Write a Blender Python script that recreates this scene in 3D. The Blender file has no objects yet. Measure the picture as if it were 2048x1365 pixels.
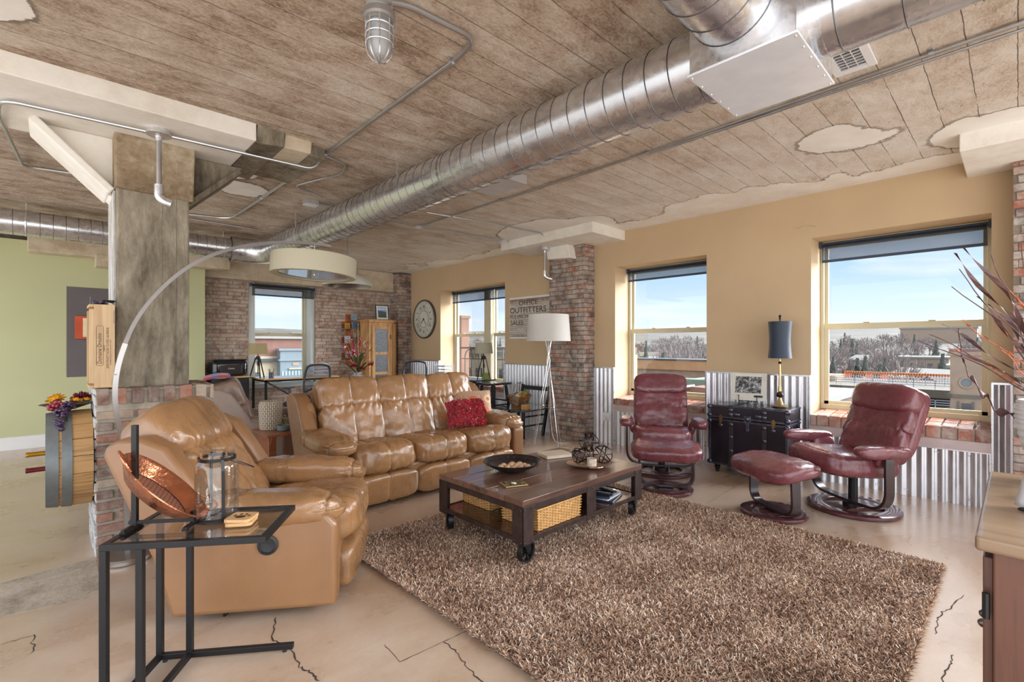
import bpy, bmesh, math, random
import numpy as np
from mathutils import Vector, Matrix, noise, Euler
PI = math.pi
random.seed(7)
SC = bpy.context.scene
COL = SC.collection
# ------------------------------------------------------------------ camera
HC = 1.3; FPX = 966.5; YAW = -43.71
cam_d = bpy.data.cameras.new('camera'); cam = bpy.data.objects.new('camera', cam_d); COL.objects.link(cam)
cam_d.sensor_width = 36; cam_d.lens = 36*FPX/2048; cam_d.shift_y = (691-682.5)/2048
cam.location = (0, 0, HC); cam.rotation_euler = (PI/2, 0, math.radians(YAW)); cam_d.clip_end = 3000; cam_d.clip_start = .02
SC.camera = cam
SC.view_settings.view_transform = 'Standard'; SC.view_settings.look = 'None'
SC.view_settings.gamma = 1; SC.view_settings.use_curve_mapping = False
SC.view_settings.exposure = 0.72
# ------------------------------------------------------------------ sky
W = bpy.data.worlds.new('sky'); SC.world = W; W.use_nodes = True
def build_world():
    nt = W.node_tree; nt.nodes.clear(); N = nt.nodes.new; L = nt.links.new
    out = N('ShaderNodeOutputWorld'); bg = N('ShaderNodeBackground'); L(bg.outputs[0], out.inputs[0])
    tc = N('ShaderNodeTexCoord'); sep = N('ShaderNodeSeparateXYZ'); L(tc.outputs['Generated'], sep.inputs[0])
    ramp = N('ShaderNodeValToRGB'); e = ramp.color_ramp.elements
    mr = N('ShaderNodeMapRange'); mr.inputs[1].default_value = -1; L(sep.outputs[2], mr.inputs[0]); L(mr.outputs[0], ramp.inputs[0])
    pts = [(0, (.22, .18, .145)), (.47, (.30, .25, .21)), (.5, (.50, .56, .60)), (.515, (.54, .63, .70)), (.57, (.34, .50, .69)), (.66, (.18, .35, .64)), (.85, (.26, .42, .65)), (1, (.30, .43, .62))]
    while len(e) < len(pts): e.new(.5)
    for k, (p, c) in enumerate(pts): e[k].position = p; e[k].color = (*c, 1)
    # thin wind-drawn clouds
    mp = N('ShaderNodeMapping'); mp.inputs['Scale'].default_value = (1.2, 1.2, 7); mp.inputs['Rotation'].default_value = (.12, .1, .3); L(tc.outputs['Generated'], mp.inputs[0])
    nz = N('ShaderNodeTexNoise'); nz.inputs['Scale'].default_value = 2.3; nz.inputs['Detail'].default_value = 6; nz.inputs['Distortion'].default_value = .7; L(mp.outputs[0], nz.inputs[0])
    cr = N('ShaderNodeValToRGB'); cr.color_ramp.elements[0].position = .46; cr.color_ramp.elements[1].position = .68; L(nz.outputs[0], cr.inputs[0])
    mx = N('ShaderNodeMix'); mx.data_type = 'RGBA'; L(cr.outputs[0], mx.inputs[0]); L(ramp.outputs[0], mx.inputs[6]); mx.inputs[7].default_value = (.62, .66, .70, 1)
    # fill light added to the sky: the half behind the viewer is brightened
    dot = N('ShaderNodeVectorMath'); dot.operation = 'DOT_PRODUCT'; L(tc.outputs['Generated'], dot.inputs[0]); dot.inputs[1].default_value = (-.66, -.74, .02)
    m2 = N('ShaderNodeMapRange'); m2.inputs[1].default_value = -.05; m2.inputs[2].default_value = .85; m2.inputs[3].default_value = 0; m2.inputs[4].default_value = 1; L(dot.outputs['Value'], m2.inputs[0])
    add = N('ShaderNodeMix'); add.data_type = 'RGBA'; add.blend_type = 'ADD'; L(m2.outputs[0], add.inputs[0]); L(mx.outputs[2], add.inputs[6]); add.inputs[7].default_value = (1.45, 1.44, 1.46, 1)
    add.clamp_result = False
    L(add.outputs[2], bg.inputs[0]); bg.inputs[1].default_value = 1.0
build_world()
def light(name, kind, loc, rot, energy, color=(1, 1, 1), **kw):
    d = bpy.data.lights.new(name, kind); d.energy = energy; d.color = color
    for k, v in kw.items(): setattr(d, k, v)
    o = bpy.data.objects.new(name, d); COL.objects.link(o); o.location = loc; o.rotation_euler = rot
    return o
sun = light('sun', 'SUN', (8, -3, 12), (0, math.radians(16), math.radians(-20)), 4.0, (1, .96, .9), angle=.02)
haze = light('hazy_daylight', 'SUN', (9, -6, 6), (0, math.radians(61), math.radians(-36)), 11.0, (.93, .96, 1), angle=math.radians(66))
# ------------------------------------------------------------------ helpers
def tag(o, label=None, cat=None, group=None, kind=None):
    if label: o['label'] = label
    if cat: o['category'] = cat
    if group: o['group'] = group
    if kind: o['kind'] = kind
    return o
def thing(name, label, cat, loc=(0, 0, 0), rz=0, group=None, rot=None):
    o = bpy.data.objects.new(name, None); COL.objects.link(o); o.empty_display_size = .1
    o.location = loc; o.rotation_euler = rot if rot else (0, 0, rz)
    return tag(o, label, cat, group)
def dup(root, loc=None, rz=None, label=None, group=None):
    r = root.copy(); COL.objects.link(r)
    if loc is not None: r.location = loc
    if rz is not None: r.rotation_euler = (0, 0, rz)
    if label: r['label'] = label
    if group: r['group'] = group
    for ch in list(root.children):
        c = ch.copy(); COL.objects.link(c); c.parent = r
        for g in list(ch.children):
            d = g.copy(); COL.objects.link(d); d.parent = c
    return r
def RM(rx=0, ry=0, rz=0, t=(0, 0, 0)): return Matrix.Translation(t) @ Euler((rx, ry, rz)).to_matrix().to_4x4()
class MB:
    def __init__(s): s.v = []; s.f = []; s.r = []
    def add(s, vs, fs, M=None, rnd=0.0):
        n = len(s.v)
        s.v += [tuple(M @ Vector(p)) for p in vs] if M is not None else [tuple(p) for p in vs]
        s.f += [tuple(i+n for i in f) for f in fs]; s.r += [rnd]*len(fs)
        return s
    def box(s, x0, x1, y0, y1, z0, z1, M=None, rnd=0.0, j=0):
        vs = [(x, y, z) for x in (x0, x1) for y in (y0, y1) for z in (z0, z1)]
        if j: vs = [(a+random.uniform(-j, j), b+random.uniform(-j, j), c+random.uniform(-j, j)) for a, b, c in vs]
        return s.add(vs, [(0, 1, 3, 2), (4, 6, 7, 5), (0, 4, 5, 1), (2, 3, 7, 6), (0, 2, 6, 4), (1, 5, 7, 3)], M, rnd)
    def bc(s, c, sz, M=None, rnd=0.0):
        return s.box(c[0]-sz[0]/2, c[0]+sz[0]/2, c[1]-sz[1]/2, c[1]+sz[1]/2, c[2]-sz[2]/2, c[2]+sz[2]/2, M, rnd)
    def bar(s, p0, p1, w, h=None, roll=0, M=None, rnd=0.0):
        h = h or w; p0 = Vector(p0); p1 = Vector(p1); d = p1-p0; L = d.length
        up = Vector((0, 0, 1)) if abs(d.normalized().z) < .95 else Vector((0, 1, 0))
        z = d.normalized(); x = up.cross(z).normalized(); y = z.cross(x)
        R = Matrix((x, y, z)).transposed().to_4x4() @ Matrix.Rotation(roll, 4, 'Z'); R.translation = p0
        return s.box(-w/2, w/2, -h/2, h/2, 0, L, (M @ R) if M is not None else R, rnd)
    def lathe(s, prof, n=24, M=None, caps=True, a0=0, a1=2*PI, rnd=0.0):
        full = abs(a1-a0-2*PI) < 1e-4; m = n if full else n+1; vs = []; fs = []
        for r, z in prof:
            for k in range(m):
                a = a0+(a1-a0)*k/n; vs.append((r*math.cos(a), r*math.sin(a), z))
        for i in range(len(prof)-1):
            for k in range(n):
                k2 = (k+1) % m; fs.append((i*m+k, i*m+k2, (i+1)*m+k2, (i+1)*m+k))
        if caps and full:
            if prof[0][0] > 1e-4: fs.append(tuple(range(m-1, -1, -1)))
            if prof[-1][0] > 1e-4: fs.append(tuple((len(prof)-1)*m+k for k in range(m)))
        return s.add(vs, fs, M, rnd)
    def cyl(s, p0, p1, r0, r1=None, n=16, caps=True, M=None, rnd=0.0):
        r1 = r0 if r1 is None else r1; p0 = Vector(p0); d = Vector(p1)-p0
        R = d.to_track_quat('Z', 'Y').to_matrix().to_4x4(); R.translation = p0
        return s.lathe([(r0, 0), (r1, d.length)], n, (M @ R) if M is not None else R, caps, rnd=rnd)
    def tube(s, path, r, n=8, closed=False, M=None, caps=True, flat=1.0, rnd=0.0):
        P = [Vector(p) for p in path]; m = len(P); vs = []; fs = []; up = None
        for i in range(m):
            t = (P[(i+1) % m]-P[i-1]) if closed else (P[min(i+1, m-1)]-P[max(i-1, 0)])
            t.normalize()
            if up is None: up = Vector((0, 0, 1)) if abs(t.z) < .9 else Vector((1, 0, 0))
            x = up.cross(t)
            if x.length < 1e-5: x = Vector((1, 0, 0)).cross(t)
            x.normalize(); y = t.cross(x); up = y
            rr = r[i] if isinstance(r, (list, tuple)) else r
            for k in range(n):
                a = 2*PI*k/n; vs.append(P[i]+x*math.cos(a)*rr+y*math.sin(a)*rr*flat)
        for i in range(m if closed else m-1):
            for k in range(n):
                a, b = i*n+k, i*n+(k+1) % n; c, d = ((i+1) % m)*n+(k+1) % n, ((i+1) % m)*n+k; fs.append((a, b, c, d))
        if caps and not closed: fs.append(tuple(range(n-1, -1, -1))); fs.append(tuple((m-1)*n+k for k in range(n)))
        return s.add(vs, fs, M, rnd)
    def prism(s, poly, z0, z1, M=None, rnd=0.0):
        n = len(poly); vs = [(x, y, z0) for x, y in poly]+[(x, y, z1) for x, y in poly]
        fs = [tuple(range(n-1, -1, -1)), tuple(range(n, 2*n))]+[(k, (k+1) % n, n+(k+1) % n, n+k) for k in range(n)]
        return s.add(vs, fs, M, rnd)
    def sq(s, sz, p=4, res=12, M=None, disp=None, rnd=0.0):
        """rounded cushion: a cube pushed onto a superellipsoid of half sizes sz; disp(pos, normal) may move each point"""
        idx = {}; vs = []; fs = []
        def vid(a, b, c):
            k = (a, b, c)
            if k not in idx:
                q = Vector((a/res*2-1, b/res*2-1, c/res*2-1))
                q = Vector([math.sin(t*PI/2)*.35+t*.65 for t in q])
                nn = (abs(q.x)**p+abs(q.y)**p+abs(q.z)**p)**(1/p); q = q/nn
                nr = Vector([math.copysign(abs(t)**(p-1), t)/z for t, z in zip(q, sz)]); nr.normalize()
                v = Vector((q.x*sz[0], q.y*sz[1], q.z*sz[2]))
                if disp: v = disp(v, nr)
                idx[k] = len(vs); vs.append(v)
            return idx[k]
        for i in range(res):
            for j in range(res):
                for (o, w) in ((0, 0), (res, 1)):
                    for ax in range(3):
                        def P(a, b):
                            t = [0, 0, 0]; t[ax] = o; t[(ax+1) % 3] = a; t[(ax+2) % 3] = b; return vid(*t)
                        q = [P(i, j), P(i+1, j), P(i+1, j+1), P(i, j+1)]
                        fs.append(tuple(q if w else q[::-1]))
        return s.add(vs, fs, M, rnd)
    def ball(s, c, r, n=10, rnd=0.0, M=None):
        prof = [(r*math.sin(PI*k/(n//2+2)), -r*math.cos(PI*k/(n//2+2))) for k in range(n//2+3)]
        prof[0] = (0.0001*r, -r); prof[-1] = (.0001*r, r)
        T = Matrix.Translation(c)
        return s.lathe(prof, n, (M @ T) if M is not None else T, False, rnd=rnd)
    def grid(s, fn, nu, nv, M=None, rnd=0.0):
        vs = [fn(u/nu, v/nv) for u in range(nu+1) for v in range(nv+1)]
        fs = [(u*(nv+1)+v, (u+1)*(nv+1)+v, (u+1)*(nv+1)+v+1, u*(nv+1)+v+1) for u in range(nu) for v in range(nv)]
        return s.add(vs, fs, M, rnd)
    def build(s, name, mat, parent=None, smooth=False, bevel=0, segs=2, sub=0, solid=0, kind=None, ang=35):
        me = bpy.data.meshes.new(name); me.from_pydata([tuple(p) for p in s.v], [], s.f); me.update()
        nf = len(me.polygons)
        a = me.attributes.new('rnd', 'FLOAT', 'FACE'); a.data.foreach_set('value', s.r[:nf])
        uv = me.uv_layers.new(name='m'); co = np.empty(len(me.vertices)*3); me.vertices.foreach_get('co', co); co = co.reshape(-1, 3)
        nr = np.empty(nf*3); me.polygons.foreach_get('normal', nr); nr = np.abs(nr.reshape(-1, 3))
        lt = np.empty(nf, dtype=np.int32); me.polygons.foreach_get('loop_total', lt)
        ax = np.repeat(np.argmax(nr+np.array([0, 0, .01]), axis=1), lt)
        li = np.empty(len(me.loops), dtype=np.int32); me.loops.foreach_get('vertex_index', li); c = co[li]
        U = np.where(ax == 0, c[:, 1], c[:, 0]); V = np.where(ax == 2, c[:, 1], c[:, 2])
        uv.data.foreach_set('uv', np.stack([U, V], 1).ravel())
        if smooth: me.shade_smooth(); me.set_sharp_from_angle(angle=math.radians(ang))
        me.materials.append(mat)
        o = bpy.data.objects.new(name, me); COL.objects.link(o)
        if parent: o.parent = parent
        if solid: m = o.modifiers.new('s', 'SOLIDIFY'); m.thickness = solid; m.offset = 0
        if bevel: m = o.modifiers.new('b', 'BEVEL'); m.width = bevel; m.segments = segs; m.limit_method = 'ANGLE'; m.angle_limit = math.radians(40); m.harden_normals = False
        if sub: m = o.modifiers.new('u', 'SUBSURF'); m.levels = m.render_levels = sub
        if kind: o['kind'] = kind
        return o
def struct(o, label=None): o['kind'] = 'structure'; return tag(o, label)
def ease(path, n=6, rad=.06):
    """round the corners of a polyline"""
    P = [Vector(p) for p in path]; out = [P[0]]
    for i in range(1, len(P)-1):
        a, b, c = P[i-1], P[i], P[i+1]; r = min(rad, (a-b).length*.45, (c-b).length*.45)
        p, q = b+(a-b).normalized()*r, b+(c-b).normalized()*r
        for k in range(n+1):
            t = k/n; out.append(p*(1-t)**2+b*2*t*(1-t)+q*t*t)
    return out+[P[-1]]
def crv(fn, n): return [fn(k/n) for k in range(n+1)]
# ------------------------------------------------------------------ materials
MATS = {}
def srgb(r, g, b):
    f = lambda c: ((c/255+.055)/1.055)**2.4 if c > 10 else c/255/12.92
    return (f(r), f(g), f(b))
class NT:
    def __init__(s, name):
        s.m = bpy.data.materials.new(name); s.m.use_nodes = True; s.t = s.m.node_tree; s.b = s.t.nodes['Principled BSDF']; s.o = s.t.nodes['Material Output']
    def n(s, typ, **kw):
        x = s.t.nodes.new('ShaderNode'+typ)
        for k, v in kw.items(): setattr(x, k, v)
        return x
    def l(s, a, b): s.t.links.new(a, b)
    def obj(s, scale=(1, 1, 1), rot=(0, 0, 0)):
        tc = s.n('TexCoord'); mp = s.n('Mapping'); mp.inputs['Scale'].default_value = scale; mp.inputs['Rotation'].default_value = rot; s.l(tc.outputs['Object'], mp.inputs[0]); return mp.outputs[0]
    def noise(s, vec, scale, detail=5, rough=.55, dist=0):
        x = s.n('TexNoise'); x.inputs['Scale'].default_value = scale; x.inputs['Detail'].default_value = detail; x.inputs['Roughness'].default_value = rough; x.inputs['Distortion'].default_value = dist
        s.l(vec, x.inputs['Vector']); return x.outputs[0]
    def ramp(s, fac, pts):
        x = s.n('ValToRGB'); e = x.color_ramp.elements
        while len(e) < len(pts): e.new(.5)
        for k, (p, c) in enumerate(pts):
            e[k].position = p; e[k].color = (c, c, c, 1) if isinstance(c, (int, float)) else (*c, 1)
        s.l(fac, x.inputs[0]); return x.outputs[0]
    def mix(s, fac, a, b, mode='MIX'):
        x = s.n('Mix', data_type='RGBA', blend_type=mode)
        for i, v in ((0, fac), (6, a), (7, b)):
            if isinstance(v, (int, float)): x.inputs[i].default_value = v if i == 0 else (v, v, v, 1)
            elif isinstance(v, tuple): x.inputs[i].default_value = (*v, 1)
            else: s.l(v, x.inputs[i])
        return x.outputs[2]
    def math(s, op, a, b=0, c=0):
        x = s.n('Math', operation=op)
        for i, v in enumerate((a, b, c)):
            if isinstance(v, (int, float)): x.inputs[i].default_value = v
            else: s.l(v, x.inputs[i])
        return x.outputs[0]
    def set(s, **kw):
        for k, v in kw.items():
            i = s.b.inputs[k.replace('_', ' ')]
            if isinstance(v, tuple): i.default_value = (*v, 1) if len(v) == 3 else v
            elif isinstance(v, (int, float)): i.default_value = v
            else: s.l(v, i)
    def bump(s, h, strength=.3, dist=.01):
        x = s.n('Bump'); x.inputs['Strength'].default_value = strength; x.inputs['Distance'].default_value = dist; s.l(h, x.inputs['Height']); s.l(x.outputs[0], s.b.inputs['Normal'])
def plain(name, col, rough=.5, metal=0, var=.12, vs=6, bump=0, bs=60, bd=.003, coat=0, stretch=(1, 1, 1), spec=.5, sheen=0):
    if name in MATS: return MATS[name]
    t = NT(name); v = t.obj(stretch)
    nz = t.noise(v, vs, 4)
    lo = tuple(c*(1-var) for c in col); hi = tuple(min(1, c*(1+var)) for c in col)
    t.set(Base_Color=t.ramp(nz, [(.3, lo), (.7, hi)]), Roughness=rough, Metallic=metal, Coat_Weight=coat, Specular_IOR_Level=spec, Sheen_Weight=sheen)
    if bump: t.bump(t.noise(v, bs, 3), bump, bd)
    MATS[name] = t.m; return t.m
def leather(name, col, dark=.6, rough=.34, bmp=.35):
    t = NT(name); v = t.obj()
    c = t.ramp(t.noise(v, 3.2, 5, .6), [(.25, tuple(x*dark for x in col)), (.5, col), (.8, tuple(min(1, x*1.18) for x in col))])
    vo = t.n('TexVoronoi'); vo.inputs['Scale'].default_value = 260; t.l(v, vo.inputs['Vector'])
    wr = t.noise(t.obj((1, 1, .5)), 9, 4, .6, 1.2)
    h = t.math('ADD', t.math('MULTIPLY', vo.outputs[0], .05), t.math('MULTIPLY', wr, 1.0))
    t.set(Base_Color=c, Roughness=t.ramp(t.noise(v, 14, 3), [(.3, rough-.08), (.7, rough+.1)]), Specular_IOR_Level=.6, Coat_Weight=.3)
    t.set(Coat_Roughness=.2); t.bump(h, bmp, .02); return t.m
def wood(name, col, dark, rough=.45, scale=1.0, axis='x', coat=0, plank=0):
    t = NT(name); st = {'x': (.6, 9, 9), 'y': (9, .6, 9), 'z': (9, 9, .6)}[axis]
    v = t.obj(tuple(a*scale for a in st)); n1 = t.noise(v, 2.2, 8, .65, .6); n2 = t.noise(v, 9, 4, .5)
    f = t.mix(.35, n1, n2)
    c = t.ramp(f, [(.32, dark), (.5, col), (.7, tuple(min(1, x*1.25) for x in col))])
    if plank:
        at = t.n('Attribute', attribute_name='rnd'); c = t.mix(t.math('MULTIPLY', at.outputs[2], .55), c, dark)
    t.set(Base_Color=c, Roughness=rough, Coat_Weight=coat); t.bump(f, .25, .004); return t.m
def m_rnd(name, cols, rough=.85, mott=.5, bump=.6, white=0, wcol=(.62, .57, .50)):
    """individual bricks: colour picked per brick, blotched and worn"""
    t = NT(name); v = t.obj(); at = t.n('Attribute', attribute_name='rnd')
    x = t.n('ValToRGB'); x.color_ramp.interpolation = 'CONSTANT'; e = x.color_ramp.elements
    while len(e) < len(cols): e.new(.5)
    for k, c in enumerate(cols): e[k].position = k/len(cols); e[k].color = (*c, 1)
    t.l(at.outputs[2], x.inputs[0])
    c = t.mix(t.ramp(t.noise(v, 16, 6, .7), [(.35, 0), (.75, mott)]), x.outputs[0], (.08, .055, .045))
    w = t.ramp(t.noise(v, 7, 7, .72, .4), [(.5-.16*white, 0), (.72-.12*white, 1)])
    c = t.mix(t.math('MULTIPLY', w, .75), c, wcol)
    t.set(Base_Color=c, Roughness=rough, Specular_IOR_Level=.25); t.bump(t.noise(v, 40, 6, .7), bump, .008); return t.m
BR = [srgb(*c) for c in ((132, 88, 70), (154, 104, 82), (112, 80, 68), (170, 122, 96), (146, 84, 62), (98, 74, 66), (160, 132, 112))]
M_BRICK_BACK = m_rnd('weathered_brick_back', [srgb(*c) for c in ((158, 122, 104), (176, 142, 122), (146, 106, 90), (186, 158, 136), (164, 116, 96), (138, 106, 94))], white=1.0, wcol=(.66, .58, .49), mott=.22)
M_BRICK_PIL = m_rnd('weathered_brick_pilaster', [srgb(*c) for c in ((148, 124, 112), (160, 126, 110), (130, 110, 102), (170, 146, 130), (166, 108, 86), (108, 96, 92), (150, 130, 118))], white=.5, mott=.28)
M_BRICK_BASE = m_rnd('rough_brick_base', [srgb(*c) for c in ((138, 100, 86), (168, 106, 84), (122, 94, 84), (184, 160, 138), (150, 88, 68), (112, 80, 72))], white=.6, wcol=(.42, .38, .32), mott=.6, bump=1.0)
M_BRICK_SILL = m_rnd('red_sill_brick', [srgb(*c) for c in ((176, 102, 80), (162, 92, 72), (190, 124, 100), (146, 86, 70))], white=.5, mott=.3, rough=.28)
M_MORTAR = plain('mortar', srgb(158, 148, 132), .95, var=.25, vs=14, bump=.6, bs=60, bd=.006)
M_MORTAR_D = plain('dark_mortar', srgb(128, 116, 104), .95, var=.25, vs=14, bump=.6, bs=60, bd=.006)
M_TAN = plain('tan_plaster_wall', srgb(202, 176, 140), .75, var=.05, vs=1.5, bump=.12, bs=9, bd=.01)
M_REVEAL = plain('lit_tan_reveal', srgb(232, 216, 176), .7, var=.03, vs=3)  # unused; the tan wall plaster with window light put into the colour
M_GREEN = plain('sage_green_wall', srgb(190, 191, 148), .8, var=.04, vs=1.2, bump=.05, bs=20)
M_GREY = plain('charcoal_niche_paint', srgb(104, 98, 98), .8, var=.04)
M_WHITE = plain('white_paint', srgb(226, 224, 220), .5, var=.03)
M_FRAME = plain('khaki_window_vinyl', srgb(206, 199, 168), .45, var=.03)
M_FRAMEB = plain('pale_window_trim', srgb(206, 210, 206), .5, var=.04)
def m_galv(name, lo, hi, rough=.3, sc=9, stretch=(1, 1, 1), metal=.9):
    t = NT(name); v = t.obj(stretch)
    vo = t.n('TexVoronoi'); vo.inputs['Scale'].default_value = sc*6; t.l(v, vo.inputs['Vector'])
    f = t.mix(.22, t.noise(v, sc, 6, .7, .5), vo.outputs['Color'])
    t.set(Base_Color=t.ramp(f, [(.25, lo), (.6, hi)]), Metallic=metal, Roughness=t.ramp(f, [(.3, rough-.08), (.7, rough+.12)]))
    t.bump(t.noise(v, sc*5, 4), .04, .004); return t.m
M_DUCT = m_galv('spiral_duct_steel', (.56, .57, .59), (.74, .75, .77), .24, 5)
M_GALV = m_galv('galvanised_steel', (.55, .56, .58), (.8, .81, .83), .32, 10)
M_CORR = m_galv('corrugated_steel', (.56, .56, .58), (.78, .78, .80), .36, 5, (1, 1, .3), .85)
M_PIPE = plain('conduit_steel', (.55, .56, .57), .3, .9, .1)
M_SEAM = plain('dark_duct_seam', (.16, .16, .17), .4, .8, .1)
M_BLACK = plain('black_metal', (.012, .012, .013), .4, .3, .2)
M_BLKPL = plain('black_plastic', (.02, .02, .022), .45, 0, .15)
def m_ceiling():
    t = NT('board_marked_concrete'); tc = t.n('TexCoord'); v = tc.outputs['Object']
    sp = t.n('SeparateXYZ'); t.l(v, sp.inputs[0]); X, Y = sp.outputs[0], sp.outputs[1]
    jit = t.noise(t.obj((2, 2, 2)), 5, 4, .6)
    yy = t.math('ADD', Y, t.math('MULTIPLY', t.math('SUBTRACT', jit, .5), .016))
    q = t.math('DIVIDE', yy, .173); fr = t.math('FRACT', q); idn = t.math('FLOOR', q)
    wn = t.n('TexWhiteNoise', noise_dimensions='1D'); t.l(idn, wn.inputs['W'])
    ed = t.math('ABSOLUTE', t.math('SUBTRACT', fr, .5))
    line = t.ramp(ed, [(.482, 0), (.497, 1)])
    seg = t.ramp(t.noise(t.obj((3.5, 1, 1)), 1.3, 5, .7), [(.36, 0), (.52, 1)])
    line = t.math('MULTIPLY', line, seg)
    grain = t.noise(t.obj((1.6, 3.6, 1)), 3, 9, .75, .5); blot = t.noise(t.obj((1, 1.3, 1)), 1.6, 8, .68, .4); fine = t.noise(t.obj((3, 5, 1)), 14, 7, .8)
    f = t.mix(.55, grain, blot); f = t.mix(.33, f, fine)
    # darker towards the room's middle, paler beside the window wall
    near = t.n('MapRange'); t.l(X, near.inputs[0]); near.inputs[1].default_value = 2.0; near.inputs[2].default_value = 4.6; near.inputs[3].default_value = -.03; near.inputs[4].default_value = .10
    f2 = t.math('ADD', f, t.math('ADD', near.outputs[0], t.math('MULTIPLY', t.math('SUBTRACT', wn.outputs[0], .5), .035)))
    c = t.ramp(f2, [(.34, srgb(118, 98, 80)), (.42, srgb(164, 142, 122)), (.48, srgb(200, 182, 162)), (.54, srgb(220, 208, 192)), (.64, srgb(238, 232, 222))])
    fl = t.noise(t.obj((2, 3.5, 1)), 9, 8, .8, .6); c = t.mix(t.math('MULTIPLY', t.ramp(fl, [(.54, 0), (.62, 1)]), .55), c, srgb(222, 210, 196))
    pt = t.noise(t.obj((2.5, 5, 1)), 7, 8, .82, 1.0); c = t.mix(t.math('MULTIPLY', t.ramp(pt, [(.34, 1), (.41, 0)]), .75), c, srgb(86, 66, 50))
    rs = t.noise(t.obj((.5, 1.2, 1)), 1.7, 6, .7, .6); c = t.mix(t.math('MULTIPLY', t.ramp(rs, [(.60, 0), (.70, 1)]), .4), c, srgb(150, 104, 72))
    c = t.mix(t.math('MULTIPLY', line, .7), c, srgb(84, 66, 52))
    # smooth plaster left along the wall and in patches
    e1 = t.noise(t.obj((1, 1, 1)), 1.1, 2, .5); e2 = t.noise(t.obj((1, 1, 1)), 7, 4, .6)
    en = t.math('ADD', t.math('MULTIPLY', t.math('SUBTRACT', e1, .5), 1.5), t.math('MULTIPLY', t.math('SUBTRACT', e2, .5), .35))
    d = t.math('SUBTRACT', t.math('ADD', X, en), 4.93)
    for cx, cy, rr in ((4.05, .95, .2), (4.2, .78, .16), (4.8, 4.3, .75), (4.75, 3.6, .35), (1.02, 4.6, .3), (1.3, 5.05, .22), (-.3, 3.05, .2), (4.75, .1, .35)):
        dx = t.math('SUBTRACT', X, cx); dy = t.math('SUBTRACT', Y, cy)
        dd = t.math('SQRT', t.math('ADD', t.math('MULTIPLY', dx, dx), t.math('MULTIPLY', dy, dy)))
        d = t.math('MAXIMUM', d, t.math('ADD', t.math('SUBTRACT', rr, dd), t.math('MULTIPLY', en, .45)))
    mask = t.ramp(d, [(.0, 0), (.012, 1)])
    rim = t.math('MULTIPLY', t.ramp(t.math('ADD', d, .03), [(0, 0), (.02, 1)]), t.math('SUBTRACT', 1, mask))
    pl = t.ramp(t.noise(t.obj((1, 1, 1)), 2.5, 5, .6), [(.3, srgb(232, 226, 214)), (.7, srgb(248, 246, 240))])
    c = t.mix(mask, c, pl); c = t.mix(t.math('MULTIPLY', rim, .55), c, srgb(96, 78, 62))
    hh = t.math('SUBTRACT', t.math('MULTIPLY', f, 1.0), t.math('MULTIPLY', line, .5))
    hh = t.mix(mask, hh, .75)
    t.set(Base_Color=c, Roughness=.9, Specular_IOR_Level=.2); t.bump(hh, .7, .03); return t.m
M_CEIL = m_ceiling()
def m_conc(name, cols, sc=2.5, bump=.5, stretch=(1, 1, 1), rough=.88, white=0):
    t = NT(name); v = t.obj(stretch); f = t.mix(.35, t.noise(v, sc, 7, .65, .4), t.noise(v, sc*7, 5, .7))
    c = t.ramp(f, [(.35+.3*k/(len(cols)-1), x) for k, x in enumerate(cols)])
    t.set(Base_Color=c, Roughness=rough, Specular_IOR_Level=.25); t.bump(f, bump, .02); return t.m
M_COLUMN = m_conc('grey_column_concrete', [srgb(82, 75, 64), srgb(122, 113, 97), srgb(150, 141, 123), srgb(176, 166, 146)], 2.2, .9, (1.6, 1.6, .5))
M_BEAM = m_conc('pale_beam_plaster', [srgb(170, 150, 120), srgb(206, 192, 166), srgb(224, 214, 192)], 1.3, .35)
M_BEAMW = m_conc('white_beam_plaster', [srgb(220, 212, 196), srgb(236, 231, 220), srgb(245, 242, 235)], 1.2, .2)
def m_floor():
    t = NT('stained_concrete_floor'); v = t.obj()
    big = t.noise(v, .55, 4, .5, .3); mid = t.noise(t.obj((1, 1.8, 1), (0, 0, .5)), 1.6, 8, .55, .25); fine = t.noise(v, 30, 5, .7)
    f = t.mix(.5, big, mid); f = t.mix(.12, f, fine)
    c = t.ramp(f, [(.28, srgb(150, 122, 98)), (.42, srgb(178, 150, 124)), (.54, srgb(196, 174, 152)), (.70, srgb(212, 200, 186))])
    t.set(Base_Color=c, Roughness=t.ramp(mid, [(.3, .20), (.7, .42)]), Specular_IOR_Level=.5, Coat_Weight=.38, Coat_Roughness=.16)
    t.bump(fine, .05, .003); return t.m
M_FLOOR = m_floor()
def m_glass(name='window_glass', tint=(1, 1, 1), refl=.015, rough=0):
    t = NT(name); tr = t.n('BsdfTransparent'); tr.inputs[0].default_value = (*tint, 1); gl = t.n('BsdfGlossy'); gl.inputs['Roughness'].default_value = rough
    lw = t.n('LayerWeight'); lw.inputs[0].default_value = .25; mx = t.n('MixShader')
    t.l(t.math('ADD', t.math('MULTIPLY', lw.outputs['Facing'], .35), refl), mx.inputs[0]); t.l(tr.outputs[0], mx.inputs[1]); t.l(gl.outputs[0], mx.inputs[2]); t.l(mx.outputs[0], t.o.inputs[0]); return t.m
M_GLASS = m_glass()
M_VGLASS = m_glass('clear_vessel_glass', (.95, .97, .97), .04)
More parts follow.
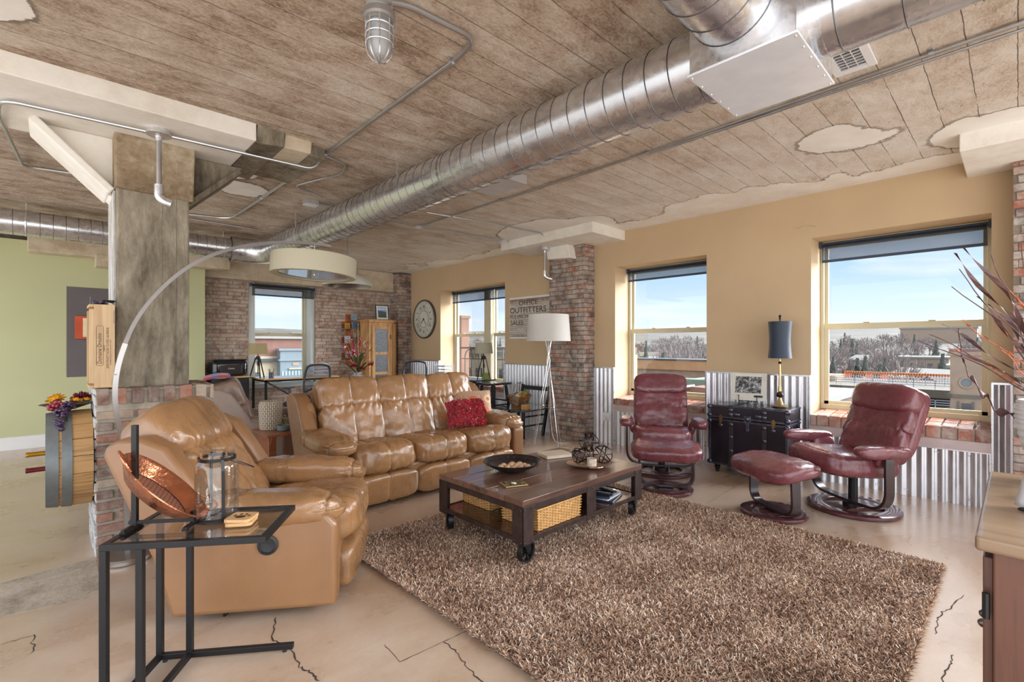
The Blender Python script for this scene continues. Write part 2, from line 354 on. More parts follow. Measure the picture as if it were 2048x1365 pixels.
def m_shade():
    t = NT('navy_roller_fabric'); tr = t.n('BsdfTransparent'); tr.inputs[0].default_value = (.86, .83, .80, 1); tl = t.n('BsdfTranslucent'); tl.inputs[0].default_value = (.16, .19, .25, 1)
    df = t.n('BsdfDiffuse'); df.inputs[0].default_value = (.045, .06, .085, 1)
    a = t.n('MixShader'); a.inputs[0].default_value = .45; t.l(df.outputs[0], a.inputs[1]); t.l(tl.outputs[0], a.inputs[2])
    b = t.n('MixShader'); b.inputs[0].default_value = .6; t.l(a.outputs[0], b.inputs[1]); t.l(tr.outputs[0], b.inputs[2]); t.l(b.outputs[0], t.o.inputs[0]); return t.m
M_SHADE = m_shade(); M_NAVY = plain('navy_shade_bar', (.045, .065, .10), .6)
# ------------------------------------------------------------------ the room
XW, YB, YG, ZC = 5.39, 9.0, 8.6, 2.784
FW = XW+.32                      # plane of the window frames
def bricks(mb, mo, u0, u1, z0, z1, place, holes=(), bl=.2, bh=.0625, jt=.009, d=.012, off=0, depth=.02):
    """a skin of single bricks; place(u, w, z) gives the point, w the outward distance"""
    r = 0; z = z0; g = jt
    while z < z1-.02:
        h = min(bh, z1-z); u = u0-(bl/2 if r % 2 else 0)-off
        while u < u1:
            a, b = max(u, u0), min(u+bl-g, u1)
            if b-a > .025 and not any(a < h1-.01 and b > h0+.01 and z < k1-.01 and z+h > k0+.01 for h0, h1, k0, k1 in holes):
                j = random.uniform(-.004, .005); q = random.random()
                vs = [place(x+random.uniform(-.002, .002), w, y+random.uniform(-.002, .002)) for x in (a, b) for w in (-.01, d+j) for y in (z, z+h-g)]
                mb.add(vs, [(0, 1, 3, 2), (4, 6, 7, 5), (0, 4, 5, 1), (2, 3, 7, 6), (0, 2, 6, 4), (1, 5, 7, 3)], None, q)
            elif b-a > .025:
                # cut the brick at the opening's edges
                for h0, h1, k0, k1 in holes:
                    if a < h1 and b > h0 and z < k1-.01 and z+h > k0+.01:
                        for p, q_ in ((a, min(b, h0)), (max(a, h1), b)):
                            if q_-p > .02:
                                vs = [place(x, w, y) for x in (p, q_) for w in (-.01, d) for y in (z, z+h-g)]
                                mb.add(vs, [(0, 1, 3, 2), (4, 6, 7, 5), (0, 4, 5, 1), (2, 3, 7, 6), (0, 2, 6, 4), (1, 5, 7, 3)], None, random.random())
            u += bl*random.uniform(.93, 1.07)
        z += bh; r += 1
# floor
struct(MB().box(-2.6, XW+.5, -1.6, YB+.5, -.25, 0).build('floor', M_FLOOR))
M_CRACK = plain('crack', (.05, .035, .025), .95)
def crack(pts, w=.004, jag=.007, name='floor_crack', z=.0012, m=M_CRACK, steps=7):
    P = []
    for a, b in zip(pts, pts[1:]):
        a = Vector(a); b = Vector(b)
        for k in range(steps):
            t = k/steps; q = a.lerp(b, t); nrm = Vector((-(b-a).y, (b-a).x)).normalized(); P.append(q+nrm*random.uniform(-jag, jag))
    P.append(Vector(pts[-1])); mb = MB(); vs = []; fs = []
    for i, p in enumerate(P):
        t = (P[min(i+1, len(P)-1)]-P[max(i-1, 0)]).normalized(); n = Vector((-t.y, t.x)); ww = w*random.uniform(.35, 1.1)*(.25 if i in (0, len(P)-1) else 1)
        vs += [(p.x+n.x*ww/2, p.y+n.y*ww/2, z), (p.x-n.x*ww/2, p.y-n.y*ww/2, z)]
    for i in range(len(P)-1): fs.append((2*i, 2*i+1, 2*i+3, 2*i+2))
    return struct(mb.add(vs, fs).build(name, m))
crack([(.782, 2.447), (.71, 2.273), (.745, 2.19), (.729, 2.002), (.747, 1.944), (.755, 1.865)], .008)
crack([(1.242, 1.739), (1.247, 1.639), (1.218, 1.534), (1.199, 1.40)], .006)
crack([(1.048, 1.9), (1.037, 1.75), (1.242, 1.739), (1.374, 1.731)], .004, .002)
crack([(-.6, 3.44), (-.173, 3.36), (.149, 3.306)], .004, .002)
crack([(3.437, .198), (3.237, .223), (3.141, .252), (3.038, .262), (2.873, .256)], .006, .006)
crack([(2.74, .189), (2.647, .19), (2.489, .2), (2.3, .18)], .006, .006)
crack([(3.7, 1.752), (4.9, 1.81)], .004, .001); crack([(4.9, 1.81), (5.3, 1.83)], .004, .001)
crack([(-.157, 3.052), (-.049, 3.049), (-.061, 2.866)], .005, .01)
M_GREYFL = m_conc('worn_grey_screed', [srgb(150, 138, 120), srgb(184, 172, 154), srgb(206, 194, 176)], 5, .6, rough=.85)
gp = [(-.75, 3.5), (-.5, 3.95), (-.196, 3.83), (.043, 3.87), (.2, 3.88), (.2, 3.35), (.12, 3.31), (-.18, 3.36), (-.55, 3.42)]
struct(MB().prism(gp, 0, .0015).build('floor_patch', M_GREYFL))
# ceiling
struct(MB().box(-2.6, XW+.45, -1.6, YB+.45, ZC, ZC+.25).build('ceiling', M_CEIL))
# window wall (right): piers and spandrels round three openings, two more added unseen for light
OPEN = [(.142, 1.398, .60, 2.35), (2.44, 3.669, .575, 2.33), (5.804, 7.614, .57, 2.345)]
mb = MB(); y = -5.5
for a, b, z0, z1 in [(-4.5, -3.2, .6, 2.35), (-2.35, -1.05, .6, 2.35)]+OPEN:
    mb.box(XW, XW+.45, y, a, 0, ZC); mb.box(XW, XW+.45, a, b, 0, z0); mb.box(XW, XW+.45, a, b, z1, ZC); y = b
mb.box(XW, XW+.45, y, YB+.45, 0, ZC)
struct(mb.build('wall_right', M_TAN))
crack([(0, 0), (.12, .01), (.2, -.015)], .003, .008, 'wall_crack', 0, M_CRACK).matrix_world = Matrix(((0, 0, 1, 5.389), (-1, 0, 0, 1.55), (0, 1, 0, 2.47), (0, 0, 0, 1)))
# back wall: brick, with one window; the sage green partition before it
BW = (2.43, 3.551, .60, 2.374)
mb = MB(); mb.box(-2.6, BW[0], YB, YB+.45, 0, ZC); mb.box(BW[1], XW+.45, YB, YB+.45, 0, ZC); mb.box(BW[0], BW[1], YB, YB+.45, 0, BW[2]); mb.box(BW[0], BW[1], YB, YB+.45, BW[3], ZC)
wb = struct(mb.build('wall_back', M_MORTAR))
mb = MB(); bricks(mb, None, 1.70, 5.11, 0, 2.40, lambda u, w, z: (u, YB-w, z), holes=[BW]); o = mb.build('brickwork', M_BRICK_BACK, wb, bevel=.0035, segs=1)
mb = MB(); mb.box(-2.6, 1.716, YG, YG+.16, 0, 2.62); struct(mb.build('wall_left', M_GREEN))
struct(MB().box(.156, .95, YG-.004, YG+.01, .881, 2.072).build('trim_1', M_GREY))
struct(MB().box(-2.6, 1.70, YG-.018, YG+.01, 0, .162).build('baseboard_back', M_WHITE, bevel=.004))
# concrete beam over the back wall, lintel steps over the green wall
struct(MB().box(1.65, 5.10, YB-.14, YB+.02, 2.385, ZC, j=.004).build('beam_1', M_BEAM, bevel=.01))
mb = MB(); mb.box(-.20, 2.0, YG-.25, YG-.01, 2.46, ZC); mb.box(.43, 1.2, YG-.26, YG-.01, 2.34, 2.5); struct(mb.build('beam_2', M_BEAM, bevel=.01))
# big ceiling beam at the column
mb = MB(); mb.box(-2.6, 1.0, 3.522, 4.40, 2.67, ZC+.02); struct(mb.build('beam_3', M_BEAMW, bevel=.006))
mb = MB(); mb.box(1.002, 1.19, 3.53, 4.40, 2.675, ZC+.02, j=.012); mb.box(1.36, 1.50, 3.62, 4.36, 2.70, ZC+.02, j=.01); mb.box(1.19, 1.36, 3.85, 4.38, 2.71, ZC+.02, j=.008)
struct(mb.build('beam_4', M_COLUMN, bevel=.008))
struct(MB().box(1.19, 1.38, 3.56, 3.86, 2.69, ZC+.02, j=.008).build('beam_5', M_BEAM, bevel=.008))
# column with its head and brackets
col_parts = MB(); col_parts.box(.306, .705, 4.0, 4.40, 1.0, 2.32, j=.006)
colo = struct(col_parts.build('concrete_column', M_COLUMN, bevel=.012, segs=2)); tag(colo, 'bare grey concrete column standing on a brick base', 'column')
MB().box(.298, .73, 3.992, 4.41, 2.31, 2.68, j=.008).build('column_head', m_conc('stained_column_head', [srgb(120, 100, 78), srgb(160, 142, 116), srgb(196, 184, 160)], 3.2, .8), colo, bevel=.012)
mb = MB(); mb.prism([(.31, 2.25), (.31, 2.67), (-.07, 2.67)], 4.14, 4.34, Matrix(((1, 0, 0, 0), (0, 0, 1, 0), (0, 1, 0, 0), (0, 0, 0, 1))))
mb.bar((.29, 4.22, 2.30), (-.08, 4.22, 2.665), .34, .05); mb.build('bracket', M_BEAMW, colo, bevel=.01)
mb = MB(); mb.prism([(.70, 2.27), (1.08, 2.67), (.70, 2.67)], 4.14, 4.34, Matrix(((1, 0, 0, 0), (0, 0, 1, 0), (0, 1, 0, 0), (0, 0, 0, 1))))
mb.bar((.70, 4.22, 2.29), (1.04, 4.22, 2.62), .34, .04); mb.build('bracket', M_COLUMN, colo, bevel=.01)
MB().box(.296, .307, 4.02, 4.39, 1.02, 2.30, j=.004).build('whitewashed_face', m_conc('whitewashed_concrete', [srgb(150, 146, 140), srgb(206, 204, 200), srgb(232, 230, 226)], 9, .9, (1, 1, .4)), colo)
# board seams cast into the column face
mb = MB()
for x in (.545, .625): mb.tube([(x+random.uniform(-.003, .003), 3.999, z) for z in np.linspace(1.03, 2.3, 14)], [random.uniform(.002, .006) for _ in range(14)], 5)
mb.build('board_seam', M_COLUMN, colo)
# brick base of the column
bx0, bx1, by0, by1, bz = .205, .83, 3.90, 4.45, 1.035
base = struct(MB().box(bx0+.006, bx1-.006, by0+.006, by1-.006, 0, bz-.03).build('brick_column_base', M_MORTAR)); tag(base, 'rough brick pier with upright top course under the concrete column', 'pier')
mb = MB()
bricks(mb, None, bx0, bx1, 0, .93, lambda u, w, z: (u, by0-w, z), bl=.2, bh=.070, jt=.021)
bricks(mb, None, by0, by1, 0, .93, lambda u, w, z: (bx1+w, u, z), bl=.2, bh=.070, jt=.021)
x = bx0
while x < bx1-.02:
    w = random.uniform(.058, .068); mb.box(x, min(x+w, bx1), by0-.012-random.uniform(0, .006), by0+.2, .93, bz-.004, j=.004, rnd=random.random()); x += w+.024
y = by0+.2
while y < by1-.02: mb.box(bx1-.1, bx1+.012, y, min(y+.062, by1), .93, bz-.004, j=.003, rnd=random.random()); y += .08
mb.build('brickwork', M_BRICK_BASE, base, bevel=.005, segs=2)
M_WW = m_conc('whitewashed_brick', [srgb(150, 146, 140), srgb(206, 204, 200), srgb(232, 230, 226)], 12, 1.0)
mb = MB(); bricks(mb, None, by0+.01, by1, 0, bz, lambda u, w, z: (bx0-w+.004, u, z), bl=.2, bh=.066, jt=.01); mb.build('whitewashed_side', M_WW, base, bevel=.004, segs=1)
MB().box(bx0, bx1, by0, by1, bz-.03, bz-.012, j=.003).build('mortar_cap', M_MORTAR, base, bevel=.006)
# brick pilasters on the window wall and in the corner
def pilaster(name, x0, y0, y1, z1, label, seam_y=None):
    b = struct(MB().box(x0, XW, y0, y1, 0, z1).build(name, M_MORTAR_D)); tag(b, label, 'pillar'); mb = MB()
    bricks(mb, None, y0, y1, 0, z1, lambda u, w, z: (x0-w+.003, u, z))
    bricks(mb, None, x0, XW, 0, z1, lambda u, w, z: (u, y0-w+.003, z), bl=.2)
    mb.build('brickwork', M_BRICK_PIL, b, bevel=.0035, segs=1); return b
pilaster('brick_pillar', 5.165, 4.009, 4.627, 2.66, 'brown brick pilaster between the two halves of the tan window wall')
pilaster('brick_pillar', 5.165, -.60, .023, 2.66, 'brick pilaster at the near end of the window wall')
cp = pilaster('brick_pillar', 5.10, 8.662, YB, 2.76, 'brick corner pilaster beside the wall clock')
# white beam ends over the pilasters
struct(MB().box(4.70, XW+.01, 3.52, 5.15, 2.66, ZC+.02).build('beam_6', M_BEAMW, bevel=.006))
mb = MB(); mb.prism([(4.13, 2.47), (4.18, 2.66), (4.57, 2.66), (4.54, 2.50)], 5.02, 5.18, Matrix(((0, 0, 1, 0), (1, 0, 0, 0), (0, 1, 0, 0), (0, 0, 0, 1)))); struct(mb.build('beam_7', M_BEAMW, bevel=.008))
struct(MB().box(4.62, XW+.01, -1.0, .283, 2.66, ZC+.02).build('beam_8', M_BEAMW, bevel=.006))
# corrugated steel wainscot
def corr(name, y0, y1, z0, z1, top=True, p=.0665, a=.009):
    n = max(2, int((y1-y0)/p*10)); mb = MB()
    mb.grid(lambda u, v: (5.372+a*math.cos((y0+(y1-y0)*u)*2*PI/p), y0+(y1-y0)*u, z0+(z1-z0)*v), n, 1)
    o = struct(mb.build(name, M_CORR, smooth=True, ang=80))
    t = MB()
    if top: t.box(5.352, 5.388, y0, y1, z1-.004, z1+.012)
    t.box(5.354, 5.388, y0-.001, y0+.012, z0, z1); t.box(5.354, 5.388, y1-.012, y1+.001, z0, z1)
    t.build('edge_trim', M_GALV, o)
    s = MB(); yy = y0+.12
    while yy < y1-.03:
        for zz in (z0+.05, z1-.035): s.ball((5.36, yy, zz), .006, 6)
        yy += .2
    s.build('screws', M_GALV, o); return o
k = 1
for y0, y1 in ((.02, .142), (1.398, 2.44), (3.669, 4.0), (4.64, 5.804), (7.614, 8.65)):
    corr('trim_%d' % (k+1), y0, y1, .0, .995); k += 1
for y0, y1 in ((.142, 1.398), (2.44, 3.669), (5.804, 7.614)):
    corr('trim_%d' % (k+1), y0, y1, .0, .44); k += 1
    struct(MB().box(5.35, XW+.001, y0, y1, .445, .525).build('trim_%d' % (k+20), plain('sill_flashing', srgb(204, 188, 184), .5, .2)))
# windows ---------------------------------------------------------------
def window(n, y0, y1, z0, z1, sill0, mull=None, shade=.22, rail=1.49, T=None):
    """sash window in the plane x = FW, opening y0..y1; T maps to another wall"""
    root = bpy.data.objects.new('window_%d' % n, None); COL.objects.link(root); root['kind'] = 'structure'
    f = MB(); x0, x1 = FW, FW+.10; w = .052
    f.box(x0, x1, y0, y1, z0, z0+w); f.box(x0, x1, y0, y1, z1-.03, z1); f.box(x0, x1, y0, y0+w*.6, z0+w, z1-.03); f.box(x0, x1, y1-w*.6, y1, z0+w, z1-.03)
    bays = [(y0, y1)] if not mull else [(y0, mull-.09), (mull+.09, y1)]
    if mull: f.box(x0-.03, x1-.01, mull-.09, mull+.09, z0+w, z1-.03)
    f.build('window_frame', M_FRAME, root, bevel=.004)
    for a, b in bays:
        a += .025; b -= .025
        s = MB(); s.box(x0+.012, x0+.05, a, b, rail-.028, rail+.03); s.box(x0+.02, x0+.05, a, b, z0+.03, z0+.085); s.box(x0+.02, x0+.05, a, a+.045, z0+.03, rail); s.box(x0+.02, x0+.05, b-.045, b, z0+.03, rail)
        for q in (.3, .7): s.box(x0+.0, x0+.03, a+(b-a)*q-.025, a+(b-a)*q+.025, rail+.03, rail+.04)
        s.build('lower_sash', M_FRAME, root, bevel=.003)
        s = MB(); s.box(x0+.05, x0+.08, a, a+.035, rail, z1-.02); s.box(x0+.05, x0+.08, b-.035, b, rail, z1-.02); s.box(x0+.05, x0+.08, a, b, z1-.06, z1-.02)
        s.build('upper_sash', M_FRAME, root, bevel=.003)
        MB().box(x0+.034, x0+.037, a+.04, b-.04, z0+.08, rail-.02).build('glass', M_GLASS, root)
        MB().box(x0+.064, x0+.067, a+.03, b-.03, rail, z1-.05).build('glass', M_GLASS, root)
    if T is not None: root.matrix_world = T
    return root
def roller(name, y0, y1, z1, drop, label, T=None):
    root = thing(name, label, 'window blind'); x = FW-.03
    MB().cyl((x, y0+.01, z1-.03), (x, y1-.01, z1-.03), .021, n=14).build('roller_tube', M_NAVY, root, smooth=True)
    MB().box(x-.023, x-.0215, y0+.02, y1-.02, z1-drop, z1-.03).build('shade_cloth', M_SHADE, root)
    MB().box(x-.028, x-.016, y0+.02, y1-.02, z1-drop-.012, z1-drop+.014).build('bottom_bar', M_NAVY, root, bevel=.003)
    for yy in (y0+.006, y1-.006): MB().box(x-.03, x+.03, yy-.006, yy+.006, z1-.06, z1).build('bracket', M_NAVY, root)
    MB().tube([(x-.02, y0+.022, z1-.03), (x-.02, y0+.022, z1-.9)], .0018, 5).build('pull_cord', M_WHITE, root)
    if T is not None: root.matrix_world = T
    return root
window(1, .142, 1.398, .652, 2.35, 0)
window(2, 2.44, 3.669, .63, 2.33, 0)
window(5, -2.35, -1.05, .652, 2.35, 0); window(6, -4.5, -3.2, .652, 2.35, 0)  # unseen windows, added to bring more daylight into the room
window(3, 5.804, 7.614, .62, 2.345, 0, mull=6.58)
roller('roller_shade', .152, 1.39, 2.345, .20, 'navy roller shade drawn slightly down at the top of the largest window')
roller('roller_shade', 2.45, 3.66, 2.325, .16, 'navy roller shade above the burgundy recliner beside the trunk')
roller('roller_shade', 5.82, 7.60, 2.34, .22, 'sheer navy roller shade over the twin window by the wall clock')
# brick window sills: one row of headers, sloping to the frame
def sill(n, y0, y1, zf, zb):
    mb = MB(); y = y0; M = None
    while y < y1-.01:
        w = min(.098, y1-y); q = random.random(); d = .012
        for xa, xb in ((5.335, 5.335+.19), (5.535, 5.72)):
            za = zf+(zb-zf)*(xa-5.335)/.385; zc = zf+(zb-zf)*(xb-5.335)/.385
            j = random.uniform(-.003, .003)
            vs = [(xx, yy, zz) for xx, zt in ((xa+j, za), (xb, zc)) for yy in (y+.004, y+w-.006) for zz in (.528, zt+j)]
            mb.add(vs, [(0, 1, 3, 2), (4, 6, 7, 5), (0, 4, 5, 1), (2, 3, 7, 6), (0, 2, 6, 4), (1, 5, 7, 3)], None, q)
        y += .1
    o = struct(mb.build('windowsill_%d' % n, M_BRICK_SILL, bevel=.004, segs=2))
    MB().box(5.345, 5.72, y0, y1, .525, zf-.006).build('mortar', M_MORTAR, o); return o
sill(1, .142, 1.398, .628, .655); sill(2, 2.44, 3.669, .605, .63); sill(3, 5.804, 7.614, .605, .625)
# back window, white painted surround
TB = Matrix(((0, 1, 0, 0), (1, 0, 0, YB-XW-.10), (0, 0, 1, 0), (0, 0, 0, 1)))
window(4, BW[0]+.10, BW[1]-.07, .64, 2.36, 0, T=TB)
roller('roller_shade', BW[0]+.02, BW[1]-.02, 2.36, .20, 'navy roller shade at the top of the brick wall window', T=Matrix.Translation((0, -.22, 0)) @ TB)
mb = MB(); mb.box(BW[0], BW[0]+.105, YB+.02, YB+.3, .6, 2.374); mb.box(BW[1]-.075, BW[1], YB+.02, YB+.3, .6, 2.374); mb.box(BW[0]-.01, BW[1]+.12, YB-.05, YB+.3, .565, .63)
struct(mb.build('trim_40', M_FRAMEB, bevel=.004))
# ------------------------------------------------------------------ ducts, conduit, ceiling fittings
def spiral(mb, sm, p0, p1, r, pitch=.115, tilt=.04):
    tilt = 0
    mb.cyl(p0, p1, r, n=48, caps=False); p0 = Vector(p0); d = Vector(p1)-p0; L = d.length; R = d.to_track_quat('Z', 'Y').to_matrix()
    n = int(L/pitch)
    for k in range(n):
        z = (k+.5)*pitch
        sm.tube([p0+R @ Vector(((r+.0005)*math.cos(a), (r+.0005)*math.sin(a), z+tilt*a/(2*PI))) for a in np.linspace(0, 2*PI, 41)[:-1]], .0028, 5, closed=True)
DX, DZ, DR = 2.135, 2.556, .162
dk = thing('spiral_duct', 'long galvanised spiral duct crossing the ceiling from the square box to the back', 'duct')
mb = MB(); sm = MB(); spiral(mb, sm, (DX, .90, DZ), (DX, 6.75, DZ), DR); mb.build('duct_tube', M_DUCT, dk, smooth=True); sm.build('seams', M_SEAM, dk, smooth=True)
for y in (2.86, 4.3, 5.5): MB().cyl((DX, y-.02, DZ), (DX, y+.02, DZ), DR+.003, n=48, caps=False).build('joint_band', M_DUCT, dk, smooth=True)
for y in (3.4, 5.6): MB().box(DX-DR+.02-.004, DX-DR+.02+.004, y-.01, y+.01, DZ+.05, ZC).build('hanger', M_GALV, dk)
# elbow and the run along the back of the room
mb = MB(); A = [(DX, 6.75, DZ), (DX, 6.86, DZ), (DX-.05, 6.98, DZ), (DX-.14, 7.08, DZ+.004), (DX-.27, 7.14, DZ+.01), (DX-.42, 7.15, DZ+.012)]
mb.tube([Vector(a) for a in ease(A, 3, .08)], [DR]*3+[DR]*(len(ease(A, 3, .08))-3), 32, caps=False)
mb.build('elbow', M_DUCT, dk, smooth=True, ang=60)
bd = thing('spiral_duct', 'galvanised spiral duct running above the sage green wall', 'duct')
mb = MB(); sm = MB(); spiral(mb, sm, (DX-.36, 7.15, 2.572), (-2.6, 7.15, 2.572), .131, .10); mb.build('duct_tube', M_DUCT, bd, smooth=True); sm.build('seams', M_SEAM, bd, smooth=True)
for x in (-.18, 1.83-.2):
    mb = MB(); mb.tube([(x, 7.15+.134*math.cos(a), 2.572+.134*math.sin(a)) for a in np.linspace(0, 2*PI, 33)[:-1]], .002, 4, closed=True, flat=4)
    mb.box(x-.004, x+.004, 7.14, 7.16, 2.70, ZC); mb.build('hanger', M_GALV, bd)
pb = thing('duct_plenum', 'square sheet metal duct box joining three round ducts', 'duct box')
mb = MB(); mb.box(1.885, 2.365, .535, .925, 2.40, 2.775); mb.build('box_body', M_GALV, pb, bevel=.003)
mb = MB(); mb.box(1.878, 2.372, .528, .932, 2.392, 2.402)
mb.build('bottom_panel', plain('zinc_window_glare', (.86, .90, .96), .3, .3, .05, 9, coat=.1), pb, bevel=.002)  # pale blue base colour stands in for window light reflected in the panel
mb = MB()
for x in np.linspace(1.9, 2.35, 6): mb.ball((x, .54, 2.391), .004, 6); mb.ball((x, .92, 2.391), .004, 6)
mb.build('screws', M_GALV, pb)
nd = thing('spiral_duct', 'short galvanised duct leaving the square box towards the near wall', 'duct')
mb = MB(); sm = MB(); spiral(mb, sm, (DX+.015, .55, DZ+.01), (DX+.015, -1.2, DZ+.01), .150, .19, .02); mb.cyl((DX+.015, .538, DZ+.01), (DX+.015, .50, DZ+.01), .153, n=48); mb.build('duct_tube', M_DUCT, nd, smooth=True); sm.build('seams', M_SEAM, nd, smooth=True)
ld = thing('spiral_duct', 'galvanised branch duct rising from the square box at the top of the view', 'duct')
mb = MB(); sm = MB(); spiral(mb, sm, (1.89, .735, DZ+.02), (-2.6, .735, DZ+.02), .150, .12, .02); mb.build('duct_tube', M_DUCT, ld, smooth=True); sm.build('seams', M_SEAM, ld, smooth=True)
# air register and the blank panel
vt = thing('ceiling_vent', 'white ceiling air register with slats beside the duct box', 'vent', (2.95, .60, ZC))
M_WM = plain('white_enamel', srgb(232, 232, 234), .35, 0, .03)
mb = MB(); fw, fh, b = .36, .19, .04
mb.box(-fw/2, fw/2, -fh/2, -fh/2+b, -.012, 0); mb.box(-fw/2, fw/2, fh/2-b, fh/2, -.012, 0); mb.box(-fw/2, -fw/2+b, -fh/2+b, fh/2-b, -.012, 0); mb.box(fw/2-b, fw/2, -fh/2+b, fh/2-b, -.012, 0); mb.build('vent_frame', M_WM, vt, bevel=.003)
mb = MB()
for k in range(9): mb.bar((-fw/2+b+.015+k*.031, -fh/2+b, -.008), (-fw/2+b+.015+k*.031, fh/2-b, -.008), .004, .016, roll=.5)
for k in (-.02, .02): mb.box(-fw/2+b, fw/2-b, k-.002, k+.002, -.010, -.005)
mb.build('slat', M_WM, vt); MB().box(-fw/2+.02, fw/2-.02, -fh/2+.02, fh/2-.02, -.003, .001).build('dark_back', M_BLKPL, vt)
tag(MB().box(2.68, 3.0, 2.95, 3.40, 2.70, ZC-.005).build('ceiling_panel', plain('dull_zinc', (.62, .62, .64), .45, .5, .06), bevel=.003), 'flat grey metal access panel on the ceiling beyond the duct', 'access panel')
# conduits
def conduit(pts, r, label, rad=.09, clips=(), group=None):
    t = thing('conduit', label, 'conduit', group=group)
    MB().tube(ease(pts, 8, rad), r, 10).build('pipe', M_PIPE, t, smooth=True)
    if clips:
        for c in clips: mb = MB(); mb.cyl(Vector(c)-Vector((0, .01, 0)), Vector(c)+Vector((0, .01, 0)), r*1.5, n=10); mb.box(c[0]-r*2.4, c[0]+r*2.4, c[1]-.008, c[1]+.008, ZC-.006, ZC); mb.build('clamp', M_PIPE, t)
    return t
zc = ZC-.018
conduit([(1.03, 1.83, zc-.02), (1.12, 1.815, zc), (1.47, 1.79, zc), (1.505, 1.97, zc), (1.525, 3.672, zc), (1.515, 6.30, zc), (.6, 6.56, zc)], .0125, 'steel conduit from the caged light bending along the ceiling to the back', .16, [(1.505, 2.02, zc), (1.523, 3.66, zc), (1.52, 5.2, zc)])
conduit([(3.19, -1.1, zc), (3.19, 0, zc), (3.29, 1.926, zc), (3.295, 5.10, zc)], .011, 'straight steel conduit running the whole length of the ceiling', .1, [(3.29, 1.95, zc), (3.295, 3.6, zc), (3.2, .3, zc)])
conduit([(3.28, 1.926, ZC-.035), (3.19, -1.1, ZC-.035)], .008, 'thin second conduit beside the straight ceiling conduit by the duct box', .1)
conduit([(3.295, 5.08, zc), (4.0, 5.03, zc), (4.60, 4.99, zc)], .009, 'thin conduit crossing to the small ceiling box by the beam end')
conduit([(3.0, 4.5, zc), (3.9, 4.35, zc), (4.68, 4.30, zc), (4.80, 4.43, 2.70), (4.86, 4.52, 2.635), (4.98, 4.55, 2.635)], .009, 'thin conduit bending over the white beam end to the wall pipe', .08)
conduit([(.51, 3.77, 2.645), (1.45, 3.70, 2.64), (1.52, 3.69, zc)], .011, 'conduit from the column junction box crossing to the long ceiling conduit', .1)
conduit([(.49, 3.78, 2.645), (-.20, 3.84, 2.645), (-.22, 4.1, 2.645), (-.16, 5.62, zc), (.2, 5.55, zc), (.9, 5.5, zc)], .011, 'looped conduit on the pale beam left of the column', .1)
conduit([(1.53, 3.70, zc), (1.74, 3.76, zc), (1.80, 4.0, zc), (1.62, 4.6, zc), (1.95, 4.75, zc)], .008, 'thin looping conduit beside the long spiral duct', .08)
conduit([(.9, 6.9, zc), (1.05, 6.62, zc), (1.9, 6.66, zc)], .010, 'short bent conduit above the back spiral duct', .08)
conduit([(1.93, 5.0, zc), (2.3, 4.95, zc), (3.2, 5.1, zc)], .008, 'thin conduit joining the two small ceiling boxes across the duct', .08)
def jbox(loc, label, s=.1, h=.04):
    t = thing('junction_box', label, 'junction box', loc); MB().box(-s/2, s/2, -s/2*.8, s/2*.8, -h, 0).build('box', M_GALV, t, bevel=.003); MB().box(-s/2+.004, s/2-.004, -s/2*.8+.004, s/2*.8-.004, -h-.003, -h+.001).build('cover_plate', M_WM, t); return t
jbox((1.93, 5.0, ZC), 'small steel junction box on the ceiling left of the long duct', .13, .05)
jbox((4.60, 5.0, ZC), 'small steel junction box on the ceiling by the white beam end', .10, .04)
jbox((3.29, 5.12, ZC), 'small steel junction box at the far end of the straight conduit', .10, .03)
def drop(loc, L, label, off):
    t = thing('conduit_drop', label, 'pipe fitting', loc)
    MB().lathe([(.062, 0), (.062, -.022), (.07, -.03), (.07, -.036), (.055, -.042), (.02, -.045), (.018, -.07), (.011, -.072)], 20).build('round_box', M_GALV, t, smooth=True)
    MB().cyl((0, 0, -.05), (0, 0, -L), .015, n=12).build('pipe', M_PIPE, t, smooth=True)
    MB().tube(ease([(0, 0, -L+.05), (0, 0, -L-.03), (off[0]*.5, off[1]*.5, -L-.055), (off[0], off[1], -L-.045-.02)], 6, .03), [.016]*3+[.021]*(len(ease([(0, 0, 0)]*4, 6, .03))-3) if 0 else .026, 12).build('elbow_fitting', M_GALV, t, smooth=True)
    return t
drop((.50, 3.77, 2.67), .40, 'steel pipe with elbow hanging from a round box before the column', (.065, -.02))
drop((4.98, 4.55, 2.66), .37, 'steel pipe with elbow hanging from a round box by the brick pilaster', (.09, -.05))
# caged industrial ceiling light
cl = thing('caged_ceiling_light', 'caged glass industrial light hanging from the ceiling', 'ceiling light', (1.005, 1.86, ZC))
MB().lathe([(.05, 0), (.055, -.03), (.055, -.05), (.04, -.06), (.04, -.075)], 24).build('round_box', M_GALV, cl, smooth=True)
MB().lathe([(.042, -.07), (.062, -.078), (.066, -.09), (.066, -.105), (.058, -.112), (.058, -.125), (.05, -.13)], 28).build('fixture_collar', plain('cast_aluminium', (.46, .47, .48), .42, .85, .1, 20), cl, smooth=True)
t = NT('ribbed_globe_glass'); tr = t.n('BsdfTransparent'); tr.inputs[0].default_value = (.9, .92, .93, 1); gl = t.n('BsdfPrincipled'); gl.inputs['Base Color'].default_value = (.62, .64, .66, 1); gl.inputs['Roughness'].default_value = .08
wv = t.n('TexWave', bands_direction='Z'); wv.inputs['Scale'].default_value = 40; t.l(t.obj(), wv.inputs[0]); bp = t.n('Bump'); bp.inputs['Strength'].default_value = .6; t.l(wv.outputs[1], bp.inputs['Height']); t.l(bp.outputs[0], gl.inputs['Normal'])
mx = t.n('MixShader'); mx.inputs[0].default_value = .5; t.l(tr.outputs[0], mx.inputs[1]); t.l(gl.outputs[0], mx.inputs[2]); t.l(mx.outputs[0], t.o.inputs[0]); M_GLOBE = t.m
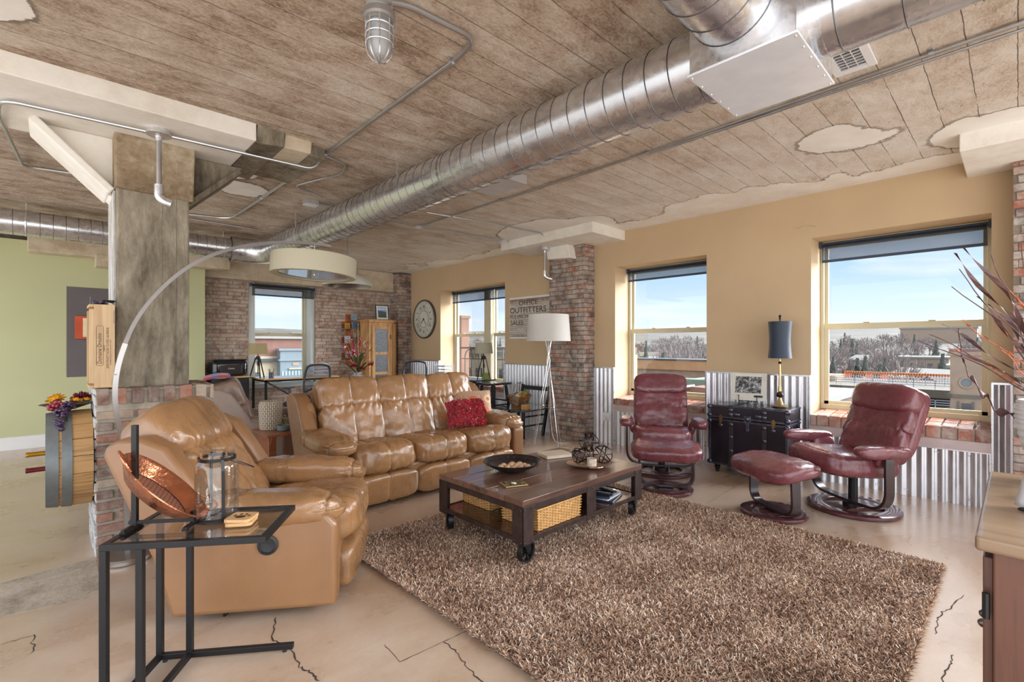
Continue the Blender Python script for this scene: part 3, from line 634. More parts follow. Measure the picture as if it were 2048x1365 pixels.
MB().lathe([(.046, -.12), (.05, -.14), (.05, -.215), (.044, -.245), (.028, -.268), (.0005, -.276)], 28).build('glass_globe', M_GLOBE, cl, smooth=True)
MB().lathe([(.012, -.12), (.016, -.14), (.024, -.18), (.024, -.21), (.012, -.235), (.0005, -.24)], 16).build('bulb', plain('frosted_bulb', (.8, .8, .78), .3), cl, smooth=True)
mb = MB()
for k in range(4):
    a = PI*k/4+.3
    mb.tube([(.056*math.cos(a)*x, .056*math.sin(a)*x, z) for x, z in [(1, -.11), (1, -.16), (1, -.21), (.97, -.235), (.82, -.262), (.5, -.283), (0, -.29), (-.5, -.283), (-.82, -.262), (-.97, -.235), (-1, -.21), (-1, -.16), (-1, -.11)]], .0032, 6)
for z, r in ((-.145, .056), (-.18, .056), (-.215, .056)): mb.tube([(r*math.cos(a), r*math.sin(a), z) for a in np.linspace(0, 2*PI, 33)[:-1]], .0032, 6, closed=True)
mb.build('wire_cage', M_GALV, cl, smooth=True)
# ------------------------------------------------------------------ leather seating
M_TANL = leather('tan_leather', srgb(156, 115, 76), .58, .22)
M_TANS = leather('tan_leather_side', srgb(144, 104, 68), .88, .36, .06)
M_TAUPE = leather('taupe_leather', srgb(150, 124, 108), .75, .36)
M_TAUPES = leather('taupe_leather_side', srgb(170, 150, 136), .85, .5, .06)
M_BURG = leather('burgundy_leather', srgb(116, 58, 64), .6, .27)
M_STITCH = plain('tan_thread', srgb(205, 172, 128), .7)
def dsp(seams=(), wr=.004, ws=6, gather=(), off=(0, 0, 0), sag=None):
    """seams: (axis, position, depth, width); gather: (axis of seam, position, axis along, amplitude)"""
    off = Vector(off)
    def f(v, n):
        d = 0
        for ax, p, dep, w in seams: d -= dep*math.exp(-((v[ax]-p)/w)**2)
        q = v+off
        d += wr*(noise.fractal(q*ws, .6, 2, 3)) if wr else 0
        for ax, p, al, am in gather:
            e = math.exp(-abs(v[ax]-p)/.055); d += am*e*math.sin(v[al]*95+5*noise.noise(q*9))
        if sag: d += sag(v)
        return v+n*d
    return f
def ribbon(mb, path, w, th, wd=(0, 1, 0)):
    P = [Vector(p) for p in path]; B = Vector(wd).normalized(); vs = []; fs = []; m = len(P)
    for i in range(m):
        t = (P[min(i+1, m-1)]-P[max(i-1, 0)]).normalized(); n = t.cross(B).normalized()
        for a, b in ((-1, -1), (1, -1), (1, 1), (-1, 1)): vs.append(P[i]+B*a*w/2+n*b*th/2)
    for i in range(m-1):
        for k in range(4): fs.append((4*i+k, 4*i+(k+1) % 4, 4*i+4+(k+1) % 4, 4*i+4+k))
    fs += [(3, 2, 1, 0), tuple(4*(m-1)+k for k in range(4))]
    return mb.add(vs, fs)
YZ = lambda x: Matrix(((0, 0, 1, x), (1, 0, 0, 0), (0, 1, 0, 0), (0, 0, 0, 1)))
def recliner(name, label, cat, loc, rz, nseat, sw, aw, mt, ms, knob=False, padw=.125, headz=0, lean=0):
    """front of the footrest at y = 0, width along x; seats sw wide between arms aw wide"""
    T = thing(name, label, cat, loc, rz); half = nseat*sw/2
    # body under the cushions
    MB().box(-half, half, .07, .78, .05, .30).build('base_frame', ms, T, bevel=.02)
    MB().add([(x, y, z) for x in (-half-.02, half+.02) for y, z in ((.74, .06), (.80, .06), (1.03, .86), (.90, .88))], [(0, 1, 2, 3), (7, 6, 5, 4), (0, 4, 5, 1), (1, 5, 6, 2), (2, 6, 7, 3), (3, 7, 4, 0)]).build('back_panel', ms, T, bevel=.03, segs=3)
    for k in range(nseat):
        PV = Matrix.Translation((0, .62, .40)) @ Matrix.Rotation(-math.radians(lean), 4, 'X') @ Matrix.Translation((0, -.62, -.40)); cx = -half+sw*(k+.5); rs = (k*1.7+loc[0], 3.1*k, loc[1]); hw = sw/2+.004
        def sg(v): return -.018*max(0, 1-(v.x/(sw*.4))**2)*(1 if v.z > 0 else 0)*math.exp(-((v.y-.05)/.18)**2)
        mb = MB(); mb.sq((hw+.004, .345, .125), 4.2, 44, RM(math.radians(-5), 0, 0, (cx, .325, .365)), dsp([(0, 0, .014, .009), (1, .02, .003, .02)], .009, 5, [(1, -.30, 0, .003)], rs, sg)); mb.build('seat_cushion', mt, T, smooth=True, ang=80)
        mb = MB(); mb.sq((hw, .080, .120), 4.6, 34, RM(math.radians(6), 0, 0, (cx, .075, .155)), dsp([(0, 0, .014, .009)], .005, 5, (), rs)); mb.build('footrest_cushion', mt, T, smooth=True, ang=80)
        mb = MB(); mb.sq((hw+.008, .112, .205+headz*.5), 6, 46, PV @ RM(math.radians(-17), 0, 0, (cx, .70, .565+headz*.4)), dsp([(0, 0, .014, .009)], .013, 4, [(2, .17, 0, .007)], rs)); mb.build('lumbar_cushion', mt, T, smooth=True, ang=80)
        mb = MB(); mb.sq((hw+.008+lean*.0012, .126+lean*.0014, .150+lean*.0006), 5 if not lean else 3.6, 46, PV @ RM(math.radians(-20), 0, 0, (cx, .805, .840+headz)), dsp([(0, 0, .014, .009)], .010 if not lean else .005, 4, [(2, -.12, 0, .007)], rs)); h = mb.build('headrest_cushion', mt, T, smooth=True, ang=80)
    for s in (-1, 1):
        xo = s*(half+aw); xi = s*half
        poly = [(.06, .05), (.78, .05), (.86, .33), (1.06, .80), (1.05, .845), (1.0, .872), (.90, .875), (.80, .83), (.70, .68), (.62, .545), (.10, .50), (.05, .44)]
        mb = MB(); mb.prism(poly, min(xo, xi+s*aw*.25)+.0, max(xo, xi+s*aw*.25), YZ(0)); mb.build('side_panel', ms, T, bevel=.024, segs=3, smooth=True, ang=50)
        # padded wing behind the arm
        mb = MB(); mb.sq((aw*.34, .080, .18), 3, 14, (PV if lean else Matrix()) @ RM(math.radians(-20), 0, 0, (s*(half+aw*.42), .78, .63)), dsp((), .004, 6, (), (s, 2, 1))); mb.build('wing', mt, T, smooth=True, ang=80)
        # arm pad, drooping over the front
        def sgp(v, s=s): return -.02*max(0, -v.y-.18)/.15 if v.z > 0 else 0
        mb = MB(); mb.sq((padw, .345, .080), 3, 36, RM(math.radians(2), 0, 0, (s*(half+aw*.5-.01), .375, .515)), dsp([(1, .13, .010, .008), (1, -.27, .010, .008)], .007, 5, [(1, -.25, 0, .005)], (s*3, 1, 2), sgp)); ap = mb.build('arm_pad', mt, T, smooth=True, ang=80)
        if knob and s == -1:
            MB().lathe([(.0, 0), (.040, 0), (.046, .004), (.046, .010), (.036, .013), (.034, .007), (.0, .005)], 28, Matrix.Translation((xo, .36, .365)) @ Matrix.Rotation(-PI/2, 4, 'Y'), False).build('recline_button', M_BLKPL, T, smooth=True)
    mb = MB()
    for x in (-half, half):
        for y in (.16, .68): mb.cyl((x, y, 0), (x, y, .06), .022, n=10)
    mb.build('foot', M_BLKPL, T)
    return T
sofa = recliner('leather_sofa', 'long tan leather three seat reclining sofa holding the red cushions', 'sofa', (2.545, 3.49, 0), 0, 3, .560, .175, M_TANL, M_TANS, padw=.150)
f_ = Vector((.82, -.572)); w_ = Vector((.572, .82)); P0 = Vector((.378, 2.678))
ctr = P0+f_*.80+w_*.45
arm = recliner('leather_armchair', 'tan leather recliner armchair in front of the brick column base', 'armchair', (ctr.x, ctr.y, 0), math.radians(90-34.9), 1, .57, .165, M_TANL, M_TANS, knob=True, padw=.115, headz=.07, lean=17)
MB().tube(crv(lambda t: (-.34+.04*math.sin(t*9), .55+.06*t, .075-.067*min(1, t*3)), 14), .0035, 6).build('power_cord', M_BLKPL, arm)
# the taupe recliner behind the column
tr_ = recliner('leather_armchair', 'taupe leather recliner with a plaid blanket behind the brick column base', 'armchair', (2.12, 5.43, 0), math.radians(90-12), 1, .56, .11, M_TAUPE, M_TAUPES, padw=.055, headz=-.045)
# burgundy chairs with ottomans
M_BENT = plain('dark_bentwood', srgb(52, 34, 36), .28, 0, .2, 8, coat=.3)
M_RING = wood('mahogany_ring', srgb(84, 44, 46), srgb(42, 22, 24), .25, .5, coat=.4)
def ring(mb, R, z0, z1):
    """oval disc with a round hole either side of a wide bar"""
    n = 48; out = [(R*math.cos(2*PI*k/n), R*math.sin(2*PI*k/n)) for k in range(n)]
    # annulus
    for (a, b, zz) in ((R, R*.66, z1), ): pass
    mb.lathe([(R*.64, z0), (R-.008, z0), (R, z0+.006), (R, z1-.006), (R-.008, z1), (R*.64+.006, z1), (R*.64, z1-.005), (R*.64, z0)], n, caps=False)
    mb.add([(x*R*.26 if abs(y) < .9 else x*R*.36, y*R*.68, z) for z in (z0+.001, z1-.001) for x, y in ((-1.3, -1), (1.3, -1), (1, -.5), (1, .5), (1.3, 1), (-1.3, 1), (-1, .5), (-1, -.5))],
           [tuple(range(7, -1, -1)), tuple(range(8, 16))]+[(k, (k+1) % 8, 8+(k+1) % 8, 8+k) for k in range(8)])
def easy_chair(label, loc, rz):
    T = thing('recliner_chair', label, 'armchair', loc, rz)
    mb = MB(); ring(mb, .315, .004, .034); mb.build('base_ring', M_RING, T, bevel=.002, smooth=True, ang=50)
    mb = MB(); mb.cyl((0, 0, .03), (0, 0, .33), .033, n=20); mb.cyl((0, 0, .03), (0, 0, .055), .07, n=20); mb.box(-.17, .17, -.15, .15, .325, .345); mb.build('post', M_BLACK, T, smooth=True)
    mb = MB(); U = ease([(-.345, -.04, .49), (-.345, -.04, .085), (0, -.04, .075), (.345, -.04, .085), (.345, -.04, .49)], 10, .15); ribbon(mb, U, .075, .022, (0, 1, 0)); mb.build('bentwood_frame', M_BENT, T, smooth=True, ang=50, bevel=.003)
    sd = (loc[0], loc[1], 1)
    mb = MB(); mb.sq((.280, .325, .100), 4, 28, RM(math.radians(-5), 0, 0, (0, -.11, .395)), dsp([(0, -.15, .006, .008), (0, .15, .006, .008), (1, -.27, .003, .01)], .008, 6, [(1, .2, 0, .005)], sd, lambda v: -.03*math.exp(-((v.x)/.17)**2-((v.y-.05)/.17)**2) if v.z > 0 else 0)); mb.build('seat_cushion', M_BURG, T, smooth=True, ang=80)
    L = math.radians(-21)
    B = RM(L, 0, 0, (0, .17, .455))
    mb = MB(); mb.sq((.270, .078, .150), 5, 28, B @ RM(0, 0, 0, (0, -.005, .085)), dsp([(0, -.13, .004, .007), (0, .13, .004, .007)], .008, 7, [(2, .13, 0, .006), (2, -.13, 0, .005)], sd)); mb.build('lumbar_cushion', M_BURG, T, smooth=True, ang=80)
    mb = MB(); mb.sq((.272, .076, .115), 5, 28, B @ RM(0, 0, 0, (0, -.005, .275)), dsp([(0, -.13, .004, .007), (0, .13, .004, .007)], .006, 7, [(2, -.08, 0, .005)], sd)); mb.build('middle_cushion', M_BURG, T, smooth=True, ang=80)
    mb = MB(); mb.sq((.274, .100, .122), 3.8, 28, B @ RM(0, 0, 0, (0, -.015, .435)), dsp([(0, -.12, .005, .007), (0, .12, .005, .007)], .004, 7, (), sd)); mb.build('headrest_cushion', M_BURG, T, smooth=True, ang=80)
    mb = MB(); mb.sq((.278, .05, .285), 6, 20, B @ RM(0, 0, 0, (0, .045, .265)), dsp((), .002, 6, (), sd)); mb.build('back_shell', M_BURG, T, smooth=True, ang=80)
    for s in (-1, 1):
        mb = MB(); mb.sq((.068, .225, .050), 2.9, 20, RM(math.radians(-3), 0, 0, (s*.35, -.10, .525)), dsp([(1, .0, .003, .005)], .004, 7, (), (s, 2, 3))); mb.sq((.03, .10, .07), 3, 10, RM(0, math.radians(s*18), 0, (s*.295, .0, .46))); mb.build('arm_pad', M_BURG, T, smooth=True, ang=80)
    mb = MB(); mb.tube([(-.2, -.02, .32), (-.24, -.12, .26), (-.25, -.17, .2)], .008, 8); mb.cyl((-.25, -.17, .2), (-.255, -.19, .175), .013, n=8); mb.build('lever', M_BLACK, T, smooth=True)
    return T
def ottoman(label, loc, rz):
    T = thing('ottoman', label, 'ottoman', loc, rz)
    mb = MB(); ring(mb, .235, .004, .032); mb.build('base_ring', M_RING, T, bevel=.002, smooth=True, ang=50)
    mb = MB(); U = ease([(-.225, 0, .35), (-.235, 0, .05), (0, 0, .045), (.235, 0, .05), (.225, 0, .35)], 12, .20); ribbon(mb, U, .07, .022, (0, 1, 0)); mb.build('bentwood_frame', M_BENT, T, smooth=True, ang=50, bevel=.003)
    mb = MB(); mb.sq((.305, .225, .070), 3.8, 28, RM(math.radians(9), 0, 0, (0, 0, .375)), dsp([(0, -.19, .006, .007), (0, .19, .006, .007)], .006, 6, (), (loc[0], 3, 1), lambda v: -.03*max(0, v.y/.2) if v.z > 0 else 0)); mb.build('cushion', M_BURG, T, smooth=True, ang=80)
    mb = MB(); mb.box(-.225, .225, -.04, .04, .30, .32); mb.build('cross_bar', M_BENT, T)
    return T
easy_chair('burgundy leather reclining chair with bentwood frame under the window beside the brick pilaster', (4.545, 2.53, 0), math.radians(-58))
ottoman('burgundy leather ottoman pulled up to the chair by the coffee table', (3.99, 2.18, 0), math.radians(-58))
easy_chair('burgundy leather reclining chair with bentwood frame near the large window right of the trunk', (4.62, .905, 0), math.radians(-124))
ottoman('burgundy leather ottoman standing before the trunk at the rug edge', (4.03, 1.30, 0), math.radians(-124))
# ------------------------------------------------------------------ shag rug
def rug():
    x0, x1, y0, y1 = 1.36, 3.75, .30, 3.01
    t = NT('shag_yarn'); at = t.n('Attribute', attribute_name='rnd')
    c = t.ramp(at.outputs[2], [(0, srgb(78, 50, 36)), (.28, srgb(126, 90, 66)), (.5, srgb(184, 146, 116)), (.75, srgb(232, 202, 174)), (1, srgb(252, 240, 224))])
    t.set(Base_Color=c, Roughness=.55, Specular_IOR_Level=.45, Sheen_Weight=.15)
    r = MB().box(x0, x1, y0, y1, 0, .016).build('shag_rug', plain('rug_backing', srgb(86, 60, 42), .95), bevel=.006)
    tag(r, 'large brown shag rug under the coffee table', 'rug')
    rg = np.random.default_rng(5); N = 250000
    bx = rg.uniform(x0, x1, N); by = rg.uniform(y0, y1, N)
    el = 14000   # a ragged fringe round the border
    e = rg.integers(0, 4, el); tt = rg.uniform(0, 1, el)
    bx = np.concatenate([bx, np.where(e == 0, x0, np.where(e == 1, x1, x0+(x1-x0)*tt))]); by = np.concatenate([by, np.where(e == 2, y0, np.where(e == 3, y1, y0+(y1-y0)*tt))]); N = len(bx)
    lx = np.sin(bx*5+by*3)*.15; ly = np.cos(bx*4.1-by*5.2)*.15
    an = rg.uniform(0, 2*PI, N); ln = rg.uniform(.016, .034, N); le = rg.uniform(.2, 2.0, N)
    dx = np.cos(an)*le+lx*.6; dy = np.sin(an)*le+ly*.6
    nn = np.sqrt(dx**2+dy**2+1); dx, dy, dz = dx/nn, dy/nn, 1/nn
    sw = rg.uniform(0, 2*PI, N); w = rg.uniform(.0012, .0024, N); cx, cy = np.cos(sw)*w, np.sin(sw)*w
    V = np.zeros((N, 7, 3))
    for k, (tz, ww) in enumerate(((0, 1), (.45, 1.1), (.8, .9))):
        # strands bow over as they rise
        hx, hy = bx+dx*ln*tz*(.7+.6*tz), by+dy*ln*tz*(.7+.6*tz); hz = .012+dz*ln*tz*(1.15-.25*tz)
        V[:, 2*k, 0], V[:, 2*k, 1], V[:, 2*k, 2] = hx-cx*ww, hy-cy*ww, hz; V[:, 2*k+1, 0], V[:, 2*k+1, 1], V[:, 2*k+1, 2] = hx+cx*ww, hy+cy*ww, hz
    V[:, 6, 0], V[:, 6, 1], V[:, 6, 2] = bx+dx*ln*1.3, by+dy*ln*1.3, .012+dz*ln*.86
    me = bpy.data.meshes.new('pile'); me.vertices.add(N*7); me.vertices.foreach_set('co', V.ravel())
    base = (np.arange(N)*7)[:, None]
    quads = np.concatenate([base+np.array([[0, 1, 3, 2]]), base+np.array([[2, 3, 5, 4]])], 1).reshape(-1); tris = (base+np.array([[4, 5, 6]])).reshape(-1)
    loops = np.concatenate([quads, tris]); me.loops.add(len(loops)); me.loops.foreach_set('vertex_index', loops.astype(np.int32))
    nq, ntr = N*2, N; me.polygons.add(nq+ntr)
    ls = np.concatenate([np.arange(nq)*4, nq*4+np.arange(ntr)*3]); me.polygons.foreach_set('loop_start', ls.astype(np.int32))
    me.update(calc_edges=True); 
    q = np.clip(rg.beta(1.4, 1.5, N)+.10*np.sin(bx*9+by*4)*np.sin(by*8-bx*3), 0, 1); a = me.attributes.new('rnd', 'FLOAT', 'FACE'); a.data.foreach_set('value', np.concatenate([np.repeat(q, 2), q]))
    me.materials.append(t.m); o = bpy.data.objects.new('pile', me); COL.objects.link(o); o.parent = r; o['kind'] = 'stuff'
rug()
# ------------------------------------------------------------------ coffee table
M_OLDW = wood('reclaimed_tabletop', srgb(118, 86, 70), srgb(46, 32, 28), .30, .9, plank=1, coat=.3)
M_IRON = plain('rusty_dark_iron', srgb(74, 60, 56), .42, .55, .35, 14, bump=.25, bs=60)
def coffee_table():
    T = thing('coffee_table', 'industrial coffee table of dark planks and riveted iron on spoked wheels', 'coffee table', (1.925, 1.925, .035)); Wd, D, z = 1.247, .81, .385
    mb = MB(); n = 5
    for k in range(n): mb.box(0, Wd, D*k/n+.0006, D*(k+1)/n-.0006, z-.036, z-.001*(k % 2), rnd=random.random())
    mb.build('plank_top', M_OLDW, T, bevel=.003)
    mb = MB()
    for zz, h in ((z-.074, .036), (.137, .026)):
        mb.box(.004, Wd-.004, .004, .016, zz, zz+h); mb.box(.004, Wd-.004, D-.016, D-.004, zz, zz+h); mb.box(.004, .016, .016, D-.016, zz, zz+h); mb.box(Wd-.016, Wd-.004, .016, D-.016, zz, zz+h)
    mb.build('frame_rail', M_IRON, T, bevel=.001)
    mb = MB(); 
    for k in range(5): mb.box(.016, Wd-.016, .016+(D-.032)*k/5+.001, .016+(D-.032)*(k+1)/5-.001, .141, .158, rnd=random.random())
    mb.build('lower_shelf', wood('dark_shelf', srgb(92, 60, 44), srgb(44, 28, 22), .18, .8, plank=1, coat=.6), T)
    rv = []
    for sx in (0, 1):
        for sy in (0, 1):
            X = Wd if sx else 0; Y = D if sy else 0; dx = -1 if sx else 1; dy = -1 if sy else 1
            mb = MB(); mb.box(min(X, X+dx*.088), max(X, X+dx*.088), min(Y, Y+dy*.006), max(Y, Y+dy*.006), .128, z-.037); mb.box(min(X, X+dx*.006), max(X, X+dx*.006), min(Y, Y+dy*.088), max(Y, Y+dy*.088), .128, z-.037)
            p = mb.build('corner_plate', M_IRON, T, bevel=.0015)
            r = MB()
            for zz in (.145, z-.056):
                for q in (.012, .076): r.ball((X+dx*q, Y-dy*.001, zz), .0062, 8); r.ball((X-dx*.001, Y+dy*q, zz), .0062, 8)
            r.build('rivets', M_IRON, p, smooth=True)
            # caster
            ang = {(0, 0): .15, (0, 1): 1.1, (1, 0): .35, (1, 1): .9}[(sx, sy)]
            cx, cy = X+dx*.055, Y+dy*.055; R = Matrix.Translation((cx, cy, .0)) @ Matrix.Rotation(ang, 4, 'Z')
            c = MB(); rr = .066; zc_ = rr
            A = Matrix.Translation((.03, 0, zc_)) @ Matrix.Rotation(PI/2, 4, 'X')
            c.lathe([(rr-.010, -.016), (rr, -.018), (rr, .018), (rr-.010, .016), (rr-.013, .006), (rr-.013, -.006), (rr-.010, -.016)], 32, R @ A, False)
            c.lathe([(.006, -.02), (.016, -.018), (.016, .018), (.006, .02)], 16, R @ A)
            for k in range(5):
                a = 2*PI*k/5; c.bar((.012*math.cos(a), .012*math.sin(a), 0), ((rr-.01)*math.cos(a), (rr-.01)*math.sin(a), 0), .012, .010, M=R @ A)
            c.build('spoked_wheel', M_BLACK, T, smooth=True, ang=40)
            g = MB(); g.cyl((0, 0, .142), (0, 0, .136), .04, n=16, M=R)
            for s in (-1, 1): g.add([(x, s*.024+t_, zz) for x, zz in ((-.03, .138), (.05, .138), (.042, zc_-.012), (.018, zc_-.012)) for t_ in (-.002, .002)], [(0, 2, 4, 6), (7, 5, 3, 1), (0, 1, 3, 2), (2, 3, 5, 4), (4, 5, 7, 6), (6, 7, 1, 0)], R)
            g.cyl((.03, -.028, zc_), (.03, .028, zc_), .006, n=8, M=R); g.build('fork', M_BLACK, T)
    for Y, dy in ((0, 1), (D, -1)):
        mb = MB(); mb.box(Wd/2-.035, Wd/2+.035, min(Y, Y+dy*.005), max(Y, Y+dy*.005), .128, z-.037); p = mb.build('middle_plate', M_IRON, T, bevel=.0015)
        r = MB()
        for q in (-.025, .025):
            for zz in (.145, z-.056): r.ball((Wd/2+q, Y-dy*.001, zz), .0062, 8)
        r.build('rivets', M_IRON, p, smooth=True)
    for Y in (D*.5,): MB().box(Wd*.55, Wd*.57, .02, D-.02, .158, z-.075).build('divider', M_IRON, T)
coffee_table()
# ------------------------------------------------------------------ C shaped side table
def c_table():
    A = Vector((.119, 2.16, .618)); D = Vector((.335, 2.435, .618)); E = Vector((.766, 2.126, .618)); F = Vector((.544, 1.794, .618))
    ux = Vector((.813, -.583, 0)); uy = Vector((.583, .813, 0)); o = Vector((.119, 2.16, 0))
    T = thing('side_table', 'black metal C shaped side table with a glass top at the armchair', 'side table', o, math.atan2(ux.y, ux.x)); L, Wt, H_ = .535, .352, .618; s = .022
    mb = MB(); mb.box(0, L, 0, s, H_-s, H_); mb.box(0, L, Wt-s, Wt, H_-s, H_); mb.box(0, s, s, Wt-s, H_-s, H_); mb.box(L-s, L, s, Wt-s, H_-s, H_); mb.build('top_frame', M_BLACK, T, bevel=.0015)
    MB().box(s, L-s, s, Wt-s, H_-.009, H_-.003).build('glass_top', m_glass('smoked_table_glass', (.80, .78, .75), .16), T)
    for y in (0, Wt-s):
        for x in (0, .113): MB().box(x, x+s, y, y+s, .018, H_-s).build('leg', M_BLACK, T, bevel=.0015)
        MB().box(0, L-.005, y, y+s, .012, .012+s).build('foot_bar', M_BLACK, T, bevel=.0015)
        for x in (.03, L-.04): MB().cyl((x, y+s/2, 0), (x, y+s/2, .013), .009, n=10).build('foot_pad', M_BLKPL, T)
    for x in (0, .113): MB().box(x, x+s, s, Wt-s, .012, .012+s).build('cross_bar', M_BLACK, T, bevel=.0015)
    return T
ct = c_table(); CTM = Matrix.Translation((.119, 2.16, .618)) @ Matrix.Rotation(math.atan2(-.583, .813), 4, 'Z')
# ------------------------------------------------------------------ trunk
def trunk():
    x0, x1, y0, y1, z0, z1 = 4.94, 5.33, 1.475, 2.205, .085, .69
    T = thing('steamer_trunk', 'old black metal bound steamer trunk on turned legs between the windows', 'trunk', (x0, y0, 0)); Wd, D = y1-y0, x1-x0; zl = .555
    mt = plain('black_lacquered_tin', srgb(40, 32, 40), .3, .25, .3, 4, bump=.15, bs=20, bd=.005, coat=.2); mm = plain('dark_bright_hardware', srgb(92, 92, 104), .3, .85, .35, 20)
    MB().box(0, D, 0, Wd, z0, zl-.002).build('body', mt, T, bevel=.004); MB().box(-.002, D, -.002, Wd+.002, zl+.002, z1).build('lid', mt, T, bevel=.006)
    mb = MB(); e = .018
    for zz in (z0, zl-.024, zl+.006, z1-.016): mb.box(-.006, .004, -.004, Wd+.004, zz, zz+e); mb.box(-.004, D, -.006, .004, zz, zz+e)
    for yy in (-.006, Wd-.014): mb.box(-.007, .003, yy, yy+.02, z0, z1)
    mb.box(-.004, D, -.006, .014, z1-.003, z1+.003); mb.box(-.004, .016, -.006, Wd+.006, z1-.003, z1+.003)
    mb.build('edge_binding', mm, T, bevel=.002)
    for yy in (Wd*.27, Wd*.70):
        mb = MB(); mb.box(-.010, .0, yy-.022, yy+.022, z0, zl-.01); mb.box(-.010, .0, yy-.022, yy+.022, zl+.01, z1); mb.box(-.006, D, yy-.022, yy+.022, z1-.001, z1+.006)
        st = mb.build('slat', plain('dark_hardwood_slat', srgb(48, 38, 42), .4), T, bevel=.003)
        mb = MB()
        for zz in (z0+.04, zl-.05, zl+.05, z1-.04, .38, .24): mb.sq((.010, .026, .020), 2.3, 6, RM(0, 0, 0, (-.012, yy, zz)))
        mb.build('slat_clamp', mm, st, smooth=True)
    mb = MB()
    for a in (0, Wd):
        for zz in (z0+.02, zl-.03, zl+.03, z1-.02): mb.sq((.020, .026, .024), 2.4, 6, RM(0, 0, 0, (.004, a, zz)))
    mb.build('corner_cap', mm, T, smooth=True)
    br = plain('aged_brass', srgb(128, 100, 66), .35, .8, .3)
    for yy in (Wd*.16, Wd*.84):
        mb = MB(); mb.prism([(yy-.016, zl-.035), (yy+.016, zl-.035), (yy+.020, zl+.02), (yy, zl+.045), (yy-.020, zl+.02)], -.012, -.004, YZ(0)); mb.box(-.020, -.010, yy-.010, yy+.010, zl-.05, zl+.035); mb.build('latch', br, T, bevel=.002)
        mb = MB(); mb.sq((.01, .026, .018), 2.2, 6, RM(0, 0, 0, (-.012, yy, zl-.065))); mb.build('latch_plate', mm, T, smooth=True)
    mb = MB(); mb.prism([(Wd*.48-.03, zl+.05), (Wd*.48+.03, zl+.05), (Wd*.48+.035, zl), (Wd*.48+.012, zl-.05), (Wd*.48+.02, zl-.09), (Wd*.48, zl-.115), (Wd*.48-.02, zl-.09), (Wd*.48-.012, zl-.05), (Wd*.48-.035, zl)], -.014, -.004, YZ(0)); mb.sq((.012, .024, .024), 2, 8, RM(0, 0, 0, (-.016, Wd*.48, zl+.02))); mb.build('lock_hasp', mm, T, bevel=.003)
    mb = MB()
    for s in (-1, 1): mb.sq((.010, .034, .020), 2.2, 8, RM(0, 0, 0, (-.012, Wd*.48+s*.10, zl+.055)))
    mb.build('lock_rosette', mm, T, smooth=True)
    mb = MB(); mb.tube(crv(lambda t: (.10+.19*t, -.012-.035*math.sin(PI*t), .50), 12), .008, 8, flat=1.6); mb.box(.08, .115, -.014, 0, .47, .53); mb.box(.275, .31, -.014, 0, .47, .53); mb.build('end_handle', mm, T, smooth=True, ang=40)
    for x in (.05, D-.05):
        for yy in (.06, Wd-.06): MB().lathe([(.016, 0), (.02, .01), (.016, .02), (.026, .04), (.03, .06), (.022, .066), (.03, .07), (.03, .086)], 14, Matrix.Translation((x, yy, 0))).build('leg', M_BLACK, T, smooth=True)
trunk()
# ------------------------------------------------------------------ small things
def text(s, size, M, mat, parent, name='lettering', ext=.0006, align='LEFT', sx=1.0, space=1.0):
    c = bpy.data.curves.new(name, 'FONT'); c.body = s; c.size = size; c.extrude = ext; c.align_x = align; c.space_character = space; c.materials.append(mat); c.resolution_u = 4
    q = bpy.data.objects.new('q', c); COL.objects.link(q); bpy.context.view_layer.update()
    me = bpy.data.meshes.new_from_object(q.evaluated_get(bpy.context.evaluated_depsgraph_get())); me.transform(M @ Matrix.Diagonal((sx, 1, 1, 1))); bpy.data.objects.remove(q); bpy.data.curves.remove(c)
    o = bpy.data.objects.new(name, me); COL.objects.link(o); o.parent = parent; return o
def frame4(origin, xdir, ydir):
    x = Vector(xdir).normalized(); y = Vector(ydir).normalized(); z = x.cross(y); m = Matrix((x, y, z)).transposed().to_4x4(); m.translation = origin; return m
M_CREAM = plain('cream_shade_fabric', srgb(222, 216, 196), .85, var=.03, sheen=.2)
M_WSHADE = plain('white_lamp_fabric', srgb(238, 236, 230), .85, var=.02)
def lampshade(name, col):
    t = NT(name); df = t.n('BsdfDiffuse'); df.inputs[0].default_value = (*col, 1); tl = t.n('BsdfTranslucent'); tl.inputs[0].default_value = (*col, 1); mx = t.n('MixShader'); mx.inputs[0].default_value = .35
    t.l(df.outputs[0], mx.inputs[1]); t.l(tl.outputs[0], mx.inputs[2]); t.l(mx.outputs[0], t.o.inputs[0]); return t.m
M_SHW = lampshade('white_drum_fabric', srgb(236, 234, 228)); M_SHC = lampshade('cream_drum_fabric', srgb(214, 208, 184)); M_SHB = lampshade('burlap_shade_fabric', srgb(206, 190, 146))
M_NICK = plain('brushed_nickel', (.42, .40, .38), .3, .95, .05); M_BRZ = plain('bronze_arc_metal', (.22, .19, .17), .3, .8, .08)
M_COPPER = plain('hammered_copper', srgb(206, 132, 96), .24, .9, .25, 12, bump=.7, bs=34, bd=.008)
M_HONEY = wood('honey_side_table_wood', srgb(158, 92, 54), srgb(98, 52, 30), .3, .9, coat=.2)
M_PALEW = wood('pale_crate_wood', srgb(200, 170, 130), srgb(170, 138, 100), .6, .6, 'z')
M_INK = plain('brown_crate_ink', srgb(84, 58, 40), .8)
M_OAK = wood('oak_barrel_staves', srgb(182, 142, 92), srgb(110, 80, 50), .6, .8, 'x'); M_HOOP = plain('grey_barrel_hoop', srgb(118, 124, 124), .5, .55, .2, 9)
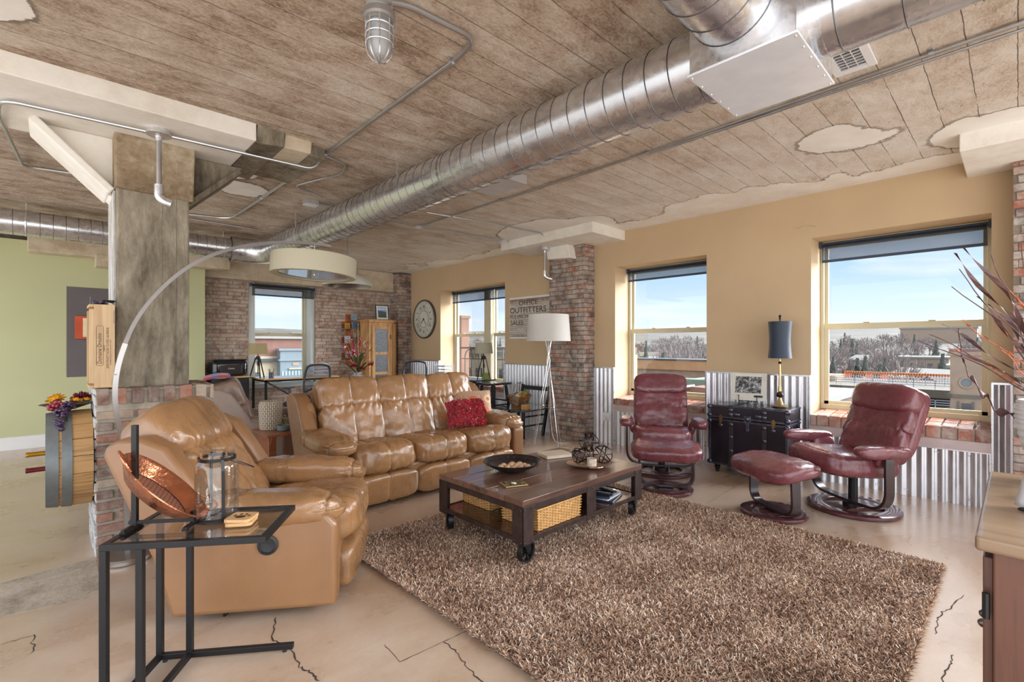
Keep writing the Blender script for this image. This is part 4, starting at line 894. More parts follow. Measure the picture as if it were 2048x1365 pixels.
# arc lamp
T = thing('arc_floor_lamp', 'tall arc floor lamp curving over the recliner to a large cream drum shade', 'floor lamp')
pts = [(.34, 3.74, .03), (.335, 3.74, .35), (.318, 3.74, .727), (.289, 3.74, .881), (.278, 3.74, 1.0), (.287, 3.74, 1.137), (.316, 3.74, 1.273), (.376, 3.74, 1.457), (.496, 3.74, 1.651), (.66, 3.74, 1.828), (.866, 3.74, 1.954), (1.087, 3.745, 2.03), (1.294, 3.75, 2.07), (1.50, 3.75, 2.085), (1.60, 3.75, 2.08)]
def smooth_path(P, it=3):
    P = [Vector(p) for p in P]
    for _ in range(it):
        Q = [P[0]]
        for a, b in zip(P, P[1:]): Q += [a*.75+b*.25, a*.25+b*.75]
        P = Q+[P[-1]]
    return P
mb = MB(); ribbon(mb, smooth_path(pts[6:]), .030, .022, (0, 1, 0)); mb.build('upper_arm', M_BRZ, T, smooth=True, ang=60)
mb = MB(); ribbon(mb, smooth_path(pts[:8])[:-10], .036, .026, (0, 1, 0)); mb.build('lower_arm', M_NICK, T, smooth=True, ang=60)
MB().lathe([(.0, 0), (.125, 0), (.13, .006), (.13, .026), (.12, .034), (.0, .036)], 40, Matrix.Translation((.34, 3.74, 0)), False).build('round_base', M_NICK, T, smooth=True)
mb = MB(); mb.cyl((.283, 3.725, 1.12), (.283, 3.755, 1.15), .008, n=10); mb.build('joint_screw', M_NICK, T)
S = Matrix.Translation((1.475, 3.75, 1.905)) @ RM(0, math.radians(3), 0)
MB().lathe([(.300, .072), (.306, .074), (.309, .066), (.309, -.062), (.306, -.072), (.300, -.073), (.300, -.06), (.300, .066)], 64, S, False).build('drum_shade', M_SHC, T, smooth=True, ang=50)
MB().lathe([(.300, -.072), (.256, -.070), (.256, -.062), (.300, -.06)], 64, S, False).build('lower_ring', M_SHC, T, smooth=True)
MB().lathe([(.0, -.060), (.257, -.060)], 64, S, False).build('diffuser', plain('mirrored_smoke_glass', (.42, .42, .48), .06, .7, .02), T)
MB().cyl((1.475, 3.75, 1.90), (1.475, 3.75, 2.085), .006, n=10).build('stem', M_NICK, T)
mb = MB(); mb.cyl((1.475, 3.75, 1.86), (1.475, 3.75, 1.838), .013, .010, n=12); mb.build('finial', M_NICK, T)
# wine crate on the column base and grapes on top
T = thing('wine_crate', 'pale wooden wine box standing upright on the brick base against the column', 'wine box', (.172, 3.905, 1.037)); w, d, h = .121, .26, .515
mb = MB(); mb.box(.022, w, 0, .010, 0, h); mb.box(.022, w, d-.01, d, 0, h); mb.box(.022, w, .01, d-.01, 0, .012); mb.box(.022, w, .01, d-.01, h-.012, h); mb.box(w-.008, w, .01, d-.01, .012, h-.012); mb.build('box_body', M_PALEW, T, bevel=.0015)
mb = MB(); mb.box(.0, .022, .0, .012, .03, h-.03); mb.box(.0, .022, d-.012, d, .03, h-.03); mb.box(.0, .022, .012, d-.012, .0, .016); mb.box(.0, .022, .012, d-.012, h-.016, h); mb.build('open_rim', M_PALEW, T, bevel=.0015)
def vt_(x, z): return frame4((x, -.0008, z), (0, 0, 1), (-1, 0, 0))
text('Domaine Drouhin', .030, vt_(.058, .148), M_INK, T, ext=.0003, sx=.86)
text('OREGON', .009, vt_(.0735, .225), M_INK, T, ext=.0003)
text('2009 PINOT NOIR CUVÉE LAURÈNE', .0165, vt_(.092, .118), M_INK, T, ext=.0003, sx=.98)
text('DUNDEE HILLS ESTATE GROWN WINE', .009, vt_(.104, .14), M_INK, T, ext=.0003)
text('750 ML ALC 14% VOL', .0085, vt_(.119, .40), M_INK, T, ext=.0003); text('12 X 750', .0085, vt_(.112, .018), M_INK, T, ext=.0003)
mb = MB(); c_ = [(.033, .145), (.037, .137), (.062, .137), (.066, .145), (.066, .375), (.062, .383), (.037, .383), (.033, .375)]
mb.tube([(a, -.0008, b) for a, b in c_], .0009, 4, closed=True); mb.build('cartouche', M_INK, T)
M_GRP = plain('purple_grape_skin', srgb(58, 34, 66), .25, 0, .5, 30, coat=.3); M_GRR = plain('red_grape_skin', srgb(146, 52, 66), .25, 0, .4, 30, coat=.3); M_LEAF = plain('dark_vine_leaf', srgb(44, 62, 44), .6, 0, .3, 20)
def leaf(mb, c, L, Wd, rz, tilt=0, curl=.2):
    M = Matrix.Translation(c) @ Euler((tilt, 0, rz)).to_matrix().to_4x4()
    mb.grid(lambda u, v: ((v-.5)*Wd*math.sin(PI*min(1, .06+u*.94))*(1+.25*math.sin(u*9)), u*L, -curl*L*u*u+.02*L*abs(v-.5)*4), 8, 4, M)
def grapes(name, label, loc, blobs, mat, leaves=()):
    T = thing(name, label, 'grapes', loc); rr = random.Random(4); k = 0
    for (x, y, z, R, n) in blobs:
        for _ in range(n):
            v = Vector((rr.gauss(0, 1), rr.gauss(0, 1), rr.gauss(0, 1))).normalized()*R*rr.uniform(.5, 1)
            mb = MB().ball((x+v.x, y+v.y, z+v.z*.9), .0105*rr.uniform(.85, 1.15), 10); mb.build('grape', mat, T, smooth=True, ang=180)
    mb = MB()
    for c, L, Wd, rz, ti in leaves: leaf(mb, c, L, Wd, rz, ti)
    if leaves: mb.build('leaves', M_LEAF, T, smooth=True)
    mb = MB(); mb.tube([(blobs[0][0], blobs[0][1], blobs[0][2]), (blobs[-1][0], blobs[-1][1], blobs[-1][2])], .003, 5); mb.build('stem', M_LEAF, T)
grapes('grape_bunch', 'dark artificial grapes with a leaf lying on top of the wine box', (.25, 4.0, 1.553), [(-.04, .03, .014, .014, 12), (-.01, .06, .014, .018, 10)], M_GRP, [((.01, -.02, .03), .09, .07, -.5, .0), ((-.01, .02, .028), .08, .07, -1.2, 0)])
# half wine barrel on the pier's side
T = thing('half_barrel_wine_rack', 'half oak wine barrel hung on the side of the brick pier, grey hoops', 'barrel', (.192, 4.175, .585))
A = Matrix.Rotation(-PI/2, 4, 'Y')
mb = MB(); n = 18
for k in range(n):
    a0, a1 = 2*PI*k/n+.006, 2*PI*(k+1)/n-.006
    prof = [(.302, 0), (.300, .08), (.292, .15), (.284, .208), (.268, .208), (.276, .10), (.285, 0)]
    vs = []; 
    for r, z in prof:
        for a in (a0, (a0+a1)/2, a1): vs.append((r*math.cos(a), r*math.sin(a), z))
    fs = []
    for i in range(7):
        j = (i+1) % 7; fs += [(i*3, i*3+1, j*3+1, j*3), (i*3+1, i*3+2, j*3+2, j*3+1)]
    fs += [tuple(i*3 for i in range(6, -1, -1)), tuple(i*3+2 for i in range(7))]
    mb.add(vs, fs, A)
mb.build('staves', M_OAK, T, smooth=True, ang=30)
MB().lathe([(.0, .16), (.272, .16), (.272, .145), (.0, .145)], 48, A, False).build('barrel_head', M_OAK, T)
for z0, z1, ra, rb in ((.095, .142, .3005, .2945), (.155, .212, .2935, .2855)): MB().lathe([(ra, z0), (ra+.004, z0), (rb+.004, z1), (rb, z1)], 64, A, False).build('hoop', M_HOOP, T, smooth=True, ang=40)
MB().box(.0, .012, -.22, .22, -.22, .22).build('mounting_board', M_OAK, T)
def bottle(loc, foil, label):
    T = thing('wine_bottle', label, 'bottle', loc, rot=(0, -PI/2, 0), group=None)
    MB().lathe([(.0, -.12), (.036, -.12), (.036, .03), (.030, .05), (.014, .075), (.0125, .12)], 20, None, False).build('bottle_glass', plain('dark_bottle_glass', (.012, .02, .012), .08, coat=.3), T, smooth=True)
    MB().lathe([(.0145, .075), (.0148, .15), (.0155, .152), (.0155, .166), (.0, .168)], 18, None, False).build('foil_capsule', foil, T, smooth=True)
bottle((.06, 4.14, .635), plain('gold_foil', srgb(190, 148, 40), .25, .7), 'wine bottle with gold foil neck sticking out of the half barrel')
bottle((.06, 4.11, .545), plain('dark_red_foil', srgb(112, 34, 40), .35, .4), 'wine bottle with dark red foil neck sticking out of the half barrel')
# flower arrangement on the barrel
TB_ = (.06, 4.16, .885)
grapes('grape_bunch', 'long purple artificial grape bunch hanging over the half barrel', TB_, [(.02, -.07, .035, .035, 26), (-.01, -.13, .0, .03, 22), (-.02, -.175, -.05, .022, 16), (-.015, -.20, -.09, .014, 8)], M_GRP, [((.07, -.06, .05), .12, .08, -1.3, .1), ((.05, -.08, .05), .10, .08, -1.9, .2), ((.02, -.12, -.03), .08, .06, -2.6, -.6)])
grapes('grape_bunch', 'red artificial grapes beside the purple bunch on the half barrel', TB_, [(-.05, -.02, .03, .028, 22), (-.02, -.03, .045, .022, 14)], M_GRR)
T = thing('flower_dish', 'dish of artificial sunflowers and burgundy blooms on the half barrel', 'artificial flowers', (.08, 4.24, .888))
MB().lathe([(.0, 0), (.04, 0), (.10, .022), (.135, .035), (.13, .037), (.04, .008), (.0, .008)], 32, RM(0, 0, 0) @ Matrix.Diagonal((1.0, .8, 1, 1)), False).build('dish', plain('brown_dish', srgb(92, 78, 72), .4, .2), T, smooth=True)
def sunflower(mb, mc, c, R, tilt=(0, 0)):
    M = Matrix.Translation(c) @ Euler((tilt[0], tilt[1], 0)).to_matrix().to_4x4()
    for k in range(16):
        a = 2*PI*k/16
        mb.grid(lambda u, v: ((v-.5)*R*.34*math.sin(PI*(.12+.88*u)), R*.25+u*R*.8, .01*math.sin(u*3)), 4, 2, M @ Matrix.Rotation(a, 4, 'Z') @ Euler((random.uniform(.1, .5), 0, 0)).to_matrix().to_4x4())
    mc.sq((R*.34, R*.34, R*.16), 2.2, 6, M)
mf = MB(); mc = MB(); sunflower(mf, mc, (-.05, -.06, .06), .055, (-.7, -.3)); sunflower(mf, mc, (.04, -.07, .05), .035, (-.6, .3)); sunflower(mf, mc, (.09, -.06, .05), .032, (-.5, .2))
mf.build('sunflower_petals', plain('sunflower_yellow', srgb(240, 168, 24), .6, 0, .15), T); mc.build('sunflower_centres', plain('sunflower_brown', srgb(92, 54, 24), .9), T)
def pompom(mb, c, R, n=90, seed=1):
    rr = random.Random(seed)
    for k in range(n):
        v = Vector((rr.gauss(0, 1), rr.gauss(0, 1), abs(rr.gauss(0, 1)))).normalized(); q = v.to_track_quat('Z', 'Y').to_matrix().to_4x4(); q.translation = Vector(c)+v*R*.45
        mb.grid(lambda u, w: ((w-.5)*R*.3*math.sin(PI*(.2+.75*u)), .04*R*u*u, u*R*.62), 2, 2, q @ Matrix.Rotation(rr.uniform(0, 6), 4, 'Z'))
mb = MB(); pompom(mb, (.07, .0, .05), .058, 110, 3); mb.build('burgundy_bloom', plain('burgundy_petals', srgb(112, 30, 48), .7, 0, .3, 30), T)
mb = MB(); leaf(mb, (.0, .0, .03), .11, .05, 1.0); leaf(mb, (-.02, .02, .03), .12, .05, .4); mb.build('leaves', M_LEAF, T)
# picture in the niche
T = thing('wall_picture', 'orange edged canvas hanging on the charcoal panel of the green wall', 'picture', (.0, YG-.006, 0))
MB().box(.235, .52, -.045, 0, 1.385, 1.685).build('canvas_edge', plain('burnt_orange_paint', srgb(196, 84, 50), .7), T, bevel=.003); MB().box(.315, .49, -.062, -.04, 1.41, 1.66).build('inner_panel', plain('cream_canvas', srgb(232, 214, 178), .8), T, bevel=.002)
MB().tube([(.37, -.02, 1.685), (.385, -.01, 1.86), (.39, -.01, 1.95)], .0012, 4).build('hanging_wire', M_WHITE, T)
# ------------------------------------------------------------------ on the C table
def onC(x, y, z=0): return CTM @ Vector((x, y, z))
crz = math.atan2(-.583, .813)
T = thing('plate_stand', 'black metal plate stand holding the copper tray on the glass side table', 'plate stand', onC(.028, .148, .0005), crz)
mb = MB(); mb.box(-.009, .009, -.009, .009, .012, .385); mb.build('post', M_BLACK, T, bevel=.0015)
mb = MB(); mb.box(-.02, .205, -.006, .006, .018, .030); mb.box(-.016, -.004, -.055, .055, .003, .014); mb.box(.188, .205, -.055, .055, .003, .014)
for x in (-.01, .196):
    for y in (-.05, .05): mb.box(x-.009, x+.009, y-.008, y+.008, 0, .008)
mb.build('base_bar', M_BLACK, T, bevel=.001)
mb = MB(); mb.box(.192, .206, -.01, .01, .018, .058); mb.build('front_lip', M_BLACK, T, bevel=.0015)
T = thing('copper_tray', 'round hammered copper tray with loop handles leaning on the black stand', 'tray', onC(.062+.01, .148, .0), crz)
TM = RM(0, 0, math.radians(20), (.062, 0, .155)) @ RM(0, math.radians(45), 0); R = .178
mb = MB(); prof = [(R*.70, -.045), (R*.72, -.046), (R*.95, -.008), (R, .0), (R+.004, .002), (R+.003, .006), (R-.003, .005), (R*.93, -.004), (R*.70, -.041)]
mb.lathe(prof, 56, TM, False); mb.build('tray_wall', M_COPPER, T, smooth=True, ang=60)
t = NT('pierced_copper'); v = t.obj((1, 1, 1)); br = t.n('TexVoronoi'); br.inputs['Scale'].default_value = 66; br.inputs['Randomness'].default_value = .12; t.l(v, br.inputs['Vector'])
t.set(Base_Color=t.ramp(br.outputs[0], [(.20, (.02, .012, .01)), (.28, srgb(226, 178, 156))]), Metallic=.85, Roughness=.3); M_PIERCE = t.m
pl = MB().lathe([(.0, -.043), (R*.71, -.043), (R*.71, -.046), (.0, -.046)], 48, None, False).build('pierced_bottom', M_PIERCE, T, smooth=True, ang=30); pl.matrix_local = TM
for s in (-1, 1):
    mb = MB(); mb.tube(ease([(s*.0-.045+.0, 0, 0)], 1) if 0 else [((R-.010+.052*math.sin(a))*s, .050*math.cos(a), .006+.02*math.sin(a)) for a in np.linspace(0, PI, 15)], .0042, 8, M=TM @ Matrix.Rotation(.5, 4, 'Z')); mb.build('handle', M_COPPER, T, smooth=True)
T = thing('glass_lantern', 'clear glass jar lantern with black iron straps and wire handle', 'lantern', onC(.278, .225, .0005), crz)
MB().lathe([(.0, .008), (.070, .008), (.076, .016), (.076, .205), (.072, .222), (.062, .232), (.060, .240), (.062, .268), (.059, .268), (.057, .240), (.059, .230), (.069, .219), (.073, .205), (.073, .018), (.0, .016)], 44, None, False).build('glass_jar', M_VGLASS, T, smooth=True)
mb = MB(); mb.lathe([(.0625, .232), (.066, .232), (.066, .244), (.0625, .244), (.0625, .232)], 40, None, False); mb.build('iron_band', M_BLACK, T, smooth=True, ang=40); mb = MB(); mb.lathe([(.0, .001), (.079, .001), (.079, .010), (.0, .006)], 40, None, False); mb.build('iron_base', M_BLACK, T, smooth=True, ang=40)
for a in (-.9, -.9+PI):
    mb = MB(); ribbon(mb, [(.080*math.cos(a), .080*math.sin(a), .004), (.0785*math.cos(a), .0785*math.sin(a), .2), (.066*math.cos(a), .066*math.sin(a), .238), (.066*math.cos(a), .066*math.sin(a), .252)], .011, .003, (-math.sin(a), math.cos(a), 0)); mb.build('iron_strap', M_BLACK, T)
a = -.9; hx = Vector((math.cos(a), math.sin(a), 0)); hd = Vector((.80, .42, -.45)).normalized()
mb = MB(); mb.tube([hx*.068*math.cos(q)+Vector((0, 0, .248))+hd*.145*math.sin(q) for q in np.linspace(0, PI, 25)], .0018, 6); mb.build('wire_handle', M_BLACK, T, smooth=True)
M_CSW = wood('pale_coaster_wood', srgb(206, 164, 112), srgb(160, 112, 70), .5, 3)
for k, (rz, lab) in enumerate(((.05, 'bottom wooden coaster of the stack on the glass side table'), (-.12, 'top wooden coaster with a burned paw print on the glass side table'))):
    T = thing('coaster', lab, 'coaster', onC(.395, .158, .001+k*.0135), crz+rz)
    mb = MB(); c = [(x*.047+math.copysign(.0, x), y*.047) for x, y in ((-1, -.7), (-.92, -.92), (-.7, -1), (.7, -1), (.92, -.92), (1, -.7), (1, .7), (.92, .92), (.7, 1), (-.7, 1), (-.92, .92), (-1, .7))]; mb.prism(c, 0, .0125); mb.build('wood_square', M_CSW, T, bevel=.002)
    if k:
        mb = MB(); mb.lathe([(.0, .0128), (.016, .0128), (.0, .0134)], 18, Matrix.Translation((0, -.010, 0)) @ Matrix.Diagonal((1.25, .9, 1, 1)), False)
        for q, (x, y) in enumerate(((-.026, .004), (-.010, .018), (.010, .018), (.026, .004))): mb.lathe([(.0, .0128), (.0072, .0128), (.0, .0134)], 12, Matrix.Translation((x, y, 0)) @ Matrix.Diagonal((.8, 1.2, 1, 1)), False)
        mb.build('paw_print', plain('burned_brown', srgb(66, 40, 24), .8), T)
# ------------------------------------------------------------------ on and in the coffee table
ZT = .421
T = thing('decorative_bowl', 'wide dark metal bowl laced with wire, holding pale wooden balls', 'bowl', (2.345, 2.448, ZT))
MB().lathe([(.0, .0), (.075, .0), (.10, .008), (.165, .040), (.202, .064), (.206, .068), (.203, .071), (.16, .048), (.095, .014), (.0, .010)], 56, None, False).build('bowl_body', plain('gunmetal_bowl', srgb(56, 50, 50), .32, .6, .3, 10), T, smooth=True)
mb = MB(); P = []
for k in range(49):
    a = 2*PI*k/48; r = .19 if k % 2 else .160; P.append((r*math.cos(a), r*math.sin(a), .062 if k % 2 else .052))
mb.tube(P[:-1], .0016, 5, closed=True)
for k in range(24): a = 2*PI*(k+.5)/24; mb.tube([(.155*math.cos(a), .155*math.sin(a), .050), (.185*math.cos(a), .185*math.sin(a), .048), (.18*math.cos(a), .18*math.sin(a), .035)], .0014, 4)
mb.build('wire_lacing', M_IRON, T)
M_BALLW = plain('pale_turned_wood', srgb(196, 158, 122), .5, 0, .2, 20); rr = random.Random(3)
bp = [(-.075, -.02), (-.045, -.055), (-.04, .01), (0, -.03), (.0, -.075), (.04, -.05), (.045, .0), (.01, .03), (-.08, .035), (.075, -.04), (.08, .01), (-.03, .06), (.045, .05), (-.02, -.105), (.06, -.09), (-.075, -.08)]
b0 = None
for k, (x, y) in enumerate(bp):
    loc = (2.345+x, 2.448+y, ZT+.030+.12*max(0, math.hypot(x, y)-.07))
    if b0 is None:
        b0 = MB().sq((.0215, .0215, .017), 2.1, 8).build('wooden_ball', M_BALLW, smooth=True, ang=180); b0.location = loc; tag(b0, 'pale wooden ball lying in the dark wire laced bowl', 'decorative ball', 'wooden balls in the bowl')
    else: o = dup(b0, loc, rr.uniform(0, 3))
T = thing('carved_trivet', 'square brass coloured carved coaster on the near corner of the table', 'coaster', (2.118, 2.20, ZT), math.radians(-22))
MB().box(-.075, .075, -.06, .06, 0, .007).build('plate', plain('dull_brass_plate', srgb(176, 156, 112), .35, .6), T, bevel=.002)
mb = MB(); rr = random.Random(9)
for i in range(6):
    for j in range(4):
        if rr.random() < .8: x, y = -.055+i*.022, -.04+j*.026; mb.box(x-.008, x+.008*rr.uniform(.3, 1), y-.010, y+.010*rr.uniform(.2, 1), .0068, .0085)
mb.build('cutouts', plain('dark_cutout', srgb(46, 38, 34), .7), T)
mb = MB(); mb.lathe([(.0, .007), (.017, .007), (.015, .010), (.0, .011)], 20, None, False); mb.build('pale_inlay', plain('bone_inlay', srgb(222, 214, 196), .5), T)
T = thing('book', 'cream hardback book lying flat beside the metal orb tray', 'book', (2.90, 2.54, ZT), math.radians(-20))
mb = MB(); mb.box(-.115, .115, -.085, .085, .0, .003); mb.box(-.115, .115, -.085, .085, .021, .024); mb.box(-.115, -.111, -.085, .085, .003, .021); mb.build('cover', plain('cream_book_cover', srgb(206, 190, 164), .6), T, bevel=.001); MB().box(-.111, .111, -.081, .081, .003, .021).build('pages', plain('book_pages', srgb(214, 204, 186), .9), T)
T = thing('oval_tray', 'oval bronze tray with a loop handle under the metal orbs', 'tray', (2.836, 2.150, ZT), math.radians(-30))
MB().lathe([(.0, .0), (.09, .0), (.15, .014), (.172, .024), (.174, .027), (.15, .020), (.09, .006), (.0, .006)], 48, Matrix.Diagonal((1.0, .72, 1, 1)), False).build('tray_body', plain('pale_bronze', srgb(168, 134, 108), .3, .6, .15), T, smooth=True)
MB().tube([(-.05+.10*t, -.118-.028*math.sin(PI*t), .018+.004*math.sin(PI*t)) for t in np.linspace(0, 1, 12)], .0038, 8).build('handle', plain('bright_bronze', srgb(190, 160, 140), .25, .9), T, smooth=True)
def orb(loc, R, rz, label):
    T = thing('metal_orb', label, 'decorative orb', loc, rot=(rz*.7, rz*.4, rz)); rr = random.Random(int(rz*10)+2)
    for k in range(6):
        Q = Euler((PI/2*(k % 2)+rr.uniform(-.5, .5), rr.uniform(-.9, .9), PI*k/6)).to_matrix().to_4x4(); r_ = R-.0015*(k % 3)
        MB().lathe([(r_, -.004), (r_+.0022, -.004), (r_+.0022, .004), (r_, .004), (r_, -.004)], 44, Q, False).build('band', M_ORB, T, smooth=True, ang=40)
M_ORB = plain('dark_strap_iron', srgb(62, 54, 52), .35, .8, .3, 20)
orb((2.780, 2.185, ZT+.082), .066, 1.0, 'left of the three dark metal orbs on the bronze tray')
orb((2.905, 2.085, ZT+.085), .070, 2.1, 'right of the three dark metal orbs on the bronze tray')
orb((2.880, 2.190, ZT+.165), .076, 3.3, 'highest of the three dark metal orbs resting on the other two')
T = thing('votive_holder', 'small mottled glass votive holder before the metal orbs', 'candle holder', (2.775, 2.085, ZT+.015))
MB().lathe([(.0, .002), (.033, .002), (.035, .006), (.035, .062), (.032, .062), (.032, .008), (.0, .008)], 28, None, False).build('glass_cup', plain('mercury_glass', srgb(220, 204, 186), .15, .35, .35, 60), T, smooth=True); MB().cyl((0, 0, .008), (0, 0, .035), .027, n=20).build('candle', plain('white_wax', srgb(236, 230, 216), .5), T)
# wicker baskets: woven round real stakes
M_WICK = plain('golden_wicker', srgb(206, 160, 100), .5, 0, .25, 40); M_WICKD = plain('wicker_stake', srgb(140, 92, 50), .6)
def basket(label, loc, L, D, Hh, rz=0, slots=True):
    T = thing('wicker_basket', label, 'basket', loc, rz); mb = MB(); per = []; n1, n2 = int(L/.026), int(D/.026)
    for k in range(n1): per.append((-L/2+L*k/n1, -D/2))
    for k in range(n2): per.append((L/2, -D/2+D*k/n2))
    for k in range(n1): per.append((L/2-L*k/n1, D/2))
    for k in range(n2): per.append((-L/2, D/2-D*k/n2))
    m = len(per); rows = int(Hh/.0085)
    for r in range(rows):
        z = .006+r*.0085; P = []
        for k, (x, y) in enumerate(per):
            o = .004*(1 if (k+r) % 2 else -1); nx = (1 if x >= L/2-1e-6 else -1 if x <= -L/2+1e-6 else 0); ny = (1 if y >= D/2-1e-6 else -1 if y <= -D/2+1e-6 else 0)
            P.append((x*(1+.05*z/Hh)+nx*o, y*(1+.05*z/Hh)+ny*o, z))
        mb.tube(P, .0042, 5, closed=True)
    mb.build('woven_wall', M_WICK, T, smooth=True)
    s = MB()
    for x, y in per: s.cyl((x, y, 0), (x*1.05, y*1.05, Hh+.004), .0028, n=5)
    s.build('stakes', M_WICKD, T); MB().box(-L/2, L/2, -D/2, D/2, .0, .006).build('basket_floor', M_WICKD, T)
    q = MB(); q.tube([(x*1.05, y*1.05, Hh+.004) for x, y in per], .0065, 7, closed=True); q.build('rim', M_WICK, T, smooth=True)
basket('wicker basket under the coffee table beside the riveted corner plate', (2.285, 2.115, .194), .39, .30, .125)
basket('smaller wicker basket under the coffee table on the sofa side', (2.28, 2.57, .194), .32, .28, .125)
M_DKB = plain('navy_book_cover', srgb(44, 48, 64), .4); M_PG = plain('book_paper', srgb(216, 212, 204), .9)
def book(label, loc, rz, w, d, h, m, cat='book', grp=None):
    T = thing('book', label, cat, loc, rz, grp); mb = MB(); mb.box(-w/2, w/2, -d/2, d/2, 0, .002); mb.box(-w/2, w/2, -d/2, d/2, h-.002, h); mb.box(-w/2, -w/2+.002, -d/2, d/2, .002, h-.002); mb.build('cover', m, T); MB().box(-w/2+.002, w/2-.003, -d/2+.003, d/2-.003, .002, h-.002).build('pages', M_PG, T); return T
book('bottom magazine of the pile on the lower shelf of the coffee table', (2.93, 2.07, .194), .3, .24, .17, .012, M_DKB); book('white edged magazine in the middle of the pile on the lower shelf', (2.92, 2.08, .2065), .15, .22, .16, .010, plain('pale_blue_cover', srgb(190, 202, 214), .4)); book('small dark book lying third from the bottom on the lower shelf', (2.88, 2.07, .217), .5, .16, .12, .015, M_DKB)
for k, (x, y, rz) in enumerate(((2.86, 2.06, .3), (2.90, 2.085, -.1))):
    T = thing('remote_control', ('black remote control lying on the magazines under the table, nearer the camera', 'black remote control lying across the magazines under the table, farther back')[k], 'remote control', (x, y, .2325+k*0), rz+1.2*k*0)
    T.location.x += k*.055; MB().box(-.02, .02, -.08, .08, 0, .014).build('remote_case', M_BLKPL, T, bevel=.003); mb = MB()
    for i in range(3):
        for j in range(6): mb.box(-.012+i*.009, -.006+i*.009, -.06+j*.018, -.05+j*.018, .0135, .0155)
    mb.build('buttons', plain('grey_buttons', (.3, .3, .3), .5), T)
T = thing('black_pouch', 'black rounded case on the lower shelf behind the middle plate', 'case', (2.71, 2.12, .194)); MB().sq((.06, .09, .055), 3.5, 12, RM(0, 0, 0, (0, 0, .055))).build('case_body', M_BLKPL, T, smooth=True); MB().tube([(-.03, -.09, .06), (0, -.10, .085), (.03, -.09, .06)], .004, 6).build('strap', M_BLACK, T)
# ------------------------------------------------------------------ sofa pillows
def pillow(mb, sx, sz, th, M, n=22):
    def f(s): 
        def g(u, v):
            a, b = u*2-1, v*2-1; e = (1-abs(a)**2.6)*(1-abs(b)**2.6); k = 1-.06*(1-abs(a)**2)*0
            pin = 1-.09*(abs(a)**2)*(1-abs(b)**4)*0-.07*(1-abs(b)**2)*abs(a)**6*0
            return (a*sx*(1-.08*(1-b*b)*abs(a)**5*0+.03*a*a*b*b), s*th*e**.55, b*sz*(1+.03*a*a*b*b))
        return g
    mb.grid(f(1), n, n, M); mb.grid(f(-1), n, n, M)
M_RED = plain('red_ruffle_satin', srgb(172, 22, 36), .38, 0, .35, 20, sheen=.3)
T = thing('ruffled_pillow', 'dark red ruffled cushion on the right seat of the sofa', 'cushion', (3.03, 3.82, .500), rot=(math.radians(-20), 0, math.radians(-14)))
mb = MB(); pillow(mb, .20, .125, .055, RM(0, 0, 0, (0, 0, .12))); mb.build('cushion_body', M_RED, T, smooth=True)
mb = MB(); rr = random.Random(11)
for k in range(620):
    a, b = rr.uniform(-1, 1), rr.uniform(-1, 1); e = max(0, (1-abs(a)**2.6)*(1-abs(b)**2.6)); y = -(.055*e**.55)
    R = Matrix.Translation((a*.205, y, .12+b*.13)) @ Euler((rr.uniform(-.9, .9), rr.uniform(0, 6), rr.uniform(-.9, .9))).to_matrix().to_4x4(); s = rr.uniform(.016, .027); ph = rr.uniform(0, 6)
    mb.grid(lambda u, v: ((u-.5)*s*1.7, -.004-.014*v+.004*math.sin(u*9+ph), (v-.5)*s*.7+.006*math.sin(u*11+ph)), 5, 2, R)
mb.build('ruffles', M_RED, T, smooth=True)
t = NT('floral_pillow_print'); tc = t.n('TexCoord'); sp = t.n('SeparateXYZ'); t.l(tc.outputs['Object'], sp.inputs[0])
def disc(cx, cz, r, soft=.004):
    dx = t.math('SUBTRACT', sp.outputs[0], cx); dz = t.math('SUBTRACT', sp.outputs[2], cz); d = t.math('SQRT', t.math('ADD', t.math('MULTIPLY', dx, dx), t.math('MULTIPLY', dz, dz)))
    an = t.math('ARCTAN2', dz, dx); return t.ramp(t.math('SUBTRACT', r, d), [(0, 0), (soft, 1)]), t.math('SINE', t.math('MULTIPLY', an, 44)), t.math('DIVIDE', d, r)
wv = t.n('TexWave'); wv.inputs['Scale'].default_value = 22; wv.inputs['Distortion'].default_value = 5; t.l(t.obj(), wv.inputs[0])
c = t.mix(t.ramp(wv.outputs[1], [(.45, 0), (.6, 1)]), srgb(220, 196, 160), srgb(150, 84, 60))
for cx, cz, r, ca, cb in ((.06, .06, .105, srgb(214, 110, 70), srgb(150, 30, 40)), (-.02, .20, .055, srgb(196, 70, 52), srgb(120, 36, 30)), (.15, .22, .05, srgb(226, 186, 140), srgb(180, 96, 70))):
    m, s_, rr_ = disc(cx, cz, r); pc = t.mix(t.ramp(s_, [(.3, 0), (.7, .55)]), ca, srgb(240, 190, 140)); pc = t.mix(t.ramp(rr_, [(.36, 1), (.46, 0)]), pc, cb); c = t.mix(m, c, pc)
t.set(Base_Color=c, Roughness=.6, Sheen_Weight=.2)
T = thing('floral_pillow', 'patterned cushion with a large orange and red flower behind the ruffled one', 'cushion', (3.27, 3.98, .505), rot=(math.radians(-24), 0, math.radians(-26)))
mb = MB(); pillow(mb, .185, .165, .06, RM(0, 0, 0, (0, 0, .16))); mb.build('cushion_body', t.m, T, smooth=True)
mb = MB(); pompom(mb, (.06, -.065, .06), .05, 120, 5)
for o_ in (mb.build('fabric_flower', plain('crimson_felt', srgb(150, 26, 40), .8), T),): pass
